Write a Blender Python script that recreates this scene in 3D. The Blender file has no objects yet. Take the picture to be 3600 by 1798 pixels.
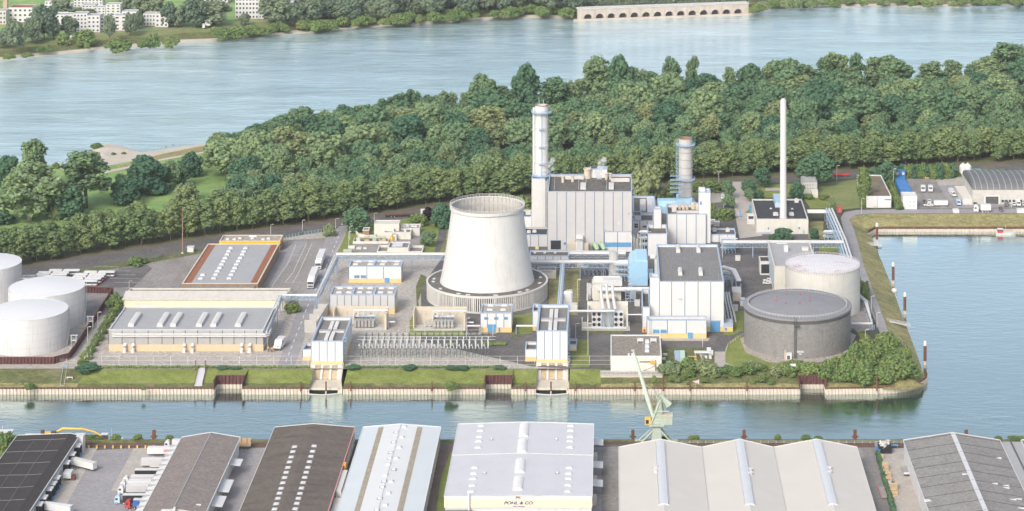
import bpy, math, random
import numpy as np
R = random.Random(11)
SC = bpy.context.scene
COL = SC.collection
# ---- survey of the site: the camera stands 380 m above the yard, looking north with a shifted lens ----
F, VH, CX, HC = 8280.0,-1309.0,2150.0,380.0
def P(u, v, z=0.0):
 """ground point seen at photo pixel (u, v) for a surface at height z"""
 y = (HC - z) * F / (v - VH)
 return ((u - CX) / F * y, y)
def P3(u, v, z=0.0):
 x, y = P(u, v, z)
 return (x, y, z)
def ZT(v, y):
 return HC - (v - VH) * y / F
def XU(u, y):
 return (u - CX) / F * y
# ------------------------------------------------------------------ materials
MATS = {}
def new_mat(name):
 m = bpy.data.materials.new(name)
 m.use_nodes = True
 nt = m.node_tree
 nt.nodes.clear()
 out = nt.nodes.new('ShaderNodeOutputMaterial')
 return m, nt, out
def N(nt, kind, **kw):
 n = nt.nodes.new('ShaderNode' + kind)
 for k, v in kw.items():
  if k.startswith('_'):
   setattr(n, k[1:], v)
  else:
   n.inputs[k.replace('__', ' ')].default_value = v
 return n
def coords(nt, scale=(1,1,1), rot=0.0, space='Object'):
 tc = nt.nodes.new('ShaderNodeTexCoord')
 mp = nt.nodes.new('ShaderNodeMapping')
 mp.inputs['Scale'].default_value = scale
 mp.inputs['Rotation'].default_value = (0,0, rot)
 if space == 'World':
  g = nt.nodes.new('ShaderNodeNewGeometry')
  nt.links.new(g.outputs['Position'], mp.inputs['Vector'])
 else:
  nt.links.new(tc.outputs[space], mp.inputs['Vector'])
 return mp.outputs['Vector']
def ramp(nt, fac, stops):
 r = nt.nodes.new('ShaderNodeValToRGB')
 e = r.color_ramp.elements
 while len(e) < len(stops):
  e.new(0.5)
 for i,(p, c) in enumerate(stops):
  e[i].position = p
  e[i].color = (c[0], c[1], c[2],1)
 nt.links.new(fac, r.inputs['Fac'])
 return r.outputs['Color']
def mixc(nt, a, b, fac, blend='MIX'):
 m = nt.nodes.new('ShaderNodeMix')
 m.data_type = 'RGBA'
 m.blend_type = blend
 for sock, val in ((m.inputs[0], fac),(m.inputs[6], a),(m.inputs[7], b)):
  if isinstance(val, bpy.types.NodeSocket):
   nt.links.new(val, sock)
  elif isinstance(val,(int, float)):
   sock.default_value = val
  else:
   sock.default_value = (val[0], val[1], val[2],1)
 return m.outputs[2]
def noise(nt, vec, scale, detail=4, rough=0.6, dist=0.0):
 n = nt.nodes.new('ShaderNodeTexNoise')
 n.inputs['Scale'].default_value = scale
 n.inputs['Detail'].default_value = detail
 n.inputs['Roughness'].default_value = rough
 n.inputs['Distortion'].default_value = dist
 nt.links.new(vec, n.inputs['Vector'])
 return n.outputs['Fac']
def surf(name, col, var=0.12, scale=0.4, rough=0.7, fine=0.0, fscale=3.0, stain=None, sscale=0.15, sthr=(0.5,0.7),
         stretch=(1,1,1), bump=0.0, ribs=None, metal=0.0, grid=None, space='Object', spec=0.5):
 """general weathered surface: colour +- slow noise, fine grain, optional stains, ribs or panel joints"""
 m, nt, out = new_mat(name)
 if min(col) > .6:                          # paint outdoors is never quite fresh
  col = tuple(c * .76 for c in col)
  if stain: stain = tuple(c * .76 for c in stain)
 v = coords(nt,(1,1,1), space=space)
 vs = coords(nt, stretch, space=space)
 lo = tuple(c * (1 - var) for c in col)
 hi = tuple(min(1, c * (1 + var)) for c in col)
 c = ramp(nt, noise(nt, v, scale,5,0.65),[(0.3, lo),(0.7, hi)])
 if fine:
  g = ramp(nt, noise(nt, v, fscale,3,0.7),[(0.3,(1 - fine,) * 3),(0.7,(1 + fine * 0.4,) * 3)])
  c = mixc(nt, c, g,1.0, 'MULTIPLY')
 if stain:
  f = ramp(nt, noise(nt, vs, sscale,6,0.7,0.6),[(sthr[0],(0,0,0)),(sthr[1],(1,1,1))])
  bw = nt.nodes.new('ShaderNodeRGBToBW'); nt.links.new(f, bw.inputs[0])
  c = mixc(nt, c, stain, bw.outputs[0])
 p = nt.nodes.new('ShaderNodeBsdfPrincipled')
 p.inputs['Roughness'].default_value = rough
 p.inputs['Metallic'].default_value = metal
 p.inputs['Specular IOR Level'].default_value = spec
 if grid:                                   # (cell x, cell z, colour, width): joints between sheets
  w = nt.nodes.new('ShaderNodeTexBrick')
  w.offset = grid[4] if len(grid) > 4 else 0.0
  w.inputs['Scale'].default_value = 1.0
  w.inputs['Mortar Size'].default_value = grid[3]
  w.inputs['Mortar Smooth'].default_value = 0.3
  w.inputs['Brick Width'].default_value = grid[0]
  w.inputs['Row Height'].default_value = grid[1]
  w.inputs['Color1'].default_value = (1,1,1,1)
  w.inputs['Color2'].default_value = (0.93,0.93,0.93,1)
  w.inputs['Mortar'].default_value = (*grid[2],1)
  if len(grid) > 5:                      # wall: use x / z
   sx = nt.nodes.new('ShaderNodeSeparateXYZ'); nt.links.new(v, sx.inputs[0])
   cb = nt.nodes.new('ShaderNodeCombineXYZ')
   nt.links.new(sx.outputs[0], cb.inputs[0]); nt.links.new(sx.outputs[2], cb.inputs[1])
   nt.links.new(cb.outputs[0], w.inputs['Vector'])
  else:
   nt.links.new(v, w.inputs['Vector'])
  c = mixc(nt, c, w.outputs['Color'],1.0, 'MULTIPLY')
 nt.links.new(c, p.inputs['Base Color'])
 if ribs:                                   # (axis, period, strength)
  w = nt.nodes.new('ShaderNodeTexWave')
  w.bands_direction = ribs[0]
  w.inputs['Scale'].default_value = 0.314 / ribs[1]
  nt.links.new(v, w.inputs['Vector'])
  b = nt.nodes.new('ShaderNodeBump')
  b.inputs['Strength'].default_value = ribs[2]
  b.inputs['Distance'].default_value = 0.15
  nt.links.new(w.outputs['Fac'], b.inputs['Height'])
  nt.links.new(b.outputs[0], p.inputs['Normal'])
 elif bump:
  b = nt.nodes.new('ShaderNodeBump')
  b.inputs['Strength'].default_value = bump
  b.inputs['Distance'].default_value = 0.3
  nt.links.new(noise(nt, v, fscale,4,0.7), b.inputs['Height'])
  nt.links.new(b.outputs[0], p.inputs['Normal'])
 nt.links.new(p.outputs[0], out.inputs[0])
 MATS[name] = m
 return m
def leaf_mat(name, c1, c2, hue_var=0.5):
 """foliage: two greens mixed per tree and per clump, with some light passing through the leaves"""
 m, nt, out = new_mat(name)
 oi = nt.nodes.new('ShaderNodeObjectInfo')
 base = mixc(nt, c1, c2, oi.outputs['Random'])
 v = coords(nt,(1,1,1))
 cl = ramp(nt, noise(nt, v,0.4,3,0.6),[(0.32,(0.70,0.78,0.82)),(0.68,(1.3,1.25,1.05))])
 c = mixc(nt, base, cl,1.0, 'MULTIPLY')
 cl2 = ramp(nt, noise(nt, v,1.7,2,0.6),[(0.3,(0.75,0.75,0.75)),(0.7,(1.2,1.2,1.2))])
 c = mixc(nt, c, cl2,1.0, 'MULTIPLY')
 d = nt.nodes.new('ShaderNodeBsdfDiffuse'); nt.links.new(c, d.inputs[0])
 t = nt.nodes.new('ShaderNodeBsdfTranslucent')
 tc = mixc(nt, c,(1.05,1.1,0.8),1.0, 'MULTIPLY'); nt.links.new(tc, t.inputs[0])
 mx = nt.nodes.new('ShaderNodeMixShader'); mx.inputs[0].default_value = 0.18
 nt.links.new(d.outputs[0], mx.inputs[1]); nt.links.new(t.outputs[0], mx.inputs[2])
 nt.links.new(mx.outputs[0], out.inputs[0])
 MATS[name] = m
 return m
def water_mat(name, deep, tint, big, lo, hi, f0, f1, wave=0.16, along=0.3, painted_sheen=0.15):
 """rippled water: steep faces show a colour with sky sheen painted in, flat ones mirror the sky"""
 m, nt, out = new_mat(name)
 v = coords(nt,(1,1,1), space='World')
 vs = coords(nt,(along,1.0,1),0.07, space='World')
 h1 = noise(nt, vs, wave,6,0.68,0.7)
 h2 = noise(nt, v,0.8,3,0.6)
 h3 = noise(nt, vs,0.016,4,0.6,0.6)
 a = nt.nodes.new('ShaderNodeMath'); a.operation = 'MULTIPLY_ADD'
 nt.links.new(h2, a.inputs[0]); a.inputs[1].default_value = 0.12; nt.links.new(h1, a.inputs[2])
 b = nt.nodes.new('ShaderNodeBump'); b.inputs['Distance'].default_value = big
 nt.links.new(a.outputs[0], b.inputs['Height'])
 pr = ramp(nt, h3,[(0.35,(0.4,) * 3),(0.65,(1,1,1))])      # calm and ruffled patches
 bw = nt.nodes.new('ShaderNodeRGBToBW'); nt.links.new(pr, bw.inputs[0])
 nt.links.new(bw.outputs[0], b.inputs['Strength'])
 d = nt.nodes.new('ShaderNodeBsdfDiffuse')
 h4 = noise(nt, vs,0.055,5,0.7,0.8)
 dc = ramp(nt, h4,[(0.36, tuple(c * (1 - painted_sheen) for c in deep)),(0.62, tuple(min(1, c * (1 + painted_sheen * .55)) for c in deep))])  # lighter and darker streaks painted in as sky sheen on the ripples
 nt.links.new(dc, d.inputs[0])
 g = nt.nodes.new('ShaderNodeBsdfGlossy'); g.inputs['Roughness'].default_value = 0.05
 g.inputs['Color'].default_value = (*tint,1)
 nt.links.new(b.outputs[0], g.inputs['Normal'])
 fr = nt.nodes.new('ShaderNodeFresnel'); fr.inputs['IOR'].default_value = 1.5
 nt.links.new(b.outputs[0], fr.inputs['Normal'])
 mr = nt.nodes.new('ShaderNodeMapRange')
 mr.inputs['From Min'].default_value = f0; mr.inputs['From Max'].default_value = f1
 mr.inputs['To Min'].default_value = lo; mr.inputs['To Max'].default_value = hi
 nt.links.new(fr.outputs[0], mr.inputs['Value'])
 mx = nt.nodes.new('ShaderNodeMixShader')
 nt.links.new(mr.outputs[0], mx.inputs[0])
 nt.links.new(d.outputs[0], mx.inputs[1]); nt.links.new(g.outputs[0], mx.inputs[2])
 nt.links.new(mx.outputs[0], out.inputs[0])
 MATS[name] = m
 return m
def glass_mat(name, col):
 m, nt, out = new_mat(name)
 p = nt.nodes.new('ShaderNodeBsdfPrincipled')
 p.inputs['Base Color'].default_value = (*col,1); p.inputs['Roughness'].default_value = 0.15
 nt.links.new(p.outputs[0], out.inputs[0])
 MATS[name] = m
surf('white_panel',(0.84,0.84,0.83),0.03,0.2,0.55, ribs=('Z',0.5,0.12), stain=(0.74,0.73,0.70), sscale=0.3, sthr=(0.5,0.9), stretch=(1,1,0.08))
surf('grey_panel',(0.68,0.67,0.66),0.04,0.2,0.55, ribs=('Z',0.5,0.15), stain=(0.61,0.60,0.575), sscale=0.2, sthr=(0.55,0.95), stretch=(1,1,0.15))
surf('steel_panel',(0.46,0.455,0.45),0.08,0.15,0.35, metal=0.3)
surf('cream_wall',(0.82,0.79,0.70),0.05,0.3,0.8, stain=(0.68,0.64,0.54), sscale=0.35, sthr=(0.52,0.85), stretch=(1,1,0.2))
surf('tower_white',(0.79,0.785,0.76),0.05,0.2,0.85, stain=(0.60,0.55,0.44), sscale=0.34, sthr=(0.54,0.90), stretch=(1.6,1.6,0.06))
surf('yellow_band',(0.72,0.51,0.22),0.06,0.4,0.7)
surf('tan_band',(0.58,0.46,0.30),0.06,0.4,0.7)
surf('pale_yellow',(0.82,0.72,0.50),0.05,0.3,0.7)
surf('bright_yellow',(0.80,0.48,0.02),0.05,0.4,0.5)
surf('seam_blue',(0.11,0.165,0.26),0.1,0.6,0.5)
surf('trim_blue',(0.34,0.43,0.56),0.08,0.5,0.5)
surf('door_blue',(0.10,0.30,0.52),0.1,0.5,0.45, ribs=('Z',0.3,0.3))
surf('light_blue',(0.40,0.62,0.78),0.06,0.4,0.5, grid=(3.0,2.4,(0.8,0.85,0.9),0.06))
surf('sky_steel',(0.34,0.46,0.57),0.1,0.8,0.5)
surf('pipe_white',(0.80,0.80,0.79),0.06,0.5,0.4)
surf('pipe_grey',(0.46,0.45,0.43),0.1,0.5,0.4, metal=0.3)
surf('pipe_green',(0.33,0.45,0.30),0.08,0.5,0.5)
surf('concrete',(0.52,0.50,0.46),0.1,0.25,0.85, fine=0.12, fscale=2.0, stain=(0.36,0.34,0.30), sscale=0.3, sthr=(0.52,0.85))
surf('pale_concrete',(0.57,0.51,0.41),0.08,0.3,0.85, stain=(0.38,0.30,0.20), sscale=0.35, sthr=(0.55,0.85), stretch=(1,1,0.25))
surf('bay_concrete',(0.48,0.46,0.43),0.08,0.3,0.85)
surf('white_paint',(0.84,0.84,0.83),0.03,0.5,0.5)
surf('offwhite',(0.78,0.76,0.72),0.05,0.5,0.6)
surf('dark',(0.025,0.025,0.028),0.2,0.5,0.6)
surf('dark_grey',(0.09,0.09,0.09),0.2,0.5,0.7)
surf('mid_grey',(0.30,0.30,0.30),0.12,0.5,0.7)
surf('pale_grey',(0.58,0.58,0.58),0.08,0.5,0.6)
surf('maroon_sheet',(0.105,0.042,0.045),0.25,0.6,0.8, stain=(0.16,0.08,0.06), sscale=0.6, sthr=(0.5,0.8))
surf('pale_sheet',(0.54,0.475,0.40),0.1,0.4,0.85, stain=(0.42,0.34,0.25), sscale=0.5, sthr=(0.55,0.85), stretch=(1,1,0.4))
surf('rust',(0.15,0.06,0.035),0.25,0.6,0.85)
surf('orange_gravel',(0.30,0.12,0.06),0.15,0.6,0.9, fine=0.3, fscale=1.2, stain=(0.34,0.24,0.18), sscale=0.4, sthr=(0.6,0.8))
surf('tank_white',(0.80,0.795,0.79),0.03,0.3,0.55, stain=(0.42,0.41,0.38), sscale=0.55, sthr=(0.53,0.80), stretch=(1.5,1.5,0.10))
surf('tank_roof',(0.88,0.88,0.88),0.02,0.2,0.5)
surf('tank_cream',(0.759,0.736,0.678),0.05,0.2,0.65, stain=(0.552,0.506,0.425), sscale=0.45, sthr=(0.55,0.9), stretch=(1.5,1.5,0.08))
surf('tank_grey',(0.245,0.235,0.228),0.06,0.15,0.65, fine=0.3, fscale=0.7, stain=(0.28,0.27,0.262), sscale=0.3, sthr=(0.5,0.8), stretch=(1,1,0.2))
surf('tank_grey_roof',(0.247,0.247,0.255),0.06,0.2,0.7, fine=0.12, fscale=1.0)
surf('red_paint',(0.48,0.05,0.05),0.1,0.5,0.5)
surf('orange_paint',(0.75,0.33,0.04),0.1,0.5,0.5)
surf('brown_brick',(0.30,0.19,0.12),0.12,0.5,0.85)
surf('timber',(0.55,0.40,0.24),0.15,0.7,0.85)
surf('chimney_grey',(0.50,0.49,0.475),0.06,0.3,0.6, stain=(0.42,0.39,0.35), sscale=0.4, sthr=(0.5,0.9), stretch=(1.2,1.2,0.12))
surf('chimney_white',(0.83,0.83,0.82),0.03,0.3,0.6, stain=(0.72,0.71,0.68), sscale=0.4, sthr=(0.55,0.9), stretch=(1.2,1.2,0.1))
surf('crane_green',(0.40,0.46,0.375),0.08,0.5,0.6, stain=(0.32,0.30,0.24), sscale=0.6, sthr=(0.62,0.85))
surf('dark_gravel_roof',(0.136,0.124,0.108),0.15,0.3,0.95, fine=0.5, fscale=0.8, stain=(0.2,0.188,0.168), sscale=0.25, sthr=(0.5,0.75))
surf('grey_roof',(0.218,0.214,0.207),0.08,0.2,0.85, fine=0.3, fscale=0.7, stain=(0.177,0.17,0.163), sscale=0.12, sthr=(0.5,0.75), stretch=(1,0.4,1))
surf('smooth_grey_roof',(0.36,0.36,0.36),0.05,0.1,0.75, fine=0.1, fscale=0.7)
surf('mid_gravel_roof',(0.40,0.36,0.31),0.1,0.3,0.9, fine=0.45, fscale=0.7)
surf('brown_gravel_roof',(0.279,0.248,0.207),0.12,0.3,0.95, fine=0.45, fscale=0.7, stain=(0.198,0.171,0.144), sscale=0.2, sthr=(0.55,0.8))
surf('black_roof',(0.044,0.044,0.0464),0.2,0.3,0.8, fine=0.2, fscale=1.0, stain=(0.088,0.088,0.088), sscale=0.2, sthr=(0.58,0.8))
surf('black_felt',(0.043,0.036,0.034),0.12,0.2,0.9, fine=0.35, fscale=0.8)
surf('brown_felt',(0.142,0.116,0.095),0.12,0.12,0.9, fine=0.3, fscale=0.6, stain=(0.082,0.064,0.050), sscale=0.11, sthr=(0.5,0.72), stretch=(0.5,1.6,1))
surf('grey_fibre',(0.245,0.210,0.190),0.10,0.15,0.9, fine=0.35, fscale=0.7, stain=(0.178,0.150,0.132), sscale=0.25, sthr=(0.52,0.75), stretch=(0.4,1.5,1), ribs=('X',0.9,0.1))
surf('grey_fibre_worn',(0.269,0.257,0.242),0.10,0.15,0.9, fine=0.35, fscale=0.7, stain=(0.172,0.164,0.148), sscale=0.35, sthr=(0.55,0.75), stretch=(0.4,1.5,1))
surf('ice_roof',(0.74,0.79,0.80),0.03,0.08,0.6, ribs=('Y',1.2,0.05))
surf('ridge_white_roof',(0.84,0.85,0.84),0.03,0.08,0.6, ribs=('Y',1.2,0.05))
surf('pale_lilac_roof',(0.54,0.54,0.56),0.03,0.08,0.6, ribs=('X',1.0,0.12), stain=(0.49,0.49,0.505), sscale=0.1, sthr=(0.5,0.8))
surf('tan_roof',(0.575,0.54,0.485),0.025,0.06,0.65, ribs=('Y',1.0,0.06), stain=(0.54,0.505,0.45), sscale=0.05, sthr=(0.45,0.8))
surf('skylight',(0.74,0.76,0.77),0.04,0.3,0.35)
surf('old_rooflight',(0.36,0.31,0.23),0.15,0.4,0.8, fine=0.35, fscale=1.3, ribs=('Y',1.0,0.3))
surf('corrugated_cream',(0.58,0.55,0.49),0.07,0.2,0.7, ribs=('X',1.3,0.6), stain=(0.46,0.43,0.37), sscale=0.3, sthr=(0.5,0.8), stretch=(2,0.2,1))
surf('mossy_roof',(0.20,0.16,0.10),0.25,0.35,0.95, fine=0.3, fscale=1.3, stain=(0.12,0.11,0.10), sscale=0.2, sthr=(0.5,0.65))
surf('vault_roof',(0.136,0.144,0.144),0.1,0.2,0.7, ribs=('X',0.8,0.3), stain=(0.088,0.096,0.096), sscale=0.3, sthr=(0.5,0.8))
surf('pink_pale_roof',(0.62,0.60,0.61),0.06,0.2,0.7, stain=(0.42,0.20,0.22), sscale=0.10, sthr=(0.56,0.68), stretch=(1,1.4,1), grid=(1.6,1.6,(1.12,1.12,1.12),0.16))
surf('gravel',(0.46,0.42,0.375),0.1,0.08,0.95, fine=0.5, fscale=0.5, stain=(0.39,0.36,0.32), sscale=0.05, sthr=(0.45,0.7), space='World')
surf('asphalt',(0.130,0.122,0.118),0.15,0.06,0.9, fine=0.45, fscale=0.5, stain=(0.165,0.155,0.148), sscale=0.06, sthr=(0.5,0.7), space='World')
surf('pale_asphalt',(0.29,0.27,0.25),0.12,0.06,0.9, fine=0.3, fscale=0.5, stain=(0.18,0.165,0.155), sscale=0.05, sthr=(0.5,0.65), stretch=(1,0.4,1), space='World')
surf('lilac_asphalt',(0.315,0.300,0.305),0.08,0.06,0.9, fine=0.22, fscale=0.5, stain=(0.255,0.24,0.24), sscale=0.05, sthr=(0.5,0.7), space='World')
surf('paving',(0.44,0.40,0.355),0.08,0.1,0.9, fine=0.2, fscale=0.6, stain=(0.33,0.30,0.26), sscale=0.12, sthr=(0.52,0.75), space='World')
surf('track_bed',(0.155,0.125,0.105),0.2,0.1,0.95, fine=0.35, fscale=1.0, space='World')
surf('sand',(0.52,0.47,0.395),0.1,0.06,0.95, fine=0.2, fscale=0.6, stain=(0.40,0.34,0.27), sscale=0.08, sthr=(0.5,0.75), space='World')
surf('lawn',(0.200,0.240,0.052),0.18,0.12,0.95, fine=0.35, fscale=0.7, stain=(0.26,0.265,0.09), sscale=0.06, sthr=(0.5,0.75), bump=0.4, space='World')
surf('meadow',(0.195,0.33,0.095),0.2,0.05,0.95, fine=0.4, fscale=0.5, stain=(0.30,0.40,0.14), sscale=0.035, sthr=(0.45,0.7), stretch=(0.5,1.3,1), bump=0.5, space='World')
surf('dry_grass',(0.32,0.285,0.12),0.2,0.12,0.95, fine=0.5, fscale=0.5, stain=(0.11,0.135,0.045), sscale=0.08, sthr=(0.5,0.7), stretch=(0.8,1.4,1), bump=0.6, space='World')
surf('pale_lawn',(0.185,0.225,0.075),0.15,0.1,0.95, fine=0.3, fscale=0.6, stain=(0.24,0.235,0.10), sscale=0.06, sthr=(0.45,0.7), space='World')
surf('shaded_intake_panel',(0.50,0.40,0.26),0.1,0.3,0.85, stain=(0.32,0.22,0.12), sscale=0.4, sthr=(0.5,0.8), stretch=(1,1,0.3))  # darker tan, with the shade of the recessed bays painted in
surf('rough_grass',(0.135,0.15,0.05),0.25,0.12,0.95, fine=0.5, fscale=0.5, stain=(0.24,0.20,0.12), sscale=0.10, sthr=(0.55,0.75), bump=0.6, space='World')
surf('soil',(0.075,0.080,0.045),0.2,0.08,0.95, fine=0.3, fscale=0.5, space='World')
surf('bed',(0.07,0.07,0.05),0.2,0.05,0.95, space='World')
surf('black_water',(0.09,0.10,0.10),0.1,0.5,0.3)
water_mat('river',(0.56,0.76,0.83),(0.92,1.0,1.0),1.6,0.20,0.9,0.08,0.38,0.16,0.22,0.30)
water_mat('harbour',(0.042,0.080,0.060),(0.90,1.0,0.98),0.2,0.10,1.0,0.05,0.34,0.2,0.4)
glass_mat('window',(0.05,0.06,0.08))
glass_mat('blue_window',(0.13,0.26,0.42))
leaf_mat('leaf_avenue',(0.165,0.235,0.115),(0.235,0.295,0.140))
leaf_mat('leaf_forest',(0.129,0.223,0.136),(0.251,0.331,0.183))
leaf_mat('leaf_dark',(0.078,0.163,0.111),(0.124,0.215,0.13))
leaf_mat('leaf_light',(0.22,0.279,0.16),(0.281,0.319,0.171))
leaf_mat('leaf_brown',(0.170,0.220,0.120),(0.205,0.245,0.130))
leaf_mat('leaf_bush',(0.152,0.229,0.0924),(0.218,0.276,0.112))
leaf_mat('leaf_far',(0.136,0.191,0.143),(0.229,0.274,0.186))
leaf_mat('leaf_purple',(0.030,0.022,0.026),(0.036,0.026,0.030))
surf('bark',(0.13,0.10,0.075),0.2,1.0,0.95)
surf('pale_bark',(0.38,0.33,0.27),0.2,1.0,0.95)
# ------------------------------------------------------------------ objects
def tag(o, label=None, cat=None, group=None, kind=None):
 if label: o['label'] = label
 if cat: o['category'] = cat
 if group: o['group'] = group
 if kind: o['kind'] = kind
 return o
def thing(name, label, cat, loc=(0,0,0), rz=0.0, group=None):
 o = bpy.data.objects.new(name, None)
 o.empty_display_size = 1.0
 COL.objects.link(o)
 o.location = loc
 o.rotation_euler = (0,0, rz)
 return tag(o, label, cat, group, 'thing')
class MB:
 """collects polygons; build() links them as one mesh object"""
 def __init__(self):
  self.v, self.f, self.m = [],[],[]
 def add(self, vs, fs, mi=0):
  n = len(self.v)
  self.v += [tuple(p) for p in vs]
  self.f += [tuple(i + n for i in f) for f in fs]
  self.m += [mi] * len(fs)
  return self
 def box(self, x0, x1, y0, y1, z0, z1, mi=0):
  vs = [(x0, y0, z0),(x1, y0, z0),(x1, y1, z0),(x0, y1, z0),(x0, y0, z1),(x1, y0, z1),(x1, y1, z1),(x0, y1, z1)]
  return self.add(vs,[(0,3,2,1),(4,5,6,7),(0,1,5,4),(1,2,6,5),(2,3,7,6),(3,0,4,7)], mi)
 def cbox(self, c, s, rz=0.0, mi=0):
  """box with base centre c, size s, turned about z"""
  ca, sa = math.cos(rz), math.sin(rz)
  vs = []
  for z in (0, s[2]):
   for x, y in ((-1,-1),(1,-1),(1,1),(-1,1)):
    px, py = x * s[0] / 2, y * s[1] / 2
    vs.append((c[0] + px * ca - py * sa, c[1] + px * sa + py * ca, c[2] + z))
  return self.add(vs,[(0,3,2,1),(4,5,6,7),(0,1,5,4),(1,2,6,5),(2,3,7,6),(3,0,4,7)], mi)
 def prism(self, pts, z0, z1, mi=0, top=None):
  n = len(pts)
  vs = [(p[0], p[1], z0) for p in pts] + [(p[0], p[1], z1) for p in pts]
  fs = [tuple(range(n - 1,-1,-1))]
  fs += [(i,(i + 1) % n, n + (i + 1) % n, n + i) for i in range(n)]
  self.add(vs, fs, mi)
  return self.add([(p[0], p[1], z1) for p in pts],[tuple(range(n))], mi if top is None else top)
 def xprism(self, prof, x0, x1, mi=0, cap=None):
  """profile of (y, z) swept along x"""
  n = len(prof)
  vs = [(x0, y, z) for y, z in prof] + [(x1, y, z) for y, z in prof]
  fs = [(i,(i + 1) % n, n + (i + 1) % n, n + i) for i in range(n)]
  self.add(vs, fs, mi)
  return self.add(vs,[tuple(range(n - 1,-1,-1)), tuple(range(n,2 * n))], mi if cap is None else cap)
 def yprism(self, prof, y0, y1, mi=0, cap=None):
  n = len(prof)
  vs = [(x, y0, z) for x, z in prof] + [(x, y1, z) for x, z in prof]
  fs = [(i,(i + 1) % n, n + (i + 1) % n, n + i) for i in range(n)]
  self.add(vs, fs, mi)
  return self.add(vs,[tuple(range(n - 1,-1,-1)), tuple(range(n,2 * n))], mi if cap is None else cap)
 def lathe(self, prof, c=(0,0,0), seg=32, mi=0, closed=False):
  """profile of (r, z) turned about z"""
  k = len(prof)
  vs = []
  for r, z in prof:
   for i in range(seg):
    a = 2 * math.pi * i / seg
    vs.append((c[0] + r * math.cos(a), c[1] + r * math.sin(a), c[2] + z))
  fs = []
  rng = k if closed else k - 1
  for j in range(rng):
   j2 = (j + 1) % k
   for i in range(seg):
    i2 = (i + 1) % seg
    fs.append((j * seg + i, j * seg + i2, j2 * seg + i2, j2 * seg + i))
  return self.add(vs, fs, mi)
 def cyl(self, c, r, h, seg=16, mi=0, r2=None):
  r2 = r if r2 is None else r2
  return self.lathe([(0.001,0),(r,0),(r2, h),(0.001, h)], c, seg, mi)
 def tube(self, pts, r, seg=8, mi=0):
  """pipe along a polyline"""
  pts = [np.array(p, float) for p in pts]
  n = len(pts)
  vs, fs = [],[]
  for i, p in enumerate(pts):
   d = (pts[min(i + 1, n - 1)] - pts[max(i - 1,0)])
   d = d / (np.linalg.norm(d) + 1e-9)
   up = np.array((0,0,1.0)) if abs(d[2]) < 0.9 else np.array((0,1.0,0))
   a = np.cross(d, up); a /= np.linalg.norm(a)
   b = np.cross(a, d)
   rr = r[i] if isinstance(r,(list, tuple)) else r
   for k in range(seg):
    t = 2 * math.pi * k / seg
    vs.append(tuple(p + rr * (math.cos(t) * a + math.sin(t) * b)))
  for i in range(n - 1):
   for k in range(seg):
    k2 = (k + 1) % seg
    fs.append((i * seg + k, i * seg + k2,(i + 1) * seg + k2,(i + 1) * seg + k))
  fs.append(tuple(range(seg - 1,-1,-1)))
  fs.append(tuple((n - 1) * seg + k for k in range(seg)))
  return self.add(vs, fs, mi)
 def bar(self, a, b, w, mi=0):
  return self.tube([a, b], w * 0.6,4, mi)
 def build(self, name, mats, parent=None, loc=None, rz=0.0, smooth=False):
  me = bpy.data.meshes.new(name)
  me.from_pydata(self.v,[], self.f)
  if isinstance(mats, str): mats = [mats]
  for k in mats: me.materials.append(MATS[k])
  if len(mats) > 1:
   me.polygons.foreach_set('material_index', self.m)
  if smooth:
   me.polygons.foreach_set('use_smooth',[True] * len(me.polygons))
  me.update()
  o = bpy.data.objects.new(name, me)
  COL.objects.link(o)
  if parent: o.parent = parent
  if loc: o.location = loc
  o.rotation_euler = (0,0, rz)
  return o
def dup(o, loc=None, rz=None, label=None, group=None, scale=None, parent=None):
 """a copy of a thing with copies of its parts and sub-parts"""
 c = o.copy()
 COL.objects.link(c)
 if parent: c.parent = parent
 if loc is not None: c.location = loc
 if rz is not None: c.rotation_euler = (0,0, rz)
 if scale is not None: c.scale = (scale,) * 3 if isinstance(scale,(int, float)) else scale
 if label: c['label'] = label
 if group: c['group'] = group
 for ch in KIDS(o):
  dup(ch, parent=c)
 return c
def KIDS(o):
 return [k for k in o.children]
SHEETS = []
def sheet(name, px, mat, z=0.02, zs=0.0):
 """flat ground surface given by photo pixels on the yard level"""
 pts = [P(u, v, zs) for u, v in px]
 if sum(a[0] * b[1] - b[0] * a[1] for a, b in zip(pts, pts[1:] + pts[:1])) < 0: pts.reverse()
 SHEETS.append(name)
 z += len(SHEETS) * .0012                  # no two sheets share a plane
 mb = MB()
 mb.add([(x, y, zs + z) for x, y in pts],[tuple(range(len(pts)))])
 return tag(mb.build(name, mat), kind='structure')
# ================================================================== camera, sky, sun
cam = bpy.data.objects.new('camera', bpy.data.cameras.new('camera'))
COL.objects.link(cam)
SC.camera = cam
cam.location = (0,0, HC)
cam.rotation_euler = (math.radians(90),0,0)
cam.data.sensor_width = 36.0
cam.data.lens = 36.0 * F / 3600.0
cam.data.shift_x = (1800 - CX) / 3600.0
cam.data.shift_y = -(899 - VH) / 3600.0
cam.data.clip_start = 5.0
cam.data.clip_end = 20000.0
SUN_EL, SUN_AZ = 38.0,205.0
w = bpy.data.worlds.new('World')
SC.world = w
w.use_nodes = True
nt = w.node_tree
bg = nt.nodes['Background']
sky = nt.nodes.new('ShaderNodeTexSky')
sky.sky_type = 'NISHITA'
sky.sun_disc = False
sky.sun_elevation = math.radians(SUN_EL)
sky.sun_rotation = math.radians(SUN_AZ)
sky.air_density = 1.0
sky.dust_density = 4.0
sky.ozone_density = 1.2
hs = nt.nodes.new('ShaderNodeHueSaturation')       # thin cloud veil: a paler, less blue sky
hs.inputs['Saturation'].default_value = 0.7
nt.links.new(sky.outputs[0], hs.inputs['Color'])
nt.links.new(hs.outputs[0], bg.inputs[0])
bg.inputs[1].default_value = 0.15
sl = bpy.data.lights.new('sun', 'SUN')
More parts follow.
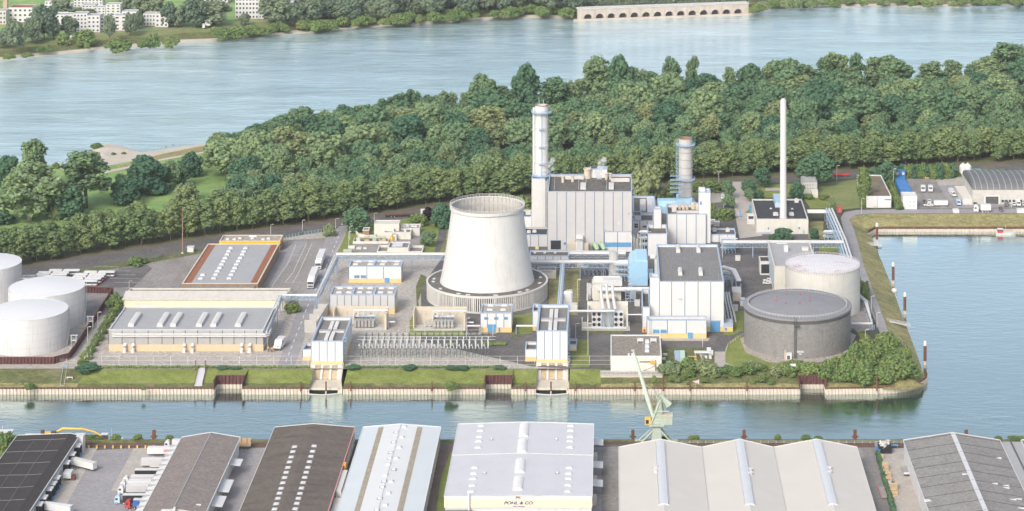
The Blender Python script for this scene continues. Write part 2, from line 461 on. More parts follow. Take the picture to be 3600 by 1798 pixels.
sl.energy = 1.05
sl.angle = math.radians(14)
sl.color = (1.0,0.965,0.91)
so = bpy.data.objects.new('sun', sl)
COL.objects.link(so)
so.location = (-200,-300,900)
sd = np.array((math.sin(math.radians(SUN_AZ)) * math.cos(math.radians(SUN_EL)),
               math.cos(math.radians(SUN_AZ)) * math.cos(math.radians(SUN_EL)), math.sin(math.radians(SUN_EL))))
from mathutils import Vector
so.rotation_euler = Vector(sd).to_track_quat('Z', 'Y').to_euler()
SC.view_settings.view_transform = 'Standard'
SC.view_settings.look = 'None'
SC.view_settings.exposure = 0.62
SC.view_settings.gamma = 1.0
SC.cycles.max_bounces = 6
SC.cycles.diffuse_bounces = 3
SC.cycles.glossy_bounces = 3
SC.cycles.volume_bounces = 3
SC.cycles.transmission_bounces = 4
SC.cycles.sample_clamp_indirect = 6.0
# ================================================================== terrain and water
WZ = -6.5
def quad_obj(name, mat, x0, x1, y0, y1, z):
 mb = MB().add([(x0, y0, z),(x1, y0, z),(x1, y1, z),(x0, y1, z)],[(0,1,2,3)])
 return tag(mb.build(name, mat), kind='structure')
quad_obj('river_bed', 'bed',-6000,6000,-2000,9000,-9.5)
quad_obj('river', 'river',-1500,1700,1600,2600, WZ)
quad_obj('harbour_basin', 'harbour',-1500,1700,700,1600, WZ)
def strip(name, mat, rows, kind='structure', sub=1, wob=0.0):
 """surface lofted through rows of points of equal length"""
 rr = R
 mb = MB()
 n = len(rows[0])
 vs = [p for r in rows for p in r]
 fs = []
 for j in range(len(rows) - 1):
  for i in range(n - 1):
   fs.append((j * n + i, j * n + i + 1,(j + 1) * n + i + 1,(j + 1) * n + i))
 mb.add(vs, fs)
 return tag(mb.build(name, mat), kind=kind)
def lerp_rows(a, b, k):
 return [[tuple(p[c] + (q[c] - p[c]) * t / k for c in range(3)) for p, q in zip(a, b)] for t in range(k + 1)]
YQ = 1187.0          # front line of the plant's quay
YB = 1207.0          # top edge of its grass bank
QT = -3.2            # top of the quay wall
ALC = [(750,853),(1703,1800),(2810,2905)]
INT = [(1087,1206),(1884,2001)]
gaps = sorted([(a, b, 'a') for a, b in ALC] + [(a, b, 'i') for a, b in INT])
south = []
xw = -520.0
south.append((xw, YB))
for a, b, k in gaps:
 ya = 1196.5 if k == 'a' else 1213.5
 xa, xb = XU(a, YQ), XU(b, YQ)
 south += [(xa, YB),(xa, ya),(xb, ya),(xb, YB)]
EAST = [(3110,1303,3200,1371,-3.6),(3150,1296,3243,1358,-3.6),(3163,1280,3256,1336,-6.6),(3133,1200,3216,1222,-6.6),(3095,1090,3176,1118,-6.6),
  (3060,1000,3137,1010,-6.6),(3037,935,3104,926,-6.6),(3022,888,3088,892,-6.6),(3013,845,3076,860,-6.6),
  (2999,800,3063,826,-6.6),(2985,774,3056,806,-4.4),(3010,757,3068,801,-3.6),(3060,753,3092,800,-3.5),(3300,752,3300,800,-3.5),(3800,751,3800,800,-3.5)]
east_top = [P(a, b) for a, b, c, d, e in EAST]
SHORE = [(3900,284),(3600,296),(3300,305),(3000,320),(2700,338),(2400,358),(2100,384),(1800,410),(1500,436),(1200,462),(960,484),
         (723,512),(610,526),(496,541),(390,556),(300,566),(154,584),(0,592),(-300,606)]
shore_top = [P(u, v) for u, v in SHORE]
land = south + [(XU(3060, YB), YB)] + east_top + shore_top + [(xw,1500)]
mb = MB().add([(x, y,0.0) for x, y in land],[tuple(range(len(land)))])
tag(mb.build('ground', 'soil'), kind='structure')
shore_bot = [(x, y + 14,-7.0) for x, y in shore_top]
strip('river_shore', 'sand',[[(x, y,0.0) for x, y in shore_top],[(x, y + 6,-3.2) for x, y in shore_top], shore_bot])
et3 = [(x, y,0.0) for x, y in east_top]
eb3 = [P3(c, d, e) for a, b, c, d, e in EAST]
strip('harbour_bank', 'dry_grass', lerp_rows([P3(3060,1298)] + et3,[(XU(3100, YQ), YQ,-3.6)] + eb3,5))
edges = [-520.0] + [XU(u, YQ) for a, b, k in gaps for u in (a, b)] + [XU(3100, YQ)]
mats = ['dry_grass', 'lawn', 'lawn', 'lawn', 'lawn', 'rough_grass']
for i in range(0, len(edges),2):
 x0, x1 = edges[i], edges[i + 1]
 cuts = [x0, x1]
 if i == 0: cuts = [x0, XU(268, YQ), x1]
 if i == 8: cuts = [x0, XU(2112, YQ), XU(2330, YQ), x1]
 for j in range(len(cuts) - 1):
  m = 'lawn'
  if i == 0 and j == 0: m = 'rough_grass'
  if i == 10: m = 'rough_grass'
  if i == 8 and j > 0: m = 'rough_grass'
  k = max(2, int((cuts[j + 1] - cuts[j]) / 4))
  xs = [cuts[j] + (cuts[j + 1] - cuts[j]) * t / k for t in range(k + 1)]
  rows = []
  for t in range(6):
   y = YB - (YB - YQ - 0.6) * t / 5
   z = (QT - 0.1) * t / 5
   rows.append([(x, y, z + (R.uniform(-.25,.25) if 0 < t < 5 else 0)) for x in xs])
  strip('grass_bank', m, rows)
  strip('bank_foot', 'rough_grass' if m == 'lawn' else 'dry_grass',[[(x, YQ + 4.6 + R.uniform(-.9,.9),-2.42) for x in xs],[(x, YQ + 0.4, QT + 0.04) for x in xs]])
for a, b in ALC:
 xa, xb = XU(a, YQ) + .1, XU(b, YQ) - .1
 strip('grass_shelf', 'lawn',[[(xa,1196.6,.03),(xb,1196.6,.03)],[(xa,1208,.03),(xb,1208,.03)]])
def sheet_wall(name, label, path, z_top, z_mid, z_bot, group=None, cap=True):
 """corrugated sheet-pile wall along a plan path: dark upper band, pale lower part"""
 pts = []
 per, dep = 1.75,0.5
 s = 0.0
 for (x0, y0),(x1, y1) in zip(path[:-1], path[1:]):
  L = math.hypot(x1 - x0, y1 - y0)
  tx, ty = (x1 - x0) / L,(y1 - y0) / L
  nx, ny = ty,-tx
  k = max(1, int(round(L / per)))
  for i in range(k):
   for f, o in ((0.0,0),(0.12,1),(0.5,1),(0.62,0)):
    d = (i + f) * L / k
    pts.append((x0 + tx * d + nx * dep * o, y0 + ty * d + ny * dep * o))
 pts.append(path[-1])
 root = thing(name, label, 'quay wall',(path[0][0], path[0][1], z_bot), group=group)
 o = np.array((path[0][0], path[0][1], z_bot))
 def band(nm, mat, za, zb):
  mb = MB()
  n = len(pts)
  mb.add([(x - o[0], y - o[1], za - o[2]) for x, y in pts] + [(x - o[0], y - o[1], zb - o[2]) for x, y in pts],
               [(i, i + 1, n + i + 1, n + i) for i in range(n - 1)])
  mb.build(nm, mat, root)
 band('lower_sheeting', 'pale_sheet', z_bot, z_mid)
 band('upper_sheeting', 'maroon_sheet', z_mid, z_top)
 if cap:
  mb = MB()
  n = len(path)
  for (x0, y0),(x1, y1) in zip(path[:-1], path[1:]):
   mb.bar((x0 - o[0], y0 - o[1], z_top - o[2] + 0.05),(x1 - o[0], y1 - o[1], z_top - o[2] + 0.05),0.45)
  mb.build('capping_beam', 'rust', root)
 return root
wl = ['pale corrugated quay wall below the white storage tanks, left of the first alcove',
      'pale corrugated quay wall between the first dark alcove and the left water intake',
      'pale corrugated quay wall below the long lawn between the left intake and the middle alcove',
      'short pale corrugated quay wall between the middle alcove and the right water intake',
      'pale corrugated quay wall behind the green crane, between right intake and right alcove',
      'pale corrugated quay wall curving round the tip of the peninsula below the dark bushes']
for i in range(0, len(edges),2):
 path = [(edges[i], YQ),(edges[i + 1], YQ)]
 if i == 10:
  path = [(edges[i], YQ)] + [P(u, v, WZ) for u, v in ((3085,1385),(3150,1382),(3190,1377),(3220,1370),(3242,1360),(3256,1347),(3257,1332))]
 sheet_wall('quay_wall', wl[i // 2], path, QT, QT - 0.55,-7.2)
al = ['recessed dark maroon sheet wall in the left alcove of the quay', 'recessed dark maroon sheet wall in the middle alcove beside the right intake',
      'recessed dark maroon sheet wall in the right alcove below the grey tank']
for (a, b), l in zip(ALC, al):
 xa, xb = XU(a, YQ), XU(b, YQ)
 sheet_wall('alcove_wall', l,[(xa, YQ),(xa,1196),(xb,1196),(xb, YQ)],0.15,-4.3,-7.2)
sheet_wall('quay_wall', 'pale corrugated quay wall along the far side of the right-hand basin',[(P(3800,815, WZ)[0], P(3600,815, WZ)[1]), P(3075,815, WZ), P(3050,830, WZ)][::-1],-3.4,-4.7,-7.2)
# ---- near quay in the foreground
YN = 1100.0
tag(MB().add([(-420,820,0),(420,820,0),(420, YN,0),(-420, YN,0)],[(0,1,2,3)]).build('quay_ground', 'asphalt'), kind='structure')
xs = [-420 + i * 4 for i in range(211)]
strip('near_bank', 'rough_grass',[[(x, YN - 3 + R.uniform(-.6,.6),0.06) for x in xs],[(x, YN,0.5 + R.uniform(-.3,.3)) for x in xs],[(x, YN + 3,-0.2) for x in xs],[(x, YN + 12,-7) for x in xs]])
# ---- far river bank
FS = [(-400,258),(0,217),(60,208),(175,198),(280,187),(370,175),(470,169),(560,163),(622,155),(740,150),(857,139),(950,130),(1033,123),(1125,116),(1215,105),(1320,98),
      (1424,93),(1600,80),(1774,70),(1870,66),(1957,67),(2031,73),(2632,52),(2700,37),(2800,32),(2945,29),(3140,26),(3329,28),(3470,24),(3600,22),(4000,16)]
f0 = [P3(u, v, WZ) for u, v in FS]
f0 = [(x, y,-7.0) for x, y, z in f0]
wv = [R.uniform(5,11) for _ in f0]
f1 = [(x, y + 8 + k * 0.8,-5.0) for (x, y, z), k in zip(f0, wv)]
f2 = [(x, y + 26 + k,-2.2) for (x, y, z), k in zip(f0, wv)]
f3 = [(x, y + 50,0.4) for x, y, z in f0]
f4 = [(x * 1.3,4200,0.5) for x, y, z in f0]
strip('far_beach', 'sand',[f0, f1])
strip('far_bank', 'rough_grass',[f1, f2])
strip('far_slope', 'pale_lawn',[f2, f3])
strip('far_land', 'meadow',[f3, f4])
strip('river_path', 'pale_asphalt',[[(x, y + 52,0.55) for x, y, z in f0],[(x, y + 57,0.56) for x, y, z in f0]])
# ================================================================== surfaces of the yard
sheet('park_meadow',[(-900,660),(0,615),(154,592),(300,575),(496,552),(723,524),(830,590),(860,660),(800,700),(560,760),(300,830),(-100,905),(-900,1010)], 'meadow',0.03)
sheet('sandy_spit',[(150,586),(300,566),(330,520),(374,505),(420,513),(496,538),(610,520),(723,505),(735,528),(600,545),(520,556),(400,580),(250,600)], 'sand',0.05)
sheet('dry_verge',[(390,592),(480,566),(560,545),(640,528),(723,512),(745,530),(620,556),(520,575),(430,596)], 'dry_grass',0.07)
sheet('sandy_track',[(360,604),(480,580),(570,559),(660,543),(740,530),(745,534),(660,549),(570,565),(485,586),(370,610)], 'sand',0.09)
sp = [P(u, v) for u, v in ((318,528),(340,512),(374,503),(430,512),(505,538),(430,560),(340,575),(322,552))]
cx, cy = P(390,532)
mb = MB()
n = len(sp)
mb.add([(x, y,-0.5) for x, y in sp] + [(cx + (x - cx) * .55, cy + (y - cy) * .55,1.3 + R.uniform(-.3,.3)) for x, y in sp] + [(cx, cy,1.6)],
       [(i,(i + 1) % n, n + (i + 1) % n, n + i) for i in range(n)] + [(n + i, n + (i + 1) % n,2 * n) for i in range(n)])
tag(mb.build('gravel_spit', 'sand'), kind='structure')
AV = [(-250,990),(0,946),(315,890),(804,817),(1288,751),(1550,713),(2100,664),(2499,628),(2924,597),(3400,572),(3800,552)]
def avenue_band(name, mat, d0, d1, z, k0=0, k1=99):
 a = AV[k0:k1]
 px = [(u, v + d0) for u, v in a] + [(u, v + d1) for u, v in reversed(a)]
 return sheet(name, px, mat, z)
avenue_band('avenue_floor', 'rough_grass',-45,12,0.03)
avenue_band('avenue_verge', 'track_bed',4,17,0.06)
sheet('access_road',[(-250,1000),(0,958),(120,935),(315,905),(804,832),(1000,806),(1288,768),(1550,730),(2100,684),(2499,645),(2700,632),(3050,605),(3800,570),(3800,590),(3300,615),(2900,632),(2700,648),(2540,665),
                      (2100,706),(1600,752),(1450,768),(1290,786),(1000,828),(880,848),(700,880),(420,935),(120,985),(0,1003),(-250,1040)], 'asphalt',0.08)
sheet('depot_verge',[(60,985),(420,925),(760,868),(775,880),(530,925),(380,950),(120,1005)], 'rough_grass',0.10)
sheet('gravel_yard',[(-900,1297),(-900,1060),(200,975),(420,930),(800,868),(1240,800),(1560,860),(1560,1010),(1480,1180),(1490,1297)], 'gravel',0.04)
sheet('gravel_yard',[(1470,1297),(1470,1180),(1880,1130),(2150,1180),(2150,1297)], 'gravel',0.045)
sheet('depot_yard',[(60,1040),(300,965),(520,925),(770,880),(1000,845),(1205,835),(1150,905),(1063,1040),(1040,1080),(560,1080),(400,1110),(60,1110)], 'pale_asphalt',0.07)
sheet('bus_bay',[(100,1045),(305,968),(515,932),(535,945),(470,1010),(420,1012),(350,1015)], 'asphalt',0.10)
sheet('depot_road',[(1000,880),(1040,850),(1080,850),(950,1010),(905,1010)], 'lilac_asphalt',0.11)
sheet('plant_road',[(1145,832),(1196,796),(1225,792),(1200,850),(1166,900),(1110,1068),(1036,1290),(975,1290),(1054,1068),(1130,900)], 'lilac_asphalt',0.12)
sheet('lawn',[(1225,800),(1262,795),(1420,770),(1570,760),(1560,900),(1180,900),(1200,860)], 'lawn',0.10)
sheet('gravel_court',[(1250,838),(1310,830),(1480,805),(1510,830),(1480,880),(1290,890),(1232,882)], 'pale_asphalt',0.12)
sheet('service_lane',[(1545,800),(1572,800),(1560,855),(1540,900),(1526,900)], 'asphalt',0.14)
sheet('dry_strip',[(1572,805),(1590,800),(1570,900),(1560,900)], 'dry_grass',0.13)
sheet('plant_asphalt',[(1560,900),(1560,780),(1860,750),(2540,660),(2640,700),(2760,800),(2900,850),(2990,900),(3000,1080),(2900,1290),(2300,1297),(2000,1297),(1870,1290),(1480,1200),(1480,1010)], 'asphalt',0.06)
sheet('grass_plot',[(1480,965),(1500,975),(1470,1060),(1478,1110),(1468,1150),(1462,1010)], 'rough_grass',0.12)
sheet('grass_plot',[(1930,985),(1980,960),(2040,960),(2036,1060),(2030,1110),(1935,1105),(1928,1040)], 'dry_grass',0.12)
sheet('grass_plot',[(1990,948),(2040,945),(2040,972),(1995,988)], 'dry_grass',0.14)
sheet('grass_plot',[(1805,1110),(1872,1100),(1872,1172),(1822,1178)], 'lawn',0.12)
sheet('grass_plot',[(1800,1118),(1815,1118),(1830,1185),(1800,1185)], 'rough_grass',0.13)
sheet('grass_plot',[(2030,1194),(2072,1196),(2072,1292),(2010,1292),(2010,1240)], 'lawn',0.12)
sheet('grass_plot',[(1440,1130),(1470,1075),(1490,1085),(1640,1175),(1640,1182),(1440,1182)], 'lawn',0.12)
sheet('grass_plot',[(2570,1095),(2615,1095),(2612,1165),(2575,1172)], 'lawn',0.12)
sheet('grass_plot',[(2545,1165),(2560,1163),(2600,1170),(2565,1182),(2540,1178)], 'lawn',0.13)
sheet('grass_apron',[(2550,1222),(2590,1180),(2640,1190),(2700,1262),(2900,1282),(3000,1255),(3030,1200),(3010,1165),(3050,1175),(3100,1250),(3050,1298),(2560,1298),(2545,1278)], 'lawn',0.12)
sheet('tank_apron',[(2990,1090),(3040,1040),(3075,1160),(3015,1170),(2990,1150)], 'pale_asphalt',0.13)
sheet('tank_ring',[(2600,1190),(2620,1240),(2700,1275),(2810,1283),(2920,1272),(2985,1235),(3010,1180),(2900,1130)], 'mid_gravel_roof',0.135)
sheet('paved_pad',[(2512,1238),(2550,1238),(2550,1275),(2580,1290),(2512,1292)], 'paving',0.14)
sheet('yard_grass',[(2325,1222),(2440,1222),(2512,1230),(2512,1290),(2325,1290)], 'rough_grass',0.11)
sheet('kerb_garden',[(2035,1135),(2210,1125),(2210,1165),(2180,1175),(2045,1175)], 'rough_grass',0.12)
sheet('kerb_garden',[(2325,1190),(2495,1190),(2490,1200),(2420,1200),(2330,1200)], 'paving',0.10)
sheet('paved_lane',[(2575,640),(2615,640),(2640,700),(2680,830),(2600,840),(2585,760),(2575,680)], 'paving',0.12)
sheet('gravel_pad',[(2500,680),(2560,675),(2562,700),(2540,712),(2500,715)], 'paving',0.13)
sheet('lawn',[(2310,690),(2540,662),(2575,662),(2560,676),(2480,684),(2330,705)], 'lawn',0.11)
sheet('lawn',[(2620,652),(2870,645),(2920,660),(2950,700),(2915,735),(2850,735),(2820,690),(2640,700)], 'lawn',0.10)
sheet('dry_lawn',[(2870,648),(3020,632),(3040,690),(3045,730),(2940,740),(2915,700),(2880,690)], 'pale_lawn',0.13)
sheet('lawn',[(2620,750),(2670,700),(2700,700),(2690,760)], 'lawn',0.12)
sheet('garden_path',[(2690,662),(2745,662),(2745,672),(2690,672)], 'paving',0.14)
sheet('grass_plot',[(2842,780),(2895,780),(2895,840),(2870,845),(2842,840)], 'dry_grass',0.12)
sheet('grass_plot',[(2880,865),(2960,862),(2960,890),(2880,890)], 'lawn',0.12)
sheet('promenade',[(2955,768),(2968,748),(3010,740),(3120,737),(3500,736),(3800,735),(3800,751),(3300,752),(3060,753),(3010,757),(2985,774),(2999,800),(3013,845),(3037,935),(3095,1090),(3133,1195),(3105,1200),(3060,1090),
     (3020,960),(2990,880),(2965,810)], 'lilac_asphalt',0.12)
sheet('car_park',[(3185,625),(3300,622),(3600,628),(3800,625),(3800,735),(3360,735),(3220,735)], 'pale_asphalt',0.09)
sheet('pale_forecourt',[(3300,655),(3390,640),(3440,700),(3600,690),(3800,690),(3800,720),(3500,730),(3360,733),(3330,700)], 'lilac_asphalt',0.12)
sheet('gravel_patch',[(3290,630),(3390,622),(3395,650),(3300,655)], 'gravel',0.13)
sheet('shrub_strip',[(3120,632),(3145,632),(3170,730),(3150,738)], 'rough_grass',0.13)
sheet('loading_yard',[(20,1600),(470,1577),(660,1577),(500,1800),(-100,1830),(200,1640)], 'lilac_asphalt',0.03)
sheet('loading_apron',[(262,1577),(342,1577),(218,1805),(110,1805)], 'paving',0.05)
sheet('loading_apron',[(470,1577),(530,1577),(560,1640),(500,1727),(390,1727)], 'paving',0.05)
sheet('dark_lane',[(850,1574),(950,1574),(880,1810),(690,1810)], 'lilac_asphalt',0.03)
sheet('rail_strip',[(250,1551),(960,1551),(960,1576),(250,1576)], 'track_bed',0.04)
sheet('rail_strip',[(2080,1551),(3250,1551),(3250,1574),(2080,1574)], 'track_bed',0.04)
sheet('track_lane',[(1545,1548),(1605,1548),(1580,1640),(1510,1810),(1485,1810),(1525,1640)], 'track_bed',0.05)
sheet('grass_strip',[(1585,1590),(1600,1590),(1567,1745),(1555,1810),(1532,1810),(1550,1680)], 'lawn',0.06)
sheet('wharf_lane',[(2086,1574),(2175,1574),(2175,1810),(2080,1810)], 'lilac_asphalt',0.04)
sheet('wharf_lane',[(2115,1574),(2175,1570),(2176,1810),(2114,1810)], 'pale_asphalt',0.06)
sheet('gravel_lane',[(3015,1575),(3085,1575),(3140,1810),(3075,1810)], 'pale_asphalt',0.05)
sheet('storage_lane',[(3090,1577),(3180,1577),(3260,1810),(3145,1810)], 'paving',0.05)
# ================================================================== buildings of the power station
class B:
 """a flat-roofed building facing the camera, given by photo pixels of its front: left, right, base, roof edge; and the roof's rear edge"""
 def __init__(s, name, label, u0, u1, vb, vt, vback=None, depth=None, z0=0.0, wall='white_panel', roof='dark_gravel_roof', trim='trim_blue',
                 plinth=None, seams=(), side_seams=0, parapet=0.9, seam_mat='seam_blue', cat='building', group=None, edge=True, par_t=0.5, trim_w=0.0, plain=False, root=None):
  s.y = P(0, vb, z0)[1]
  s.x0, s.x1 = XU(u0, s.y), XU(u1, s.y)
  s.z0 = z0
  s.zt = ZT(vt, s.y)
  if depth is None:
   depth = P(0, vback, s.zt)[1] - s.y
  s.d = depth
  s.ox, s.oy = (s.x0 + s.x1) / 2, s.y
  s.w, s.h = s.x1 - s.x0, s.zt - z0
  s.root = root or thing(name, label, cat,(s.ox, s.oy, z0), group=group)
  w, d, h = s.w / 2, s.d, s.h
  if root: s.ox, s.oy, s.z0 = root.location
  dx, dy, dz = (s.x0 + s.x1) / 2 - s.root.location[0], s.y - s.root.location[1], z0 - s.root.location[2]
  s.off = (dx, dy, dz)
  pb = 0.0
  if plinth:
   pb = ZT(plinth[0], s.y) - z0
   MB().box(-w + .06 + dx, w - .06 + dx,.06 + dy, d - .06 + dy, dz, pb + dz).build('plinth', plinth[1], s.root)
  t = par_t
  mb = MB()
  for a in ((-w, w,0, t),(-w, w, d - t, d),(-w,-w + t, t, d - t),(w - t, w, t, d - t)):
   mb.box(a[0] + dx, a[1] + dx, a[2] + dy, a[3] + dy, pb + dz, h + dz)
  for fx in seams:
   x = -w + 2 * w * fx
   mb.box(x - .18 + dx, x + .18 + dx,-.06 + dy,.0 + dy, pb + dz, h - .3 + dz,1)
  for k in range(side_seams):
   y = d * (k + 1) / (side_seams + 1)
   sx = -w if s.x0 + s.x1 > 0 else w
   mb.box(min(sx, sx + .06 * (1 if sx > 0 else -1)) + dx, max(sx, sx + .06 * (1 if sx > 0 else -1)) + dx, y - .14 + dy, y + .14 + dy, pb + dz, h - .3 + dz,1)
  if edge and seam_mat:
   for sx in (-1,1):
    mb.box(sx * w - .16 + dx, sx * w + .16 + dx,-.08 + dy,.2 + dy, pb + dz, h - .25 + dz,1)
  mb.build('wall',[wall, seam_mat or wall], s.root)
  MB().box(-w + t + dx, w - t + dx, t + dy, d - t + dy, h - parapet - .3 + dz, h - parapet + dz).build('roof', roof, s.root)
  if trim:
   mb = MB()
   e = .1 + trim_w
   for a in ((-w - e, w + e,-e, t + .05),(-w - e, w + e, d - t - .05, d + e),(-w - e,-w + t + .05, t + .05, d - t - .05),(w - t - .05, w + e, t + .05, d - t - .05)):
    mb.box(a[0] + dx, a[1] + dx, a[2] + dy, a[3] + dy, h - .3 + dz, h + .12 + dz)
   mb.build('roof_edge', trim, s.root)
  s.rz = h - parapet
 def L(s, u, v):
  """local x, z of a front-face pixel"""
  y = s.y
  return XU(u, y) - s.root.location[0], ZT(v, y) - s.root.location[2]
 def front(s, name, mat, u0, u1, v0, v1, out=.1, deep=.3, mats=None, label=None):
  x0, z1 = s.L(u0, v0); x1, z0 = s.L(u1, v1)
  yy = s.off[1]
  o = MB().box(x0, x1, yy - out, yy + deep, z0, z1).build(name, mat, s.root)
  if label: o['label'] = label
  return o
 def window(s, u0, u1, v0, v1, frame='white_paint', glass='window', name='window', nx=1, nz=1):
  x0, z1 = s.L(u0, v0); x1, z0 = s.L(u1, v1)
  yy = s.off[1]
  f = .12
  mb = MB()
  mb.box(x0, x1, yy - .12, yy - .02, z0, z0 + f).box(x0, x1, yy - .12, yy - .02, z1 - f, z1)
  mb.box(x0, x0 + f, yy - .12, yy - .02, z0 + f, z1 - f).box(x1 - f, x1, yy - .12, yy - .02, z0 + f, z1 - f)
  for k in range(1, nx):
   x = x0 + (x1 - x0) * k / nx
   mb.box(x - .06, x + .06, yy - .11, yy - .03, z0 + f, z1 - f)
  for k in range(1, nz):
   z = z0 + (z1 - z0) * k / nz
   mb.box(x0 + f, x1 - f, yy - .1, yy - .04, z - .06, z + .06)
  w = mb.build(name, frame, s.root)
  MB().box(x0 + f, x1 - f, yy - .07, yy + .2, z0 + f, z1 - f).build('pane', glass, w)
  return w
 def R(s, u, v, dz=0.0):
  """local x, y of a roof pixel"""
  z = s.root.location[2] + s.off[2] + s.rz + dz
  x, y = P(u, v, z)
  return x - s.root.location[0], y - s.root.location[1]
 def rbox(s, name, mat, u0, u1, vfront, vtop, vback=None, depth=None, mats=None):
  """box standing on the roof: front-bottom at vfront, front-top at vtop"""
  x0, y = s.R(u0, vfront); x1, _ = s.R(u1, vfront)
  Y = y + s.root.location[1]
  zb = s.off[2] + s.rz
  zt = ZT(vtop, Y) - s.root.location[2]
  if depth is None:
   depth = P(0, vback, zt + s.root.location[2])[1] - Y
  o = MB().box(x0, x1, y, y + depth, zb, zt).build(name, mat, s.root)
  return o,(x0, x1, y, y + depth, zb, zt)
 def roof_vent(s, u, v, w, l, h=1.0, mat='offwhite', name='roof_vent', hood=True):
  """ribbed skylight or smoke vent centred at a roof pixel; w, l in metres"""
  x, y = s.R(u, v)
  z = s.off[2] + s.rz
  mb = MB()
  mb.box(x - w / 2 - .15, x + w / 2 + .15, y - l / 2 - .15, y + l / 2 + .15, z, z + h * .45,1)
  mb.yprism([(x - w / 2, z + h * .45),(x + w / 2, z + h * .45),(x + w / 2, z + h * .85),(x, z + h),(x - w / 2, z + h * .85)], y - l / 2, y + l / 2,0)
  return mb.build(name,[mat, 'pale_grey'], s.root)
 def louvre(s, u0, u1, v0, v1, h=1.6, n=16, mat='offwhite'):
  x0, ya = s.R(u0, v1); x1, yb = s.R(u1, v0, h)
  z = s.off[2] + s.rz
  mb = MB().box(x0, x1, ya, yb, z, z + h)
  for k in range(n):
   x = x0 + (x1 - x0) * (k + .5) / n
   mb.box(x - .12, x + .12, ya - .08, yb + .05, z + h, z + h + .25,1)
  return mb.build('roof_louvre',[mat, 'dark_grey'], s.root)
def seams(n, a=0.0, b=1.0):
 return [a + (b - a) * k / n for k in range(1, n)]
# ---- boiler house with the white chimney's stair tower
bh = B('boiler_house', 'tall grey-white boiler house with blue seams and steaming roof, right behind the cooling tower',1925,2222,880,674,613, wall='grey_panel', seams=seams(9), parapet=1.6)
bh.rbox('skylight_box', 'offwhite',2040,2059,667,659,642)
bh.rbox('skylight_box', 'offwhite',2140,2158,667,659,642)
bh.louvre(1987,2052,618,630,2.4,14)
bh.louvre(2147,2213,626,640,2.4,14)
x, y = bh.R(2065,627)
mb = MB().lathe([(2.2,0),(2.2,5.5),(2.6,5.5),(2.6,6.2),(2.0,6.2),(2.0,5.0),(0.01,5.0)],(x, y, bh.rz),20)
mb.build('roof_tank', 'pale_concrete', bh.root)
_, bx = bh.rbox('plant_room', 'white_panel',2074,2135,626,596, depth=7)
mb = MB().box(bx[0] - .2, bx[1] + .2, bx[2] - .2, bx[3] + .2, bx[5], bx[5] + .35,0).box(bx[0] + .5, bx[0] + 4.6, bx[2] + .5, bx[3] - .5, bx[5] + .35, bx[5] + .5,1)
mb.build('plant_room_rim',['trim_blue', 'dark_grey'], bh.root)
for u, v in ((2132,632),(2146,632),(2013,640),(1979,642)):
 x, y = bh.R(u, v)
 MB().cyl((x, y, bh.rz),.9,3.4,12).cyl((x, y, bh.rz + 3.4),1.2,.5,12).build('exhaust_pipe', 'pale_concrete', bh.root)
mb = MB()
for u in (1950,2035,2060,2133):
 x0, y0 = bh.R(u,670); x1, y1 = bh.R(u + 1,622)
 mb.tube([(x0, y0, bh.rz + .4),(x1, y1, bh.rz + .4)],.25,6)
mb.build('roof_pipework', 'pipe_grey', bh.root)
bh.front('gate', 'dark',1936,1972,846,877,.12)
bh.front('gate_frame', 'trim_blue',1934,1974,843,846,.2)
bh.window(1981,1992,852,862, 'trim_blue', 'blue_window')
bh.front('louvre', 'mid_grey',2208,2213,750,755)
bh.front('vent_panel', 'pale_grey',2172,2179,781,791,.25)
bh.front('plinth_block', 'yellow_band',1882,1894,868,877,.8)
mb = MB()
x0, z1 = bh.L(1994,850); x1, _ = bh.L(2069,850)
mb.box(x0, x1,-5.5,-.3,0, z1)
for k in range(6):
 xx = x0 + (x1 - x0) * (k + .5) / 6
 mb.box(xx - .1, xx + .1,-5.58,-5.5,.2, z1 - .2)
mb.build('machine_annex', 'pale_concrete', bh.root)
for u in (2031,2038,2046):
 x, z = bh.L(u,832)
 MB().tube([(x,-.4, z),(x,-3, z + .6),(x,-6.2, z - .5),(x,-6.4, z - 2),(x,-6.4,.3)],1.05,10).build('white_pipe', 'pipe_white', bh.root)
for u in (2088,2112):
 x, z = bh.L(u,856)
 MB().tube([(x,-.4, z - 2),(x,-2.5, z),(x + 1,-5, z),(x + 2.2,-6.4, z - 2),(x + 2.4,-6.6,.2)],1.55,12).build('green_pipe', 'pipe_green', bh.root)
mb = MB()
w2 = bh.w / 2
for k in range(12):
 mb.box(w2 + .1, w2 + 1.2,2,3.2,3 + k * 3.1,3.15 + k * 3.1)
mb.box(w2 + 1.1, w2 + 1.25,2,2.15,2, bh.h + 1).box(w2 + 1.1, w2 + 1.25,3.1,3.25,2, bh.h + 1)
mb.build('ladder', 'sky_steel', bh.root)
st = B('stair_tower', 'slim cream stair tower carrying the tall white chimney, left of the boiler house',1869,1916,820,628, depth=12, wall='tower_white', seam_mat=None, roof='pale_grey')
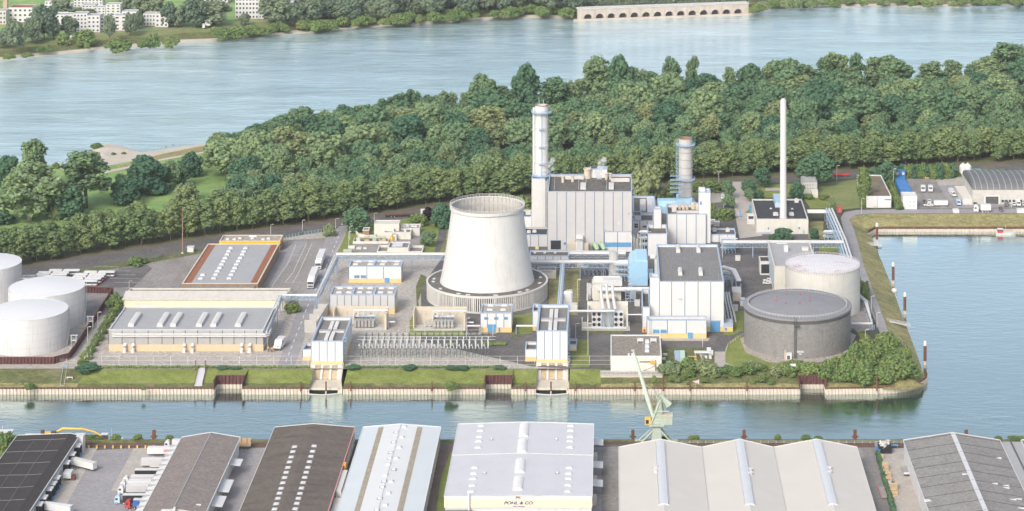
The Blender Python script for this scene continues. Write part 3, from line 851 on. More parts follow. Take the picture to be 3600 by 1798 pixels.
# ---- white chimney
def chimney(name, label, u, vtop, vbase, rpx, ybase, mat, rim, zb):
 y = ybase
 x = XU(u, y)
 zt = ZT(vtop, y)
 r = rpx / F * y
 return thing(name, label, 'chimney',(x, y, zb)), r, zt - zb, y
stz = st.zt
ch, r, h, cy = chimney('chimney', 'tall white flue stack with blue railed platforms above the cream stair tower',1904,370,620,23.4, st.y + 7, 'chimney_white', None, stz)
h = ZT(370, cy) - stz
MB().lathe([(r,0),(r * .985, h),(r * .86, h),(r * .86, h - 3),(.01, h - 3)], seg=32).build('shaft', 'chimney_white', ch, smooth=False)
MB().lathe([(r * .985, h - .1),(r * 1.03, h - .1),(r * 1.03, h + .3),(r * .85, h + .3),(r * .85, h - .1)], seg=32, closed=True).build('rim', 'brown_brick', ch)
MB().tube([(-r - .65,-.6,-.5),(-r - .65,-.6, h - 1.5)],.85,10).build('side_flue', 'pipe_white', ch)
def platform(parent, R0, z, wd=1.9, name='platform', mat='sky_steel', n=24):
 mb = MB().lathe([(R0, z),(R0 + wd, z),(R0 + wd, z + .35),(R0, z + .35)], seg=n, closed=True)
 mb.lathe([(R0 + wd - .08, z + 1.5),(R0 + wd, z + 1.5),(R0 + wd, z + 1.7),(R0 + wd - .08, z + 1.7)], seg=n, closed=True)
 mb.lathe([(R0 + wd - .08, z + .9),(R0 + wd, z + .9),(R0 + wd, z + 1.02),(R0 + wd - .08, z + 1.02)], seg=n, closed=True)
 for k in range(n):
  a = 2 * math.pi * k / n
  c, s_ = math.cos(a), math.sin(a)
  mb.box((R0 + wd - .05) * c - .06,(R0 + wd - .05) * c + .06,(R0 + wd - .05) * s_ - .06,(R0 + wd - .05) * s_ + .06, z + .35, z + 1.6)
 for k in range(8):
  a = 2 * math.pi * k / 8
  mb.bar(((R0 + wd * .9) * math.cos(a),(R0 + wd * .9) * math.sin(a), z),(R0 * math.cos(a), R0 * math.sin(a), z - 2.2),.18)
 return mb.build(name, mat, parent)
platform(ch, r + .05, h - 4.6,2.2)
for v in (448,512,571,600):
 z = ZT(v, cy) - stz
 MB().lathe([(r + .01, z),(r + .3, z),(r + .3, z + .4),(r + .01, z + .4)], seg=24, closed=True).build('hoop', 'pale_grey', ch)
mb = MB()
for sx in (-.35,.35): mb.box(sx + .2 - .07, sx + .2 + .07,-r - .55,-r - .4,0, h - 4)
for k in range(int(h / 1.5)): mb.box(-.15,.55,-r - .52,-r - .43, k * 1.5, k * 1.5 + .12)
for v in (452,514,574):
 z = ZT(v, cy) - stz
 mb.box(-1.8,2.0,-r - 1.4,-r - .1, z, z + .2).box(-1.8,2.0,-r - 1.45,-r - 1.36, z + 1, z + 1.15)
mb.build('ladder', 'sky_steel', ch)
for a, b_ in ((-1.6,4.6),(1.2,3.4)): MB().tube([(a,0, h),(a,0, h + b_)],.14,5).build('lightning_rod', 'pale_grey', ch)
platform(ch, r + .1,.3,1.6)
# ---- low wings round the boiler house
lw = B('control_wing', 'low white wing with blue seams between cooling tower and boiler house',1842,1925,868,826,800, wall='grey_panel', roof='black_roof', seams=[.28,.62])
lw.roof_vent(1859,819,2.2,2,1.5, name='roof_fan'); lw.roof_vent(1879,817,2.2,2,1.5, name='roof_fan')
lw2 = B('filter_room', 'small white block with machinery on top, behind the cooling tower rim',1830,1869,815,762,738, wall='white_panel', roof='dark_gravel_roof')
lw2.rbox('machine', 'offwhite',1848,1866,756,744, depth=4)
ww = B('feed_water_house', 'dark windowless link wall behind the stair tower',1916,1926,826,640, depth=8, wall='mid_grey', seam_mat=None)
mw = B('pump_annex', 'white annex with wide blue stripe in front of the boiler house',2125,2221,886,815,795, wall='white_panel', seams=[.48], parapet=2.2)
mw.front('blue_stripe', 'door_blue',2126,2221,853,869,.05,.1)
mw.rbox('roof_cabinet', 'offwhite',2166,2173,811,797, depth=2)
fl = B('cable_house', 'long low dark-roofed building with blue trim in front of the boiler house gate',1862,1999,920,900,881, wall='white_panel', roof='dark_gravel_roof', seams=seams(5))
for u in (1880,1915,1952): fl.roof_vent(u,891,1.2,1.0,.9, name='roof_fan')
c1 = B('service_block', 'grey flat-roofed block with white fan boxes, between the two units',2226,2306,800,748,690, wall='white_panel', roof='dark_gravel_roof', parapet=1.0)
for v in (709,719,730,741): c1.roof_vent(2260, v,3.6,2.0,1.6, 'white_paint', 'fan_box')
for v in (715,724): c1.roof_vent(2286, v,2.4,1.8,1.5, 'white_paint', 'fan_box')
x0, y0 = c1.R(2276,750); x1, y1 = c1.R(2303,694)
MB().box(x0, x1, y0, y1, c1.rz, c1.rz + .25).build('roof_slab', 'pale_grey', c1.root)
c2 = B('service_annex', 'low white annex with a square window below the grey service block',2223,2297,838,776,752, wall='white_panel', roof='dark_gravel_roof', seams=[.35,.7])
c2.window(2230,2243,786,802, nx=2, nz=2)
c2.window(2259,2273,793,801, nx=3)
c2.front('vent_panel', 'offwhite',2259,2273,815,825)
c3 = B('service_hut', 'small white stair head on the service annex',2223,2255,776,758,743, z0=c2.zt - .9, wall='white_panel', roof='dark_gravel_roof', parapet=.5)
c3.front('door', 'blue_window',2224,2231,759,774)
# ---- second unit
lt = B('lift_tower', 'slim white lift tower with open roof left of the second unit',2297,2325,868,735,725, wall='white_panel', roof='dark_gravel_roof', parapet=1.8)
lt.front('door', 'door_blue',2308,2316,827,841)
lb = B('stair_block', 'white stair block below the slim lift tower',2277,2346,900,822,790, wall='white_panel', roof='dark_gravel_roof', parapet=2.2, edge=True)
u2 = B('boiler_house', 'white boiler house of the second unit with grey stack behind, blue seams',2346,2482,858,753,718, wall='white_panel', seams=[.245,.495,.745], parapet=2.0)
u2.louvre(2379,2456,740,750,1.6,20)
u2.louvre(2363,2410,715,722,1.4,10)
for u, v in ((2389,737),(2403,737),(2416,737),(2438,735)):
 x, y = u2.R(u, v)
 MB().cyl((x, y, u2.rz),1.6 if u > 2430 else .9,4 if u > 2430 else 2.6,14).build('exhaust_pipe', 'pale_concrete', u2.root)
u2.rbox('fan_housing', 'offwhite',2362,2378,746,724, depth=4)
u2.rbox('fan_housing', 'offwhite',2446,2460,740,718, depth=4)
rt = B('access_tower', 'tall narrow white tower at the right end of the second unit',2457,2498,856,676,663, wall='white_panel', roof='white_paint', seam_mat='trim_blue', edge=False)
rt.front('door', 'door_blue',2461,2467,709,721)
rt.rbox('hood', 'white_panel',2457,2479,676,663, depth=4)
ra = B('switch_house', 'low white switch house with blue trim right of the second unit',2498,2587,852,825,803, wall='white_panel', roof='dark_gravel_roof', seams=[.34,.67])
ra.roof_vent(2512,814,2.2,2.4,2.2, 'offwhite', 'roof_fan'); ra.roof_vent(2558,814,2.2,2.4,2.2, 'offwhite', 'roof_fan')
gy = P(0,742)[1] + 2
gx = XU(2410, gy)
gs = thing('chimney', 'broad grey steel stack with blue galleries and brown mouth behind the second unit', 'chimney',(gx, gy,0))
gh = ZT(487, gy)
gr = 24.5 / F * gy
MB().lathe([(gr * 1.0,0),(gr, gh * .3),(gr * .97, gh),(gr * .88, gh),(gr * .88, gh - 5),(.01, gh - 5)], seg=36).build('shaft', 'chimney_grey', gs)
MB().lathe([(gr * .97, gh),(gr * 1.0, gh),(gr * 1.0, gh + .35),(gr * .875, gh + .35),(gr * .875, gh - 3),(gr * .89, gh - 3)], seg=36, closed=True).build('rim', 'brown_brick', gs)
platform(gs, gr + .02, ZT(510, gy),1.7)
platform(gs, gr + .02, ZT(632, gy),1.7)
for v in (535,560,588,612,660,690):
 z = ZT(v, gy)
 MB().lathe([(gr + .01, z),(gr + .14, z),(gr + .14, z + .3),(gr + .01, z + .3)], seg=32, closed=True).build('hoop', 'mid_grey', gs)
mb = MB()
z0, z1 = ZT(632, gy), ZT(508, gy)
for k in range(int((z1 - z0) / 2.4)):
 z = z0 + k * 2.4
 mb.box(-gr - 1.5,-gr - .2,-.6,.6, z, z + .12)
 mb.bar((-gr - 1.9,-.8, z),(-gr - .5,-.8, z + 2.4),.16)
for a in (-1.5,-.4):
 mb.box(-gr + a - .08,-gr + a + .08,-.95,-.8, z0, z1 + 1.5)
for k in range(int((z0 - 20) / 2.4)):
 z = z0 - k * 2.4
 mb.box(gr + .2, gr + 1.8,-.9,.9, z, z + .15)
 mb.bar((gr + .4,-.8, z),(gr + 1.7,-.8, z - 2.4),.16)
mb.build('stair_cage', 'sky_steel', gs)
fd = thing('flue_duct', 'light blue flue duct wrapped round the foot of the grey stack', 'duct',(gx, gy,0))
z = lambda v, y=gy: ZT(v, y)
xl, xr = XU(2311, gy) - gx, XU(2454, gy) - gx
zt = ZT(700, gy)
mb = MB().xprism([(4.5,0),(4.5, zt - 4),(2.0, zt),(-6, zt),(-9, zt - 3),(-9,0)], xl,-gr - 1.5)
mb.build('duct_bend', 'light_blue', fd)
MB().xprism([(8,0),(8, zt - 1),(gr + 1.2, zt + 2),(-gr - 1.6, zt + 1.5),(-gr - 1.6,0)],-gr - 1.4, xr - 4).build('duct_body', 'light_blue', fd)
MB().yprism([(xr - 4,0),(xr,0),(xr, zt - 5),(xr - 4, zt + .5)],-5,6).build('duct_end', 'light_blue', fd)
mb = MB()
for k in range(5):
 zz = 14 + k * 2.6
 mb.box(xl + 8, xl + 17,-10.8,-9.05, zz, zz + .2).box(xl + 8, xl + 17,-10.85,-10.75, zz + 1, zz + 1.12)
mb.build('gallery', 'sky_steel', fd)
# ---- turbine hall in front
th = B('turbine_hall', 'large white turbine hall with grey roof, four blue seams and a blue roller door',2318,2545,1167,990,860, wall='white_panel', roof='grey_roof', plinth=(1150, 'yellow_band'), seams=[.19,.395,.60,.795], parapet=1.4)
for u, v in ((2391,956),(2463,956),(2384,876),(2455,876)):
 th.roof_vent(u, v + 6,2.0,9,2.4, 'offwhite', 'skylight_box')
th.front('roller_door', 'door_blue',2497,2532,1130,1167,.1)
th.front('door_frame', 'trim_blue',2495,2534,1127,1130,.16)
th.front('floodlight', 'pale_grey',2385,2396,1047,1052,.8)
mb = MB()
for k in range(26):
 x, y = th.R(2325 + k * 8.4,984); x2, y2 = th.R(2333 + k * 8.0,868)
 if k % 4 == 0: mb.tube([(x, y, th.rz + .05),(x2, y2, th.rz + .05)],.12,4)
mb.build('roof_seam', 'mid_grey', th.root)
tt = B('lift_tower', 'narrow white tower with open roof at the left corner of the turbine hall',2284,2318,1160,976,962, wall='white_panel', roof='dark_gravel_roof', parapet=2.0)
tb = B('stair_block', 'white block with open roof at the left foot of the turbine hall',2258,2285,1170,1080,1016, wall='white_panel', roof='dark_gravel_roof', parapet=2.5, plinth=(1150, 'yellow_band'))
tb.front('hydrant_box', 'red_paint',2262,2268,1158,1166,.4)
ta = B('pump_annex', 'low white annex with yellow plinth and blue doors before the turbine hall',2274,2484,1191,1126,1112, wall='white_panel', plinth=(1173, 'yellow_band'), seams=[.345,.66], parapet=1.6)
ta.window(2296,2318,1159,1172, 'trim_blue', 'door_blue'); ta.window(2322,2344,1159,1172, 'trim_blue', 'door_blue')
ta.front('door', 'door_blue',2418,2437,1170,1191,.1)
mb = MB()
x0, z1 = ta.L(2283,1112); x1, z0 = ta.L(2290,1172)
for k in range(8): mb.box(x0, x1,-.5,-.4, z0 + (z1 - z0) * k / 8, z0 + (z1 - z0) * k / 8 + .12)
mb.box(x0, x0 + .12,-.52,-.4, z0, z1).box(x1 - .12, x1,-.52,-.4, z0, z1)
mb.build('ladder', 'sky_steel', ta.root)
te = B('valve_house', 'low yellow and blue lean-to at the right foot of the turbine hall',2545,2577,1168,1138, depth=9, wall='trim_blue', plinth=(1150, 'yellow_band'), roof='pale_grey', trim=None, seam_mat=None)
te.front('door', 'door_blue',2548,2556,1153,1163)
# ---- light-blue air intake filter house
iy = P(0,1006)[1]
ix = XU(2245, iy)
ih = thing('air_filter_house', 'tall light blue air intake filter house left of the turbine hall', 'filter house',(ix, iy,0))
wl_, wr_ = XU(2212, iy) - ix, XU(2277, iy) - ix
zt = ZT(920, iy)
dp = 24.0
mb = MB().box(wl_ + 5, wr_,0, dp,0, zt).yprism([(wl_,0),(wl_ + 5,0),(wl_ + 5, zt),(wl_ + 2, zt),(wl_, zt - 2)],.01, dp - .01)
mb.yprism([(wl_ + 3, zt),(wr_ - .1, zt),(wr_ - .4, zt + 1.0),(wl_ + 4, zt + 1.0)],0.4, dp - .3)
mb.build('body', 'light_blue', ih)
mb = MB()
for k in range(4):
 zz = 2 + k * (zt - 4) / 4
 mb.yprism([(wl_ - .9, zz),(wl_ - .02, zz),(wl_ - .02, zz + 2.0)],1, dp - 1)
mb.build('weather_hood', 'sky_steel', ih)
MB().tube([(wr_ + 1.5,6, zt + 1),(wr_ + 4,6, zt + 1),(wr_ + 5.5,6, zt - 1),(wr_ + 5.5,6, zt - 12)],1.5,12).build('exhaust_pipe', 'pipe_white', ih)
MB().xprism([(6,2),(14,2),(14, zt - 8),(6, zt - 6)], wr_ + .05, wr_ + 3).build('transition_duct', 'light_blue', ih)
# ---- oil house with slim cream chimney
oh = B('oil_house', 'cream flat house with black roof around the slim cream chimney',2660,2841,824,771,701, wall='cream_wall', roof='black_roof', trim='offwhite', seam_mat='pale_grey', seams=[.53], parapet=.7)
oh.front('garage_door', 'offwhite',2709,2756,798,823); oh.window(2699,2704,800,807, 'door_blue', 'blue_window'); oh.window(2807,2813,799,806, 'door_blue', 'blue_window')
oh.front('plinth_strip', 'trim_blue',2660,2709,817,823,.05); oh.front('door', 'sky_steel',2823,2829,809,823)
for u in (2727,2782): oh.roof_vent(u,757,3.0,3.0,1.8, 'offwhite', 'smoke_vent')
oh.roof_vent(2800,712,2.2,2.2,2.6, 'offwhite', 'roof_fan')
for u, v in ((2710,735),(2785,736),(2767,705)): oh.roof_vent(u, v,1.2,1.0,.7, 'offwhite', 'roof_light')
x0, y0 = oh.R(2725,730); x1, y1 = oh.R(2740,703)
MB().xprism([(y0, oh.rz),(y1, oh.rz),(y1, oh.rz + 4),(y0 + 1, oh.rz + 3)], x0, x1 + 3).build('flue_duct', 'sky_steel', oh.root)
oy = oh.oy + 5.8
ox = XU(2753.5, oy)
oc = thing('chimney', 'very slim tall cream chimney rising from the black-roofed oil house', 'chimney',(ox, oy, oh.z0 + oh.rz))
hz = ZT(352, oy) - oh.rz
r = 11.2 / F * oy
MB().lathe([(r * 1.12,0),(r, hz * .35),(r * .95, hz),(.01, hz)], seg=24).build('shaft', 'chimney_white', oc)
MB().lathe([(r * .62, hz),(r * .62, hz + .9),(r * .5, hz + .9),(r * .5, hz - .2)], seg=20).build('flue_lip', 'pale_grey', oc)
MB().lathe([(r * 1.13,0),(r * 1.25,0),(r * 1.2,.8),(r * 1.11,.8)], seg=24, closed=True).build('base_ring', 'offwhite', oc)
gb = B('workshop', 'grey-roofed workshop with cream front behind the two big right-hand tanks',2722,2874,1040,937,848, wall='cream_wall', roof='smooth_grey_roof', trim='offwhite', seam_mat=None, parapet=.8)
gb.rbox('roof_cabinet', 'white_paint',2757,2771,886,868, depth=4); gb.rbox('roof_slab', 'offwhite',2731,2766,858,855, depth=6); gb.rbox('roof_cabinet', 'offwhite',2820,2842,882,872, depth=3)
w2 = -gb.w / 2
mb = MB()
for k in range(9): mb.box(w2 - .12, w2,2 + k * gb.d / 9,4.6 + k * gb.d / 9,3, gb.h - 2.5)
mb.build('window_band', 'sky_steel', gb.root)
gb2 = B('loading_porch', 'small black-roofed porch on the left side of the grey workshop',2672,2722,968,920,902, wall='white_panel', roof='black_roof', seam_mat=None, trim='offwhite', parapet=.3)
gb2.front('opening', 'dark',2676,2718,930,962,.05)
# ---- cooling tower
cy0, cz = 1338.0,8.0
cx0 = XU(1713, cy0)
ct = thing('cooling_tower', 'huge white hyperbolic cooling tower with streaked sides on a slatted round base', 'cooling tower',(cx0, cy0,0))
prof = [(27.1,8.0),(25.9,13),(24.6,20),(23.3,28),(22.1,36),(21.2,43),(20.6,48),(20.45,50.0),(21.2,50.3),(21.3,52.0),(20.2,52.0),(19.9,50.0)]
def smooth_prof(p, k=1): return p
mb = MB().lathe(prof, seg=96)
mb.build('shell', 'tower_white', ct)
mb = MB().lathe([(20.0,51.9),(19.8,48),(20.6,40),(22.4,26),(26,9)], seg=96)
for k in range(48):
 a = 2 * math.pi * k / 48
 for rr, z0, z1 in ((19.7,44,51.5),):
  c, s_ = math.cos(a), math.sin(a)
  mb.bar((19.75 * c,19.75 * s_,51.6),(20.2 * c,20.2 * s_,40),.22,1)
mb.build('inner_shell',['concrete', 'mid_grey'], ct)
mb = MB()
for z in (52.6,53.3): mb.lathe([(21.1, z),(21.25, z),(21.25, z + .14),(21.1, z + .14)], seg=72, closed=True)
for k in range(72):
 a = 2 * math.pi * k / 72
 c, s_ = math.cos(a) * 21.17, math.sin(a) * 21.17
 mb.box(c - .06, c + .06, s_ - .06, s_ + .06,52,53.4)
mb.build('rim_railing', 'offwhite', ct)
RS = 34.0
MB().lathe([(27.0,9.3),(RS - .4,8.9),(RS - .4,8.3),(27.0,8.8)], seg=96, closed=True).build('apron_roof', 'dark_gravel_roof', ct)
MB().lathe([(RS - .5,8.4),(RS + .5,8.4),(RS + .5,9.5),(RS - .5,9.5)], seg=96, closed=True).lathe([(RS - .6,0),(RS + .3,0),(RS + .3,.9),(RS - .6,.9)], seg=96, closed=True).build('ring_beam', 'offwhite', ct)
MB().lathe([(RS - 1.4,0.2),(RS - 1.4,8.4)], seg=96).build('louvre_backing', 'dark_grey', ct)
mb = MB()
for k in range(180):
 a = 2 * math.pi * k / 180
 mb.cbox((RS * math.cos(a), RS * math.sin(a),.5),(.6,.6 if k % 10 else 1.1,8.3), a)
mb.build('louvre_slats', 'offwhite', ct)
for k in range(16):
 a = 2 * math.pi * (k + .5 + .3 * math.sin(k * 2.1)) / 16
 mb = MB().cbox((30.6 * math.cos(a),30.6 * math.sin(a),9.0),(1.5,2.5,.3), a + .3 * (k % 3 - 1))
 mb.build('hatch_cover', 'pale_grey', ct)
# ---- storage tanks
def tank(label, u, vb_front, rpx, h_v, mat, roofmat, rise, vc=None, wide_rim=False, rail='offwhite', yc=None):
 yf = P(0, vb_front)[1]
 r = rpx / F * (yf / (1 - rpx / F))
 y = yf + r
 x = XU(u, y)
 h = ZT(h_v, yf)
 t = thing('storage_tank', label, 'tank',(x, y,0))
 MB().lathe([(r,0),(r, h)], seg=80).build('shell', mat, t)
 MB().lathe([(r + .02, h - .02),(r * .5, h + rise * .75),(r * .2, h + rise * .97),(.01, h + rise)], seg=80).build('roof', roofmat, t, smooth=True)
 return t, r, h, x, y
def ring_rail(t, r, z, mat='offwhite', n=60, name='railing'):
 mb = MB()
 for dz in (.6,1.15): mb.lathe([(r - .06, z + dz),(r + .06, z + dz),(r + .06, z + dz + .1),(r - .06, z + dz + .1)], seg=n, closed=True)
 for k in range(n):
  a = 2 * math.pi * k / n
  c, s_ = r * math.cos(a), r * math.sin(a)
  mb.box(c - .06, c + .06, s_ - .06, s_ + .06, z, z + 1.2)
 return mb.build(name, mat, t)
def spiral(t, r, h, mat='offwhite', a0=.1, a1=.9):
 mb = MB()
 n = 40
 for k in range(n):
  a = a0 + (a1 - a0) * k / n
  z = h * k / n
  mb.cbox(((r + .6) * math.cos(a),(r + .6) * math.sin(a), z),(1.0,.7,.12), a)
  mb.cbox(((r + 1.05) * math.cos(a),(r + 1.05) * math.sin(a), z),(.08,.3,1.2), a)
 return mb.build('stairway', mat, t)
t1, r, h, x, y = tank('nearest white storage tank with clean white dome and streaked wall, beside the maroon wall',101,1254,135,1129, 'tank_white', 'tank_roof',1.6)
spiral(t1, r, h, 'pale_grey',-.15,.35); MB().lathe([(r, h - .15),(r + .15, h - .15),(r + .15, h + .12),(r, h + .12)], seg=80, closed=True).build('rim', 'pale_grey', t1)
for k in (1,2,3,4): MB().lathe([(r + .01, h * k / 5),(r + .05, h * k / 5),(r + .05, h * k / 5 + .12),(r + .01, h * k / 5 + .12)], seg=80, closed=True).build('weld_hoop', 'concrete', t1)
t2, r, h, x, y = tank('middle white storage tank, partly behind the nearest white tank',164,1172,131,1045, 'tank_white', 'tank_roof',1.6)
spiral(t2, r, h, 'pale_grey',-.15,.35); MB().lathe([(r, h - .15),(r + .15, h - .15),(r + .15, h + .12),(r, h + .12)], seg=80, closed=True).build('rim', 'pale_grey', t2)
for k in (1,2,3,4): MB().lathe([(r + .01, h * k / 5),(r + .05, h * k / 5),(r + .05, h * k / 5 + .12),(r + .01, h * k / 5 + .12)], seg=80, closed=True).build('weld_hoop', 'concrete', t2)
t3, r, h, x, y = tank('grey-walled storage tank cut by the left edge, behind two white tanks',-52,1075,125,957, 'tank_white', 'tank_roof',1.6)
MB().box(r - 1, r + 4,-1,1, h * .5, h * .5 + .4).build('gangway', 'offwhite', t3)
t4, r, h, x, y = tank('cream storage tank with pink-mottled roof behind the dark grey tank',2892,1124,131,964, 'tank_cream', 'pink_pale_roof',1.2)
ring_rail(t4, r - .1, h, 'offwhite',64)
mb = MB()
for k in range(90):
 a = 2 * math.pi * k / 90
 mb.cbox(((r + .12) * math.cos(a),(r + .12) * math.sin(a), h - 1.0),(.25,.2,1.0), a)
mb.build('rim_bracket', 'mid_grey', t4)
MB().lathe([(r + .01, h * .52),(r + .12, h * .52),(r + .12, h * .52 + .25),(r + .01, h * .52 + .25)], seg=80, closed=True).build('weld_hoop', 'pale_concrete', t4)
t5, r, h, x, y = tank('squat dark grey storage tank with flat grey roof at the peninsula tip',2803,1263,187,1130, 'tank_grey', 'tank_grey_roof',3.0)
MB().lathe([(r - .1, h + .05),(r + .55, h - .1),(r + .55, h + .9),(r - 2.6, h + 1.1),(r - 2.6, h + .4)], seg=96, closed=True).build('rim', 'tank_grey_roof', t5)
MB().lathe([(r + .03, h - 1.9),(r + .05, h - 1.9),(r + .05, h - .1),(r + .03, h - .1)], seg=96, closed=True).build('rim_shade_band', 'dark_grey', t5)  # dark ring laid on the shell as the shade under the rim
ring_rail(t5, r - 2.0, h + 1.0, 'pale_grey',90)
for k in range(1,7): MB().lathe([(r + .01, h * k / 8),(r + .05, h * k / 8),(r + .05, h * k / 8 + .12),(r + .01, h * k / 8 + .12)], seg=96, closed=True).build('weld_hoop', 'tank_grey_roof', t5)
mb = MB()
xx = XU(2796, y - r) - x
yy = -math.sqrt(r * r - xx * xx)
for s_ in (-.5,.5): mb.box(xx + s_ - .1, xx + s_ + .1, yy - .9, yy - .5,0, h + 2)
for k in range(int(h / .9)): mb.box(xx - .5, xx + .5, yy - .8, yy - .65, k * .9, k * .9 + .14)
mb.box(xx - .4, xx + 2.4, yy - 2, yy - .1, h - 2.6, h - 2.3).box(xx - .4, xx + 2.4, yy - 2, yy - 1.9, h - 1.5, h - 1.3)
mb.build('ladder', 'dark_grey', t5)
for k in range(8):
 a = 2 * math.pi * k / 8 + .3
 px_, py_ = -2.0 + 9.6 * math.cos(a),9.6 * math.sin(a) + 3
 zz = h + 3.0 * (1 - math.hypot(px_, py_) / r) * .95
 MB().cyl((px_, py_, zz - .3),.2,1.0,8,1).cyl((px_, py_, zz + .7),.45,.5,10,0,.35).build('vent_cap',['red_paint', 'pale_grey'], t5)
mb = MB()
xx = XU(2802, y - r) - x
for a, b, c, d in ((0,3.6,3.3,4.4),(1.0,2.4,2.2,3.0)):
 for k in range(6):
  mb.box(xx + a + (b - a) * k / 6, xx + a + (b - a) * (k + .75) / 6,-r - .14,-r + .3, c, d - .15 * (k % 2))
mb.build('lettering', 'white_paint', t5)
rs = thing('pipe_riser', 'cluster of upright white pipes in the gap right of the boiler house', 'pipes',(*P(2236,886),0))
for k in range(8): MB().tube([(-2.6 + k * .9,(k % 3) * 1.2,0),(-2.6 + k * .9,(k % 3) * 1.2,10.5 - (k % 4)),(-2.6 + k * .9,(k % 3) * 1.2 + 3,10.5 - (k % 4))],.26,6).build('pipe',('pipe_white', 'pale_grey')[k % 2], rs)
def frame(label, u, v, w_, d, h, nx=4, nz=3):
 t = thing('steel_frame', label, 'steel frame',(*P(u, v),0))
 for i in range(nx + 1):
  x = -w_ / 2 + w_ * i / nx
  for y in (0, d): MB().box(x - .15, x + .15, y - .15, y + .15,0, h).build('column', 'trim_blue', t)
 for j in range(1, nz + 1):
  z = h * j / nz
  MB().box(-w_ / 2, w_ / 2,-.12, d + .12, z - .12, z).build('grating', 'sky_steel', t)
  MB().box(-w_ / 2, w_ / 2,-.2,-.12, z + .95, z + 1.07).build('handrail', 'sky_steel', t)
  MB().tube([(-w_ / 2 - 1, d * .3, z + .5),(w_ / 2 + 1.5, d * .3, z + .5)],.34,8).tube([(-w_ / 2, d * .7, z + .6),(w_ / 2, d * .7, z + .6)],.42,8).build('pipes',('pipe_white', 'offwhite', 'pale_grey')[j % 3], t)
 for i in range(nx):
  MB().bar((-w_ / 2 + w_ * i / nx,-.1,0),(-w_ / 2 + w_ * (i + 1) / nx,-.1, h / nz),.14).build('brace', 'sky_steel', t)
frame('blue steel frame with white pipes right of the turbine hall roof',2562,892,8,7,8)
frame('blue steel frame with pipes at the left of the air filter house',2186,990,7,6,9)
frame('low blue steel frame with pipes left of the gas turbine',2092,968,12,5,6,5,2)
frame('blue steel platform between the service annex and the slim lift tower',2266,884,5,4,11,2,3)
frame('blue steel platform behind the dark grey tank, left of the grey workshop',2556,1005,5,5,7,2,2)
frame('stepped blue pipe frame at the foot of the promenade pipes',2925,850,9,6,5,4,2)
for k,(u, v, w_, h, m) in enumerate(((2040,940,4,3, 'offwhite'),(2062,946,3,2.4, 'pale_grey'),(2078,1040,3,4, 'offwhite'),(2226,1050,3,5, 'pale_grey'),(2240,1078,3,3, 'offwhite'),(2216,1020,2.4,3, 'sky_steel'),(2594,918,3,2.6, 'offwhite'),(2586,1096,2.6,3, 'pale_grey'),(1900,1020,3,2, 'offwhite'))):
 c = thing('equipment_cabinet', 'small %s cabinet among the pipes, %s' % (('white', 'grey', 'blue')[('offwhite', 'pale_grey', 'sky_steel').index(m)],('below the cable house', 'left of the steel frame by the gas turbine', 'left of the gas turbine casing', 'right of the gas turbine casing', 'under the exhaust pipe of the gas turbine', 'between gas turbine and air filter house', 'right of the turbine hall roof', 'beside the sloping silver pipe bundle', 'at the right side of the tower apron')[k]), 'cabinet',(*P(u, v),.1))
 MB().box(-w_ / 2, w_ / 2,0,2,0, h).build('body', m, c); MB().box(-w_ / 2 - .1, w_ / 2 + .1,-.1,2.1, h, h + .2).build('roof', 'pale_grey', c)
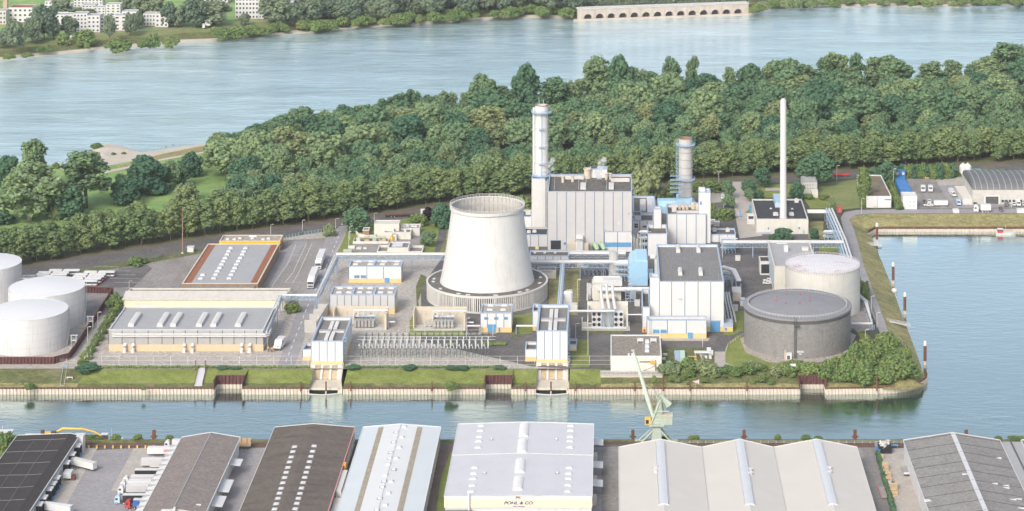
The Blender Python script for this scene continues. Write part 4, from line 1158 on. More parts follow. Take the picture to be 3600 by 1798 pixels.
# ================================================================== harbour front pump houses and intakes
surf('dark_green_steel',(0.07,0.11,0.09),0.15,0.5,0.6)
def pump_house(label, u0, u1, vb, vt, vback, vpl, ilabel, ul, ur):
 b = B('pump_house', label, u0, u1, vb, vt, vback, wall='white_panel', roof='grey_roof', plinth=(vpl, 'yellow_band'), seams=(.25,.5,.75), side_seams=4, parapet=1.6, par_t=.7)
 w, d, z = b.w, b.d, b.rz
 for sx in (-1,1):
  for (ya, yb) in ((.12,.44),(.55,.86)):
   mb = MB().box(sx * 1.3 - .95, sx * 1.3 + .95, d * ya, d * yb, z, z + 1.2)
   for k in range(5): mb.box(sx * 1.3 - 1.0, sx * 1.3 + 1.0, d * (ya + (yb - ya) * k / 5), d * (ya + (yb - ya) * k / 5) + .15, z + 1.2, z + 1.3,1)
   mb.build('skylight_box',['offwhite', 'pale_grey'], b.root)
 mb = MB()
 for sx in (-1,1):
  x0, x1 = (.6, w * .40) if sx > 0 else (-w * .40,-.6)
  mb.box(x0, x1, d * .465, d * .525, z, z + 1.0)
  for k in range(12): mb.box(x0 + (x1 - x0) * k / 12, x0 + (x1 - x0) * k / 12 + .14, d * .462, d * .528, z + 1.0, z + 1.15,1)
 mb.build('roof_louvre',['offwhite', 'mid_grey'], b.root)
 mb = MB()
 x = w / 2
 for k in range(10): mb.box(x + .1, x + 1.2,3,4.2, k * 1.5, k * 1.5 + .14)
 mb.box(x + 1.1, x + 1.22,3,3.12,0, b.h).box(x + 1.1, x + 1.22,4.1,4.22,0, b.h)
 mb.build('ladder', 'sky_steel', b.root)
 yF = b.y
 xi0, xi1 = XU(u0 + 10, yF), XU(u1 - 10, yF)
 it = thing('water_intake', ilabel, 'water intake',((xi0 + xi1) / 2,1190,-6.5))
 o = it.location
 W = (xi1 - xi0) / 2
 yb, yl = yF - .4 - o.y,1204.5 - o.y
 zb, zl = 0.9 - o.z,-4.3 - o.z
 MB().xprism([(yb, zb),(yl, zl),(yl, zl - 2.6),(yb + 3, zl - 2.6),(yb + 3, zb)],-W, W).build('sloping_wall', 'shaded_intake_panel', it)
 n = 3
 for k in range(n + 1):
  x = -W + 2 * W * k / n
  hw = .55 if 0 < k < n else .9
  MB().xprism([(yb - .9, zb + .3),(yl - 1.1, zl),(yl, zl - .4),(yb + .2, zb + .3)], x - hw, x + hw).build('pier', 'offwhite', it)
 MB().box(-W - 1, W + 1, yb - 1.2, yb + .6, zb - .1, zb + .55).build('top_beam', 'pale_concrete', it)
 mb = MB().box(-W - 1.6, W + 1.6,0.0, yl - 1.1, zl - .5, zl + .02)
 mb.box(-W - 1.8, W + 1.8,-.5,.4, zl - .9, zl + .3)
 mb.build('ledge', 'pale_concrete', it)
 MB().box(-W - .2, W + .2,1.4,2.0,-.9, zl - .5).build('opening', 'dark', it)
 for sx in (-1,1):
  xa, xb, xc = sx * (W + .9), sx * (W + 1.7), sx * (W + 3.6)
  mb = MB()
  vs = [(xa, yb + 1, zb + .4),(xb, yb + 1, zb + .4),(xb + sx * .4,8, zl + 1.2),(xa,8, zl + 1.2),(xc,0, zl - .6),(xa + sx * .4,0, zl - .6),
              (xa, yb + 1,-1),(xb, yb + 1,-1),(xb + sx * .4,8,-1),(xa,8,-1),(xc,-2.2,-1),(xa + sx * .4,-2.2,-1)]
  mb.add(vs,[(0,1,2,3),(3,2,4,5),(0,3,9,6),(1,7,8,2),(3,5,11,9),(2,8,10,4),(5,4,10,11),(0,6,7,1)])
  mb.build('wing_wall', 'pale_concrete', it)
 MB().tube([(-W - 2,-2.6,.25),(-W * .5,-3.6,.12),(0,-4,.1),(W * .5,-3.6,.12),(W + 2,-2.6,.25)],.22,6).build('floating_boom', 'offwhite', it)
 return b
pa = pump_house('white pump house over the left water intake, beside the plant road',1094,1206,1288,1200,1115,1271, 'three-bay pale concrete water intake below the left pump house',1086,1207)
pb = pump_house('white pump house over the right water intake, in front of the cooling tower',1887,1996,1281,1164,1071,1264, 'three-bay pale concrete water intake below the right pump house',1880,2001)
an = B('pump_house_annex', 'small white and yellow annex with open roof left of the left pump house',1064,1094,1268,1229,1206, wall='white_panel', plinth=(1255, 'yellow_band'), parapet=1.5, roof='dark_gravel_roof')
an = B('pump_house_annex', 'small white and yellow annex left of the right pump house, near the fence',1846,1887,1272,1229,1202, wall='white_panel', plinth=(1256, 'yellow_band'), parapet=1.5, roof='dark_gravel_roof')
an = B('pump_house_annex', 'tall thin white annex behind the left corner of the right pump house',1872,1893,1165,1094,1069, wall='white_panel', plinth=(1149, 'yellow_band'), parapet=2, roof='dark_gravel_roof')
an = B('pump_house_annex', 'tiny yellow and white hut on the right side of the right pump house',1999,2028,1236,1212,1192, wall='white_panel', plinth=(1230, 'yellow_band'), parapet=1.0, roof='dark_gravel_roof')
# ---- switch houses
z1 = B('switch_house', 'white switch house with yellow plinth and blue windows, nearest the long pipe bridge',1226,1411,995,937,915, wall='white_panel', roof='mid_gravel_roof', plinth=(981, 'yellow_band'), seams=(.345,.66), parapet=.7)
z1.window(1245,1264,968,979, 'trim_blue', 'blue_window'); z1.window(1268,1287,968,979, 'trim_blue', 'blue_window'); z1.front('door', 'door_blue',1352,1369,978,994)
for u, v in ((1250,931),(1302,931),(1345,931),(1394,931),(1262,921),(1306,921),(1352,921),(1398,921)): z1.roof_vent(u, v,2.8,1.8,.7, 'white_paint', 'roof_light')
x0, ya = z1.R(1313,936); _, yb = z1.R(1313,917)
MB().box(x0 - .7, x0 + .7, ya, yb, z1.rz, z1.rz + .6).build('roof_divider', 'trim_blue', z1.root)
z2 = B('switch_house', 'long grey-white switch house with blue roof edge behind the left transformer pen',1160,1388,1104,1037,1008, wall='grey_panel', roof='mid_gravel_roof', plinth=(1086, 'yellow_band'), seams=seams(9), parapet=.7)
for k, u in enumerate((1192,1227,1265,1298,1338,1372)):
 z2.roof_vent(u,1030,2.8,2.0,.7, 'white_paint', 'roof_light'); z2.roof_vent(u + 4,1015,2.8,2.0,.7, 'white_paint', 'roof_light')
for u in (1240,1315):
 x0, ya = z2.R(u,1036); _, yb = z2.R(u,1010)
 MB().box(x0 - .5, x0 + .5, ya, yb, z2.rz, z2.rz + .6).build('roof_divider', 'trim_blue', z2.root)
z3 = B('relay_house', 'small white house with three blue windows and blue double door, below the cooling tower',1689,1799,1170,1101,1069, wall='white_panel', roof='mid_gravel_roof', plinth=(1152, 'yellow_band'), seams=(.22,.5,.75), parapet=.7)
for u in (1702,1737,1771): z3.window(u, u + 15,1115,1125, 'trim_blue', 'blue_window')
z3.front('door', 'door_blue',1715,1743,1141,1168); z3.front('side_door', 'door_blue',1752,1759,1152,1168)
for u, v in ((1722,1091),(1769,1091),(1726,1076),(1774,1076)): z3.roof_vent(u, v,2.8,2.0,.7, 'white_paint', 'roof_light')
# ---- transformer pens
def pen(label, tl, gl, u0, u1, vb, vt):
 y = P(0, vb)[1] + 12
 x0, x1 = XU(u0, y), XU(u1, y)
 h = ZT(vt, y)
 p = thing('blast_wall', label, 'blast wall',((x0 + x1) / 2, y,0))
 w = (x1 - x0) / 2
 MB().box(-w, w,0,.6,0, h).build('back_wall', 'pale_concrete', p)
 MB().box(-w,-w + .6,-9,0,0, h).build('side_wall', 'pale_concrete', p)
 MB().box(w - 1.2, w,-12,0,0, h - .8).build('side_wall', 'pale_concrete', p)
 MB().box(-w + .6, w - 1.2,-12,-.0,.0,.35).build('base_slab', 'concrete', p)
 t = thing('transformer', tl, 'transformer',((x0 + x1) / 2 + 1, y - 6,.35))
 MB().box(-4.5,6.5,-2,2.2,.4,4.4).build('tank', 'mid_grey', t)
 MB().tube([(-5,0,5.8),(6.8,0,5.8)],.7,10).build('conservator', 'pale_grey', t)
 for k in range(8):
  x = -9.2 + k * 2.2 if k < 2 else -4.2 + (k - 2) * 1.9
  yk = -1 if k < 2 else -3.2
  MB().box(x, x + 1.2, yk, yk + 1.0,.5,4.0).build('radiator', 'pipe_grey', t)
 for k in range(3):
  MB().lathe([(.45,4.4),(.25,5),(.4,5.4),(.22,5.9),(.34,6.3),(.16,7.2),(.01,7.4)],(-3.5 + k * 4,1,0),8).build('bushing', 'brown_brick', t)
 g = thing('pipe_gantry', gl, 'pipe gantry',((x0 + x1) / 2, y - 8,0))
 xa, xb = -w * .25, w + .3
 MB().tube([(xa,0, h - 1.2),(xa,0, h),(xb,0, h),(xb,0,.2)],.5,8).tube([(xb,0,3.4),(xb + 4,0,3.4)],.45,8).build('pipe', 'pipe_white', g)
 for k in range(3):
  MB().tube([(xa + k * 2.7,.02, h - .2),(xa + k * 2.7,.02,5.5 + k)],.42,8).build('drop_pipe', 'pipe_white', g)
 mb = MB()
 for k in range(5):
  xx = xa + 4.5 + k * 2.3
  mb.box(xx - .09, xx + .09,.3,.48,.3, h - .3)
  if k: mb.bar((xx,.4,1 + k),(xx - 2.3,.4,3 + k),.14)
 mb.box(xa + 4.5, xa + 13.7,.3,.46,3.0,3.18).box(xa + 4.5, xa + 13.7,.3,.46,6,6.18)
 mb.build('frame', 'sky_steel', g)
pen('cream concrete blast wall pen in front of the long switch house', 'grey transformer inside the left concrete pen before the long switch house', 'white pipe gantry over the left transformer pen',1178,1366,1162,1077)
pen('cream concrete blast wall pen right below the cooling tower', 'grey transformer inside the concrete pen right below the cooling tower', 'white pipe gantry over the pen below the cooling tower',1457,1641,1164,1079)
y0 = P(0,1175)[1]
bw = thing('bay_wall', 'bare grey concrete bay walls stepping along the plant road', 'wall',(*P(1105,1172),0))
o = bw.location
a = P(1110,1172); b_ = P(1154,1101)
mb = MB()
d = np.array((b_[0] - a[0], b_[1] - a[1])); L = np.linalg.norm(d); d = d / L
mb.cbox(((a[0] + b_[0]) / 2 - o[0],(a[1] + b_[1]) / 2 - o[1],0),(L,.6,5.6), math.atan2(d[1], d[0]))
mb.build('spine_wall', 'bay_concrete', bw)
for k, t in enumerate((0.02,.36,.66,.97)):
 p = (a[0] + d[0] * L * t - o[0], a[1] + d[1] * L * t - o[1])
 mb = MB().box(p[0] - 6.2 + k * .2, p[0] - .35, p[1], p[1] + .5,0,6.8 - k * .5)
 mb.build('bay_partition', 'bay_concrete', bw)
# ---- left warehouse and depot
surf('roof_silver',(0.72,0.74,0.77),0.05,0.4,0.4)
lw_ = B('warehouse', 'long grey steel warehouse with six roof skylights, tan plinth and two front pipes',382,926,1236,1160,1080, wall='steel_panel', roof='smooth_grey_roof', trim='roof_silver', plinth=(1211, 'tan_band'),
  seams=[.087,.17,.255,.345,.42,.495,.575,.655,.735,.81,.88,.955], side_seams=4, seam_mat='dark_grey', parapet=.5)
for u in (474,575,621,711,761,847):
 lw_.roof_vent(u,1129,2.9,21,1.8, 'offwhite', 'skylight_box')
for v, o_ in ((1174,1.3),(1181,1.7)):
 x0, z = lw_.L(397, v); x1, _ = lw_.L(930, v)
 mb = MB().tube([(x0,-.1, z),(x0 + .5,-.9, z),(x1 + .8,-.9, z),(x1 + 2.2,.8, z),(x1 + 2.2,8, z)],.4,8)
 mb.build('wall_pipe', 'pale_grey', lw_.root)
for u in (441,470,650,678,852,880):
 x, z = lw_.L(u,1212)
 MB().tube([(x,-.05, z - .3),(x,-.9, z + .1),(x,-1.7, z - .5),(x,-1.8, z - 1.6),(x,-1.8,.2)],.85,10).lathe([(1.1,0),(1.1,.3),(.8,.3)],(x,-1.8,0),10).build('elbow_vent', 'white_paint', lw_.root)
cw = B('workshop', 'long cream low workshop with corrugated lean-to roof behind the grey steel warehouse',432,1003,1093,1051,1014, wall='pale_yellow', roof='brown_gravel_roof', trim='offwhite', seam_mat=None, parapet=.6)
x, yb_ = cw.R(600,1031,1.2)
w2 = cw.w / 2
MB().xprism([(-.5, cw.h - .9),(-.5, cw.h + .25),(yb_, cw.h + 1.9),(yb_, cw.h - .9)],-w2 - .2, w2 + .2).build('corrugated_roof', 'corrugated_cream', cw.root)
cw.front('window_strip', 'pale_grey',473,537,1066,1072,.06)
hall = B('depot_hall', 'flat depot hall with grey roof edged by rust gravel strips and rows of white rooflights',641,906,1040,997,858, wall='brown_brick', roof='smooth_grey_roof', trim='pale_concrete', seam_mat=None, parapet=.5, trim_w=.15)
for sx in (-1,1):
 x = sx * (hall.w / 2 - 2.6)
 MB().box(x - 2.0, x + 2.0,.6, hall.d - .6, hall.rz, hall.rz + .06).build('gravel_strip', 'orange_gravel', hall.root)
pts = [(2265,25),(2247,57),(2228,90),(2208,125),(2188,158),(2170,193),(2150,230),(2415,25),(2397,57),(2378,90),(2362,125),(2343,158),(2325,193),(2305,230),(2038,195),(2017,232),
       (2283,-10),(2300,-42),(2320,-74),(2437,-10),(2452,-42),(2468,-74)]
for a, b_ in pts:
 hall.roof_vent(a / 2.86,900 + b_ / 2.86,2.4,2.4,.8, 'white_paint', 'roof_light')
lk = (hall.y - 8.6) - hall.root.location[1]
MB().box(-hall.w / 2 + 2.5, hall.w / 2 - 1.5, lk,-.2,0,5.9).build('link_roof', 'brown_gravel_roof', hall.root)
yc = B('depot_canopy', 'low building with bright yellow fascia and gravel roof behind the depot hall',772,984,884,848,827, wall='brown_brick', roof='mid_gravel_roof', trim='pale_concrete', seam_mat=None, parapet=.6)
yc.front('fascia', 'bright_yellow',771,985,848.5,858.5,.5,.2)
w2 = yc.w / 2
MB().box(w2 + .02, w2 + .45,.1, yc.d, yc.h - 1.9, yc.h - .35).build('side_fascia', 'orange_paint', yc.root)
for u, v in ((800,843),(824,843),(843,840),(887,840),(925,843),(944,841)): yc.roof_vent(u, v,1.8,1.6,.8, 'white_paint', 'roof_light')
yc.rbox('vent_row', 'white_paint',876,902,834,828, depth=1.0)
# ---- gas regulating station beside the avenue road
g1 = B('gas_station_block', 'taller plain white block with ribbed grey roof, near the avenue road',1315,1403,836,788,774, wall='cream_wall', roof='corrugated_cream', trim=None, seam_mat=None, parapet=.3)
g3 = B('gas_station_block', 'white flat block with white domes on its roof, right of the ribbed block',1410,1475,830,804,788, wall='cream_wall', roof='mid_gravel_roof', trim='offwhite', seam_mat=None, parapet=.5)
for u, v in ((1420,798),(1432,792),(1432,797),(1451,797),(1461,798)): g3.roof_vent(u, v,1.5,1.5,.7, 'white_paint', 'roof_light')
g2 = B('gas_station_block', 'white low block with dark gravel roof in front of the ribbed block',1350,1444,843,818,806, wall='cream_wall', roof='brown_gravel_roof', trim='offwhite', seam_mat=None, parapet=.4)
for u in (1378,1420): g2.rbox('roof_vent', 'offwhite', u, u + 8,816,806, depth=1.5)
B('gas_cabinet', 'white cabinet with yellow front below the gas station blocks',1374,1394,848,826,819, wall='white_paint', roof='brown_brick', trim=None, seam_mat=None, parapet=.2).front('yellow_panel', 'bright_yellow',1377,1386,832,844,.08)
hut = B('brick_hut', 'tiny brown brick hut left of the white gas station blocks',1275,1297,834,810,800, wall='brown_brick', roof='grey_roof', trim='offwhite', seam_mat=None, parapet=.2)
cwall = thing('screen_wall', 'low curved cream screen wall by the brick hut', 'wall',(*P(1290,838),0))
arc = [P(u, v) for u, v in ((1300,817),(1275,813),(1255,815),(1252,824),(1262,834),(1290,840),(1320,838),(1335,832))]
mb = MB()
for p, q in zip(arc[:-1], arc[1:]):
 L = math.hypot(q[0] - p[0], q[1] - p[1])
 mb.cbox(((p[0] + q[0]) / 2 - cwall.location[0],(p[1] + q[1]) / 2 - cwall.location[1],0),(L + .3,.4,2.3), math.atan2(q[1] - p[1], q[0] - p[0]))
mb.build('wall', 'cream_wall', cwall)
gm = thing('gas_skid', 'open gas skid with pale pipes and tan boxes in a walled pit', 'gas plant',(*P(1303,858),0))
mb = MB().box(-11,11,-.3,.2,0,1.6).box(-11,-10.6,.2,9,0,1.6).box(10.6,11,.2,9,0,1.6)
mb.build('pit_wall', 'cream_wall', gm)
for k,(x, y_, s) in enumerate(((-8,3,2.4),(-3,6,3),(2,3,2.2),(6,6,3.4),(8,2.5,2))):
 MB().box(x - s / 2, x + s / 2, y_, y_ + s * .8,0,1.6 + s * .4).build('equipment_box',('offwhite', 'timber', 'crane_green', 'pale_concrete', 'timber')[k], gm)
MB().tube([(-9,5,2.6),(9,5,2.6)],.35,8).tube([(-9,7,2.2),(5,7,2.2),(5,3,2.2)],.3,8).build('pipework', 'pipe_green', gm)
MB().tube([(12,1,.2),(12,1,4),(13,5,4),(13,5,.2)],.35,8).build('yellow_pipe', 'bright_yellow', gm)
gd = B('compressor_house', 'grey-roofed white compressor house beside the long pipe bridge',1363,1436,897,872,851, wall='cream_wall', roof='grey_roof', trim='white_paint', seam_mat=None, parapet=.6)
gd.rbox('roof_box', 'pale_grey',1378,1415,868,865, depth=8)
B('compressor_annex', 'low white walled court left of the grey-roofed compressor house',1325,1363,898,885,863, wall='cream_wall', roof='brown_gravel_roof', trim='white_paint', seam_mat=None, parapet=1.2)
B('compressor_annex', 'low white walled court right of the grey-roofed compressor house',1436,1484,898,885,864, wall='cream_wall', roof='brown_gravel_roof', trim='white_paint', seam_mat=None, parapet=1.2)
for (u, v, w_, l_, h_, m, lab, nm) in ((1222,893,5,3,2.2, 'pipe_green', 'pale green steel container beside the long pipe bridge', 'container'),(1236,874,4,2,1.6, 'white_paint', 'white pallet box on the gas station lawn', 'crate'),(1262,877,3,1.5,1.2, 'offwhite', 'small white box right of the pallet box on the lawn', 'crate'),
         (1283,876,2.2,1.2,1.0, 'offwhite', 'tiny off-white box on the gravel court by the lawn', 'crate')):
 c = thing(nm, lab, nm,(*P(u, v),0))
 MB().box(-w_ / 2, w_ / 2,-l_ / 2, l_ / 2,0.1, h_).build('body', m, c)
 MB().box(-w_ / 2 - .06, w_ / 2 + .06,-l_ / 2 - .06, l_ / 2 + .06, h_, h_ + .12).build('lid', 'offwhite', c)
# ---- brown-roofed control building on the quay
rb = B('screen_house', 'square cream house with brown gravel roof behind the green crane',2147,2326,1304,1253,1178, wall='cream_wall', roof='brown_gravel_roof', trim='white_paint', seam_mat=None, parapet=.5)
for u, v in ((2275,1204),(2275,1220),(2275,1236)): rb.roof_vent(u, v,2.0,3.2,1.2, 'white_paint', 'duct_box')
for u in (2251,2297):
 x, y = rb.R(u,1207)
 MB().box(x - 1.6, x + 1.6, y, y + 1.2, rb.rz + .9, rb.rz + 2.3).box(x - 1.6, x - 1.3, y, y + .3, rb.rz, rb.rz + .9).box(x + 1.3, x + 1.6, y, y + .3, rb.rz, rb.rz + .9).build('cooling_unit', 'pale_grey', rb.root)
for u in (2207,2219): rb.rbox('roof_hatch', 'white_paint', u, u + 7,1252,1245, depth=1.2)
x0, z = rb.L(2248,1272); x1, _ = rb.L(2305,1272)
MB().bar((x0,-.4, z),(x1,-.4, z),.4).bar((x1,-.4,0),(x1,-.4, z + 1),.3).bar((x0 + 2,-.4,0),(x1,-.4, z - 2),.16).build('hoist_beam', 'rust', rb.root)
MB().box(x1 - 2.8, x1,-.9,-.2, z - .9, z + .5).build('hoist', 'orange_paint', rb.root)
rp = thing('quay_platform', 'stained concrete platform under the cream screen house', 'platform',(XU(2220,1198),1198,-4.6))
w_ = (XU(2328,1198) - XU(2111,1198)) / 2
MB().box(-w_, w_,0,7.5,0,4.3).build('plinth_wall', 'pale_concrete', rp)
MB().box(-w_ - .2, w_ + .2,-.4,6.0,4.3,4.65).build('deck', 'concrete', rp)
mb = MB()
for k in range(15): mb.box(-w_ + k * w_ / 7.1,-w_ + k * w_ / 7.1 + .1,-.3,-.2,4.65,5.9)
mb.box(-w_, w_,-.3,-.22,5.8,5.92).box(-w_, w_,-.3,-.22,5.2,5.3)
mb.build('railing', 'dark_grey', rp)
MB().box(6.5,12,-.2,0,.9,3.4).build('notice_board', 'white_paint', rp)
# ---- unit transformer with its coolers and the machine set behind
ty = P(0,1160)[1]
ut = thing('unit_transformer', 'large cream transformer enclosure with round black fans in front of the gas turbine', 'transformer',(XU(2136, ty), ty,0))
w_ = (XU(2208, ty) - XU(2064, ty)) / 2
hz = ZT(1060, ty + 14)
mb = MB().box(-w_, w_,13.5,14.2,0, hz).box(-w_,-w_ + .7,4,13.5,0, hz * .85).box(w_ - .7, w_,4,13.5,0, hz * .85)
mb.build('enclosure_wall', 'cream_wall', ut)
for sx, n_ in ((-1,2),(1,2)):
 for k in range(n_):
  xc = sx * (4.6 + k * 2.7)
  MB().box(xc - 1.25, xc + 1.25,2.0,4.5,.6,9.6).build('cooler_bank', 'pale_grey', ut)
  for j in range(3):
   mb = MB()
   n = 14
   vs = [(xc + .95 * math.cos(2 * math.pi * i / n),1.9,2.2 + j * 2.8 + .95 * math.sin(2 * math.pi * i / n)) for i in range(n)]
   mb.add(vs + [(a,2.1, c) for a, b_, c in vs],[tuple(range(n))] + [(i,(i + 1) % n, n + (i + 1) % n, n + i) for i in range(n)])
   mb.build('fan', 'dark', ut)
MB().box(-3,3,5,10,.6,7.5).build('tank', 'offwhite', ut)
for k in range(3):
 x = -2.2 + k * 3.2
 MB().tube([(x,3,.5),(x,3, hz - 1),(x - 1.2,13, hz + 3),(x - 1.6,24, hz + 6)],.8,10).build('bus_duct', 'pipe_white', ut)
 mb = MB()
 for q in range(10):
  mb.bar((x - .8,2.0, q * 1.1),(x + .8,2.0, q * 1.1 + 1.1),.16).bar((x + .8,2.0, q * 1.1),(x - .8,2.0, q * 1.1 + 1.1),.16)
 mb.box(x - .9, x - .75,1.9,2.1,0,11).box(x + .75, x + .9,1.9,2.1,0,11)
 mb.build('lattice_post', 'sky_steel', ut)
MB().tube([(-w_ - 2.6,-1,7),(-w_ - 2.6,-1,1.2),(w_ - 1,-1,1.2),(w_ - 1,-1,8.5),(w_ + 8,-1,8.5)],.4,8).build('ring_pipe', 'pipe_white', ut)
MB().tube([(-w_ - 11,1,9.8),(3.8,1,9.8)],.65,10).build('cable_duct', 'pipe_white', ut)
MB().box(-w_ - 3, w_ + 1,-2,13,.0,.5).build('base_slab', 'concrete', ut)
gtY = P(0,1058)[1]
gt = thing('gas_turbine', 'cream gas turbine hall unit with stacked pipes and louvres behind the transformer', 'gas turbine',(XU(2140, gtY), gtY,0))
MB().box(-9,7,0,16,0,9).build('casing', 'cream_wall', gt)
mb = MB()
for k in range(9): mb.box(-9.6,-9.05,1 + k * 1.7,2.2 + k * 1.7,1,8)
for k in range(7): mb.box(-8.5,6.5,16 + .0,16.4,1 + k,1.5 + k)
mb.build('louvre_bank', 'offwhite', gt)
MB().box(-3.5,7.5,-3,2.5,9.05,12.5).build('air_hood', 'pale_grey', gt)
for k in range(5): MB().tube([(-8.5,3.5 + k * 2.6,9.6),(6.5,3.5 + k * 2.6,9.6)],.55,8).build('top_pipe', 'offwhite', gt)
for k in range(7): MB().box(-12.5 + (k % 3) * 1.3,-11.5 + (k % 3) * 1.3, k * 2.2, k * 2.2 + 1.6,0,4 + (k * 7) % 5).build('auxiliary_box',('offwhite', 'pale_grey', 'sky_steel')[k % 3], gt)
MB().tube([(-6,-2,7),(10,-2,7),(24,-2,7)],1.3,12).build('exhaust_pipe', 'pipe_white', gt)
MB().tube([(-4,-4,0),(-4,-4,3.4),(3,-4,3.4),(3,-4,0)],1.6,12).build('cooling_duct', 'pale_concrete', gt)
mb = MB()
for k in range(5):
 mb.box(9.5,15,-5.2,-5.0, k * 1.6 + 1, k * 1.6 + 1.2)
for x in (9.5,12.2,15): mb.box(x - .12, x + .12,-5.25,-4.95,0,8.5)
mb.bar((9.5,-5.1,1),(15,-5.1,8),.2).bar((15,-5.1,1),(9.5,-5.1,8),.2)
mb.build('service_frame', 'sky_steel', gt)
vx, vy = P(2157,975)
vs_ = thing('steam_vessel', 'upright grey steam vessel with blue braces behind the gas turbine', 'vessel',(vx, vy,0))
MB().cyl((0,0,0),2.9,15,18,0,2.7).build('shell', 'chimney_grey', vs_)
mb = MB()
for sx in (-1,1):
 mb.bar((sx * 6,-3,9),(0,-3.2,1),.4).bar((sx * 6,-3,0),(sx * 6,-3,9),.4)
mb.bar((-6,-3,9),(6,-3,9),.4)
mb.build('brace', 'trim_blue', vs_)
for u, v, h_ in ((1993,1085,9),(2003,1085,9)):
 x, y = P(u, v)
 t = thing('water_tank', 'white upright vessel with domed top, %s of a pair behind the right pump house' % ('left' if u < 2000 else 'right'), 'vessel',(x, y,0))
 MB().lathe([(1.9,0),(1.9, h_),(1.4, h_ + .6),(.01, h_ + .8)], seg=16).build('shell', 'white_paint', t)
 MB().tube([(0,0, h_),(0,0, h_ + 1.3),(1.2,0, h_ + 1.3),(1.2,0, h_)],.22,6).build('pipe', 'white_paint', t)
x, y = P(2017,1096)
t = thing('equipment_cabinet', 'plain white cabinet beside the two upright white vessels', 'cabinet',(x, y,0)); MB().box(-2,2,0,3,0,4).build('body', 'white_paint', t); MB().box(-2.1,2.1,-.1,3.1,4,4.2).build('lid', 'offwhite', t)
x, y = P(1932,982)
t = B('valve_house', 'low cream valve house below the pipe bridge right of the cooling tower',1890,1955,981,951, depth=8, wall='cream_wall', roof='mid_grey', trim='offwhite', seam_mat=None, parapet=.3)
t.front('slot', 'mid_grey',1892,1943,955,958,.05)
# ---- pipe bridges
def bridge(label, pts, wd, zb, mats=('pipe_white', 'pipe_white', 'pipe_grey'), step=9.0, truss=True, legs=True, pr=.45, name='pipe_bridge', deck=True, th=2.2, leg_from=0, bay=2.4):
 """pipes on a lattice walkway along a plan path (world metres), underside at height zb"""
 o = (pts[0][0], pts[0][1],0)
 t = thing(name, label, 'pipe bridge', o)
 segs = []
 for p, q in zip(pts[:-1], pts[1:]):
  d = np.array((q[0] - p[0], q[1] - p[1])); L = np.linalg.norm(d); d /= L
  segs.append((np.array(p) - o[:2], d, np.array((-d[1], d[0])), L))
 if truss:
  mb = MB()
  for p, d, n_, L in segs:
   for s_ in (-wd / 2, wd / 2):
    a = p + n_ * s_; b_ = p + d * L + n_ * s_
    for z in (zb, zb + th): mb.bar((*a, z),(*b_, z),.22)
    k = max(2, int(L / bay))
    for i in range(k):
     q0, q1 = p + d * L * i / k + n_ * s_, p + d * L * (i + 1) / k + n_ * s_
     z0_, z1_ = (zb, zb + th) if i % 2 else (zb + th, zb)
     mb.bar((*q0, z0_),(*q1, z1_),.15)
     mb.bar((*q0, zb),(*q0, zb + th),.13)
  mb.build('truss', 'sky_steel', t)
 if legs:
  for p, d, n_, L in segs:
   k = max(1, int(L / (step * 2)))
   for i in range(k + 1):
    if i < leg_from: continue
    q = p + d * L * i / k if k else p
    mb = MB()
    for s_ in (-wd / 2, wd / 2):
     a = q + n_ * s_
     mb.bar((*a,0),(*a, zb),.32)
    mb.bar((*(q - n_ * wd / 2),0),(*(q + n_ * wd / 2), zb),.18)
    mb.build('leg', 'trim_blue', t)
 npipe = len(mats)
 for j, m in enumerate(mats):
  off = (j - (npipe - 1) / 2) * wd / max(1, npipe)
  path = []
  for i,(p, d, n_, L) in enumerate(segs):
   path.append((*(p + n_ * off), zb + th + pr + .15))
  p, d, n_, L = segs[-1]
  path.append((*(p + d * L + n_ * off), zb + th + pr + .15))
  MB().tube(path, pr,8).build('pipe', m, t)
 return t
yb1 = 1386.0
bridge('long blue lattice pipe bridge carrying white pipes between plant road and cooling tower',[(XU(1182, yb1), yb1),(XU(1580, yb1), yb1)],4.0,8.2, step=11, bay=1.8, th=2.6)
yb2 = 1376.0
bridge('blue lattice pipe bridge with white pipes running right from the cooling tower',[(XU(1868, yb2), yb2),(XU(2212, yb2), yb2)],4.5,6.6, mats=('pipe_white', 'pipe_white', 'pipe_white', 'pipe_grey'), step=14, pr=.55, bay=1.8, th=2.4)
yb3 = 1402.0
bridge('upper tier of pale pipes in front of the boiler house annex',[(XU(2000, yb3), yb3),(XU(2200, yb3), yb3)],6,5.5, mats=('pipe_white', 'pipe_white', 'pipe_grey', 'pipe_white'), step=12, truss=True, pr=.6, th=1.6)
q = [P(1180,905,9), P(1113,1043,9), P(984,1043,9), P(932,1160,11)]
bridge('blue pipe bridge slanting along the plant road and crossing to the grey steel warehouse', q,2.6,7.4, mats=('pipe_white', 'pipe_white'), step=9, pr=.5, bay=1.8, th=1.7)
x = XU(1974,1340)
bridge('narrow pipe bridge running from the right pump house back to the main pipe bridge',[(x,1374),(x,1262)],2.6,6.2, mats=('sky_steel', 'pipe_white', 'sky_steel'), step=10, pr=.4)
yb4 = P(2700,905)[1]
bridge('blue lattice pipe bridge from the second unit right to the harbour promenade',[(XU(2540, yb4), yb4),(XU(2966, yb4), yb4)],4.2,6.4, mats=('pipe_white', 'pipe_grey', 'pipe_white'), step=9, pr=.6, bay=1.8)
q = [P(2915,735,8), P(2962,842,8), P(2982,905,8)]
bridge('pair of fat silver pipes on blue steps beside the promenade', q,5.4,6.0, mats=('sky_steel', 'pipe_white', 'pipe_white'), step=4, pr=.62, th=1.4)
y5 = P(0,782)[1]
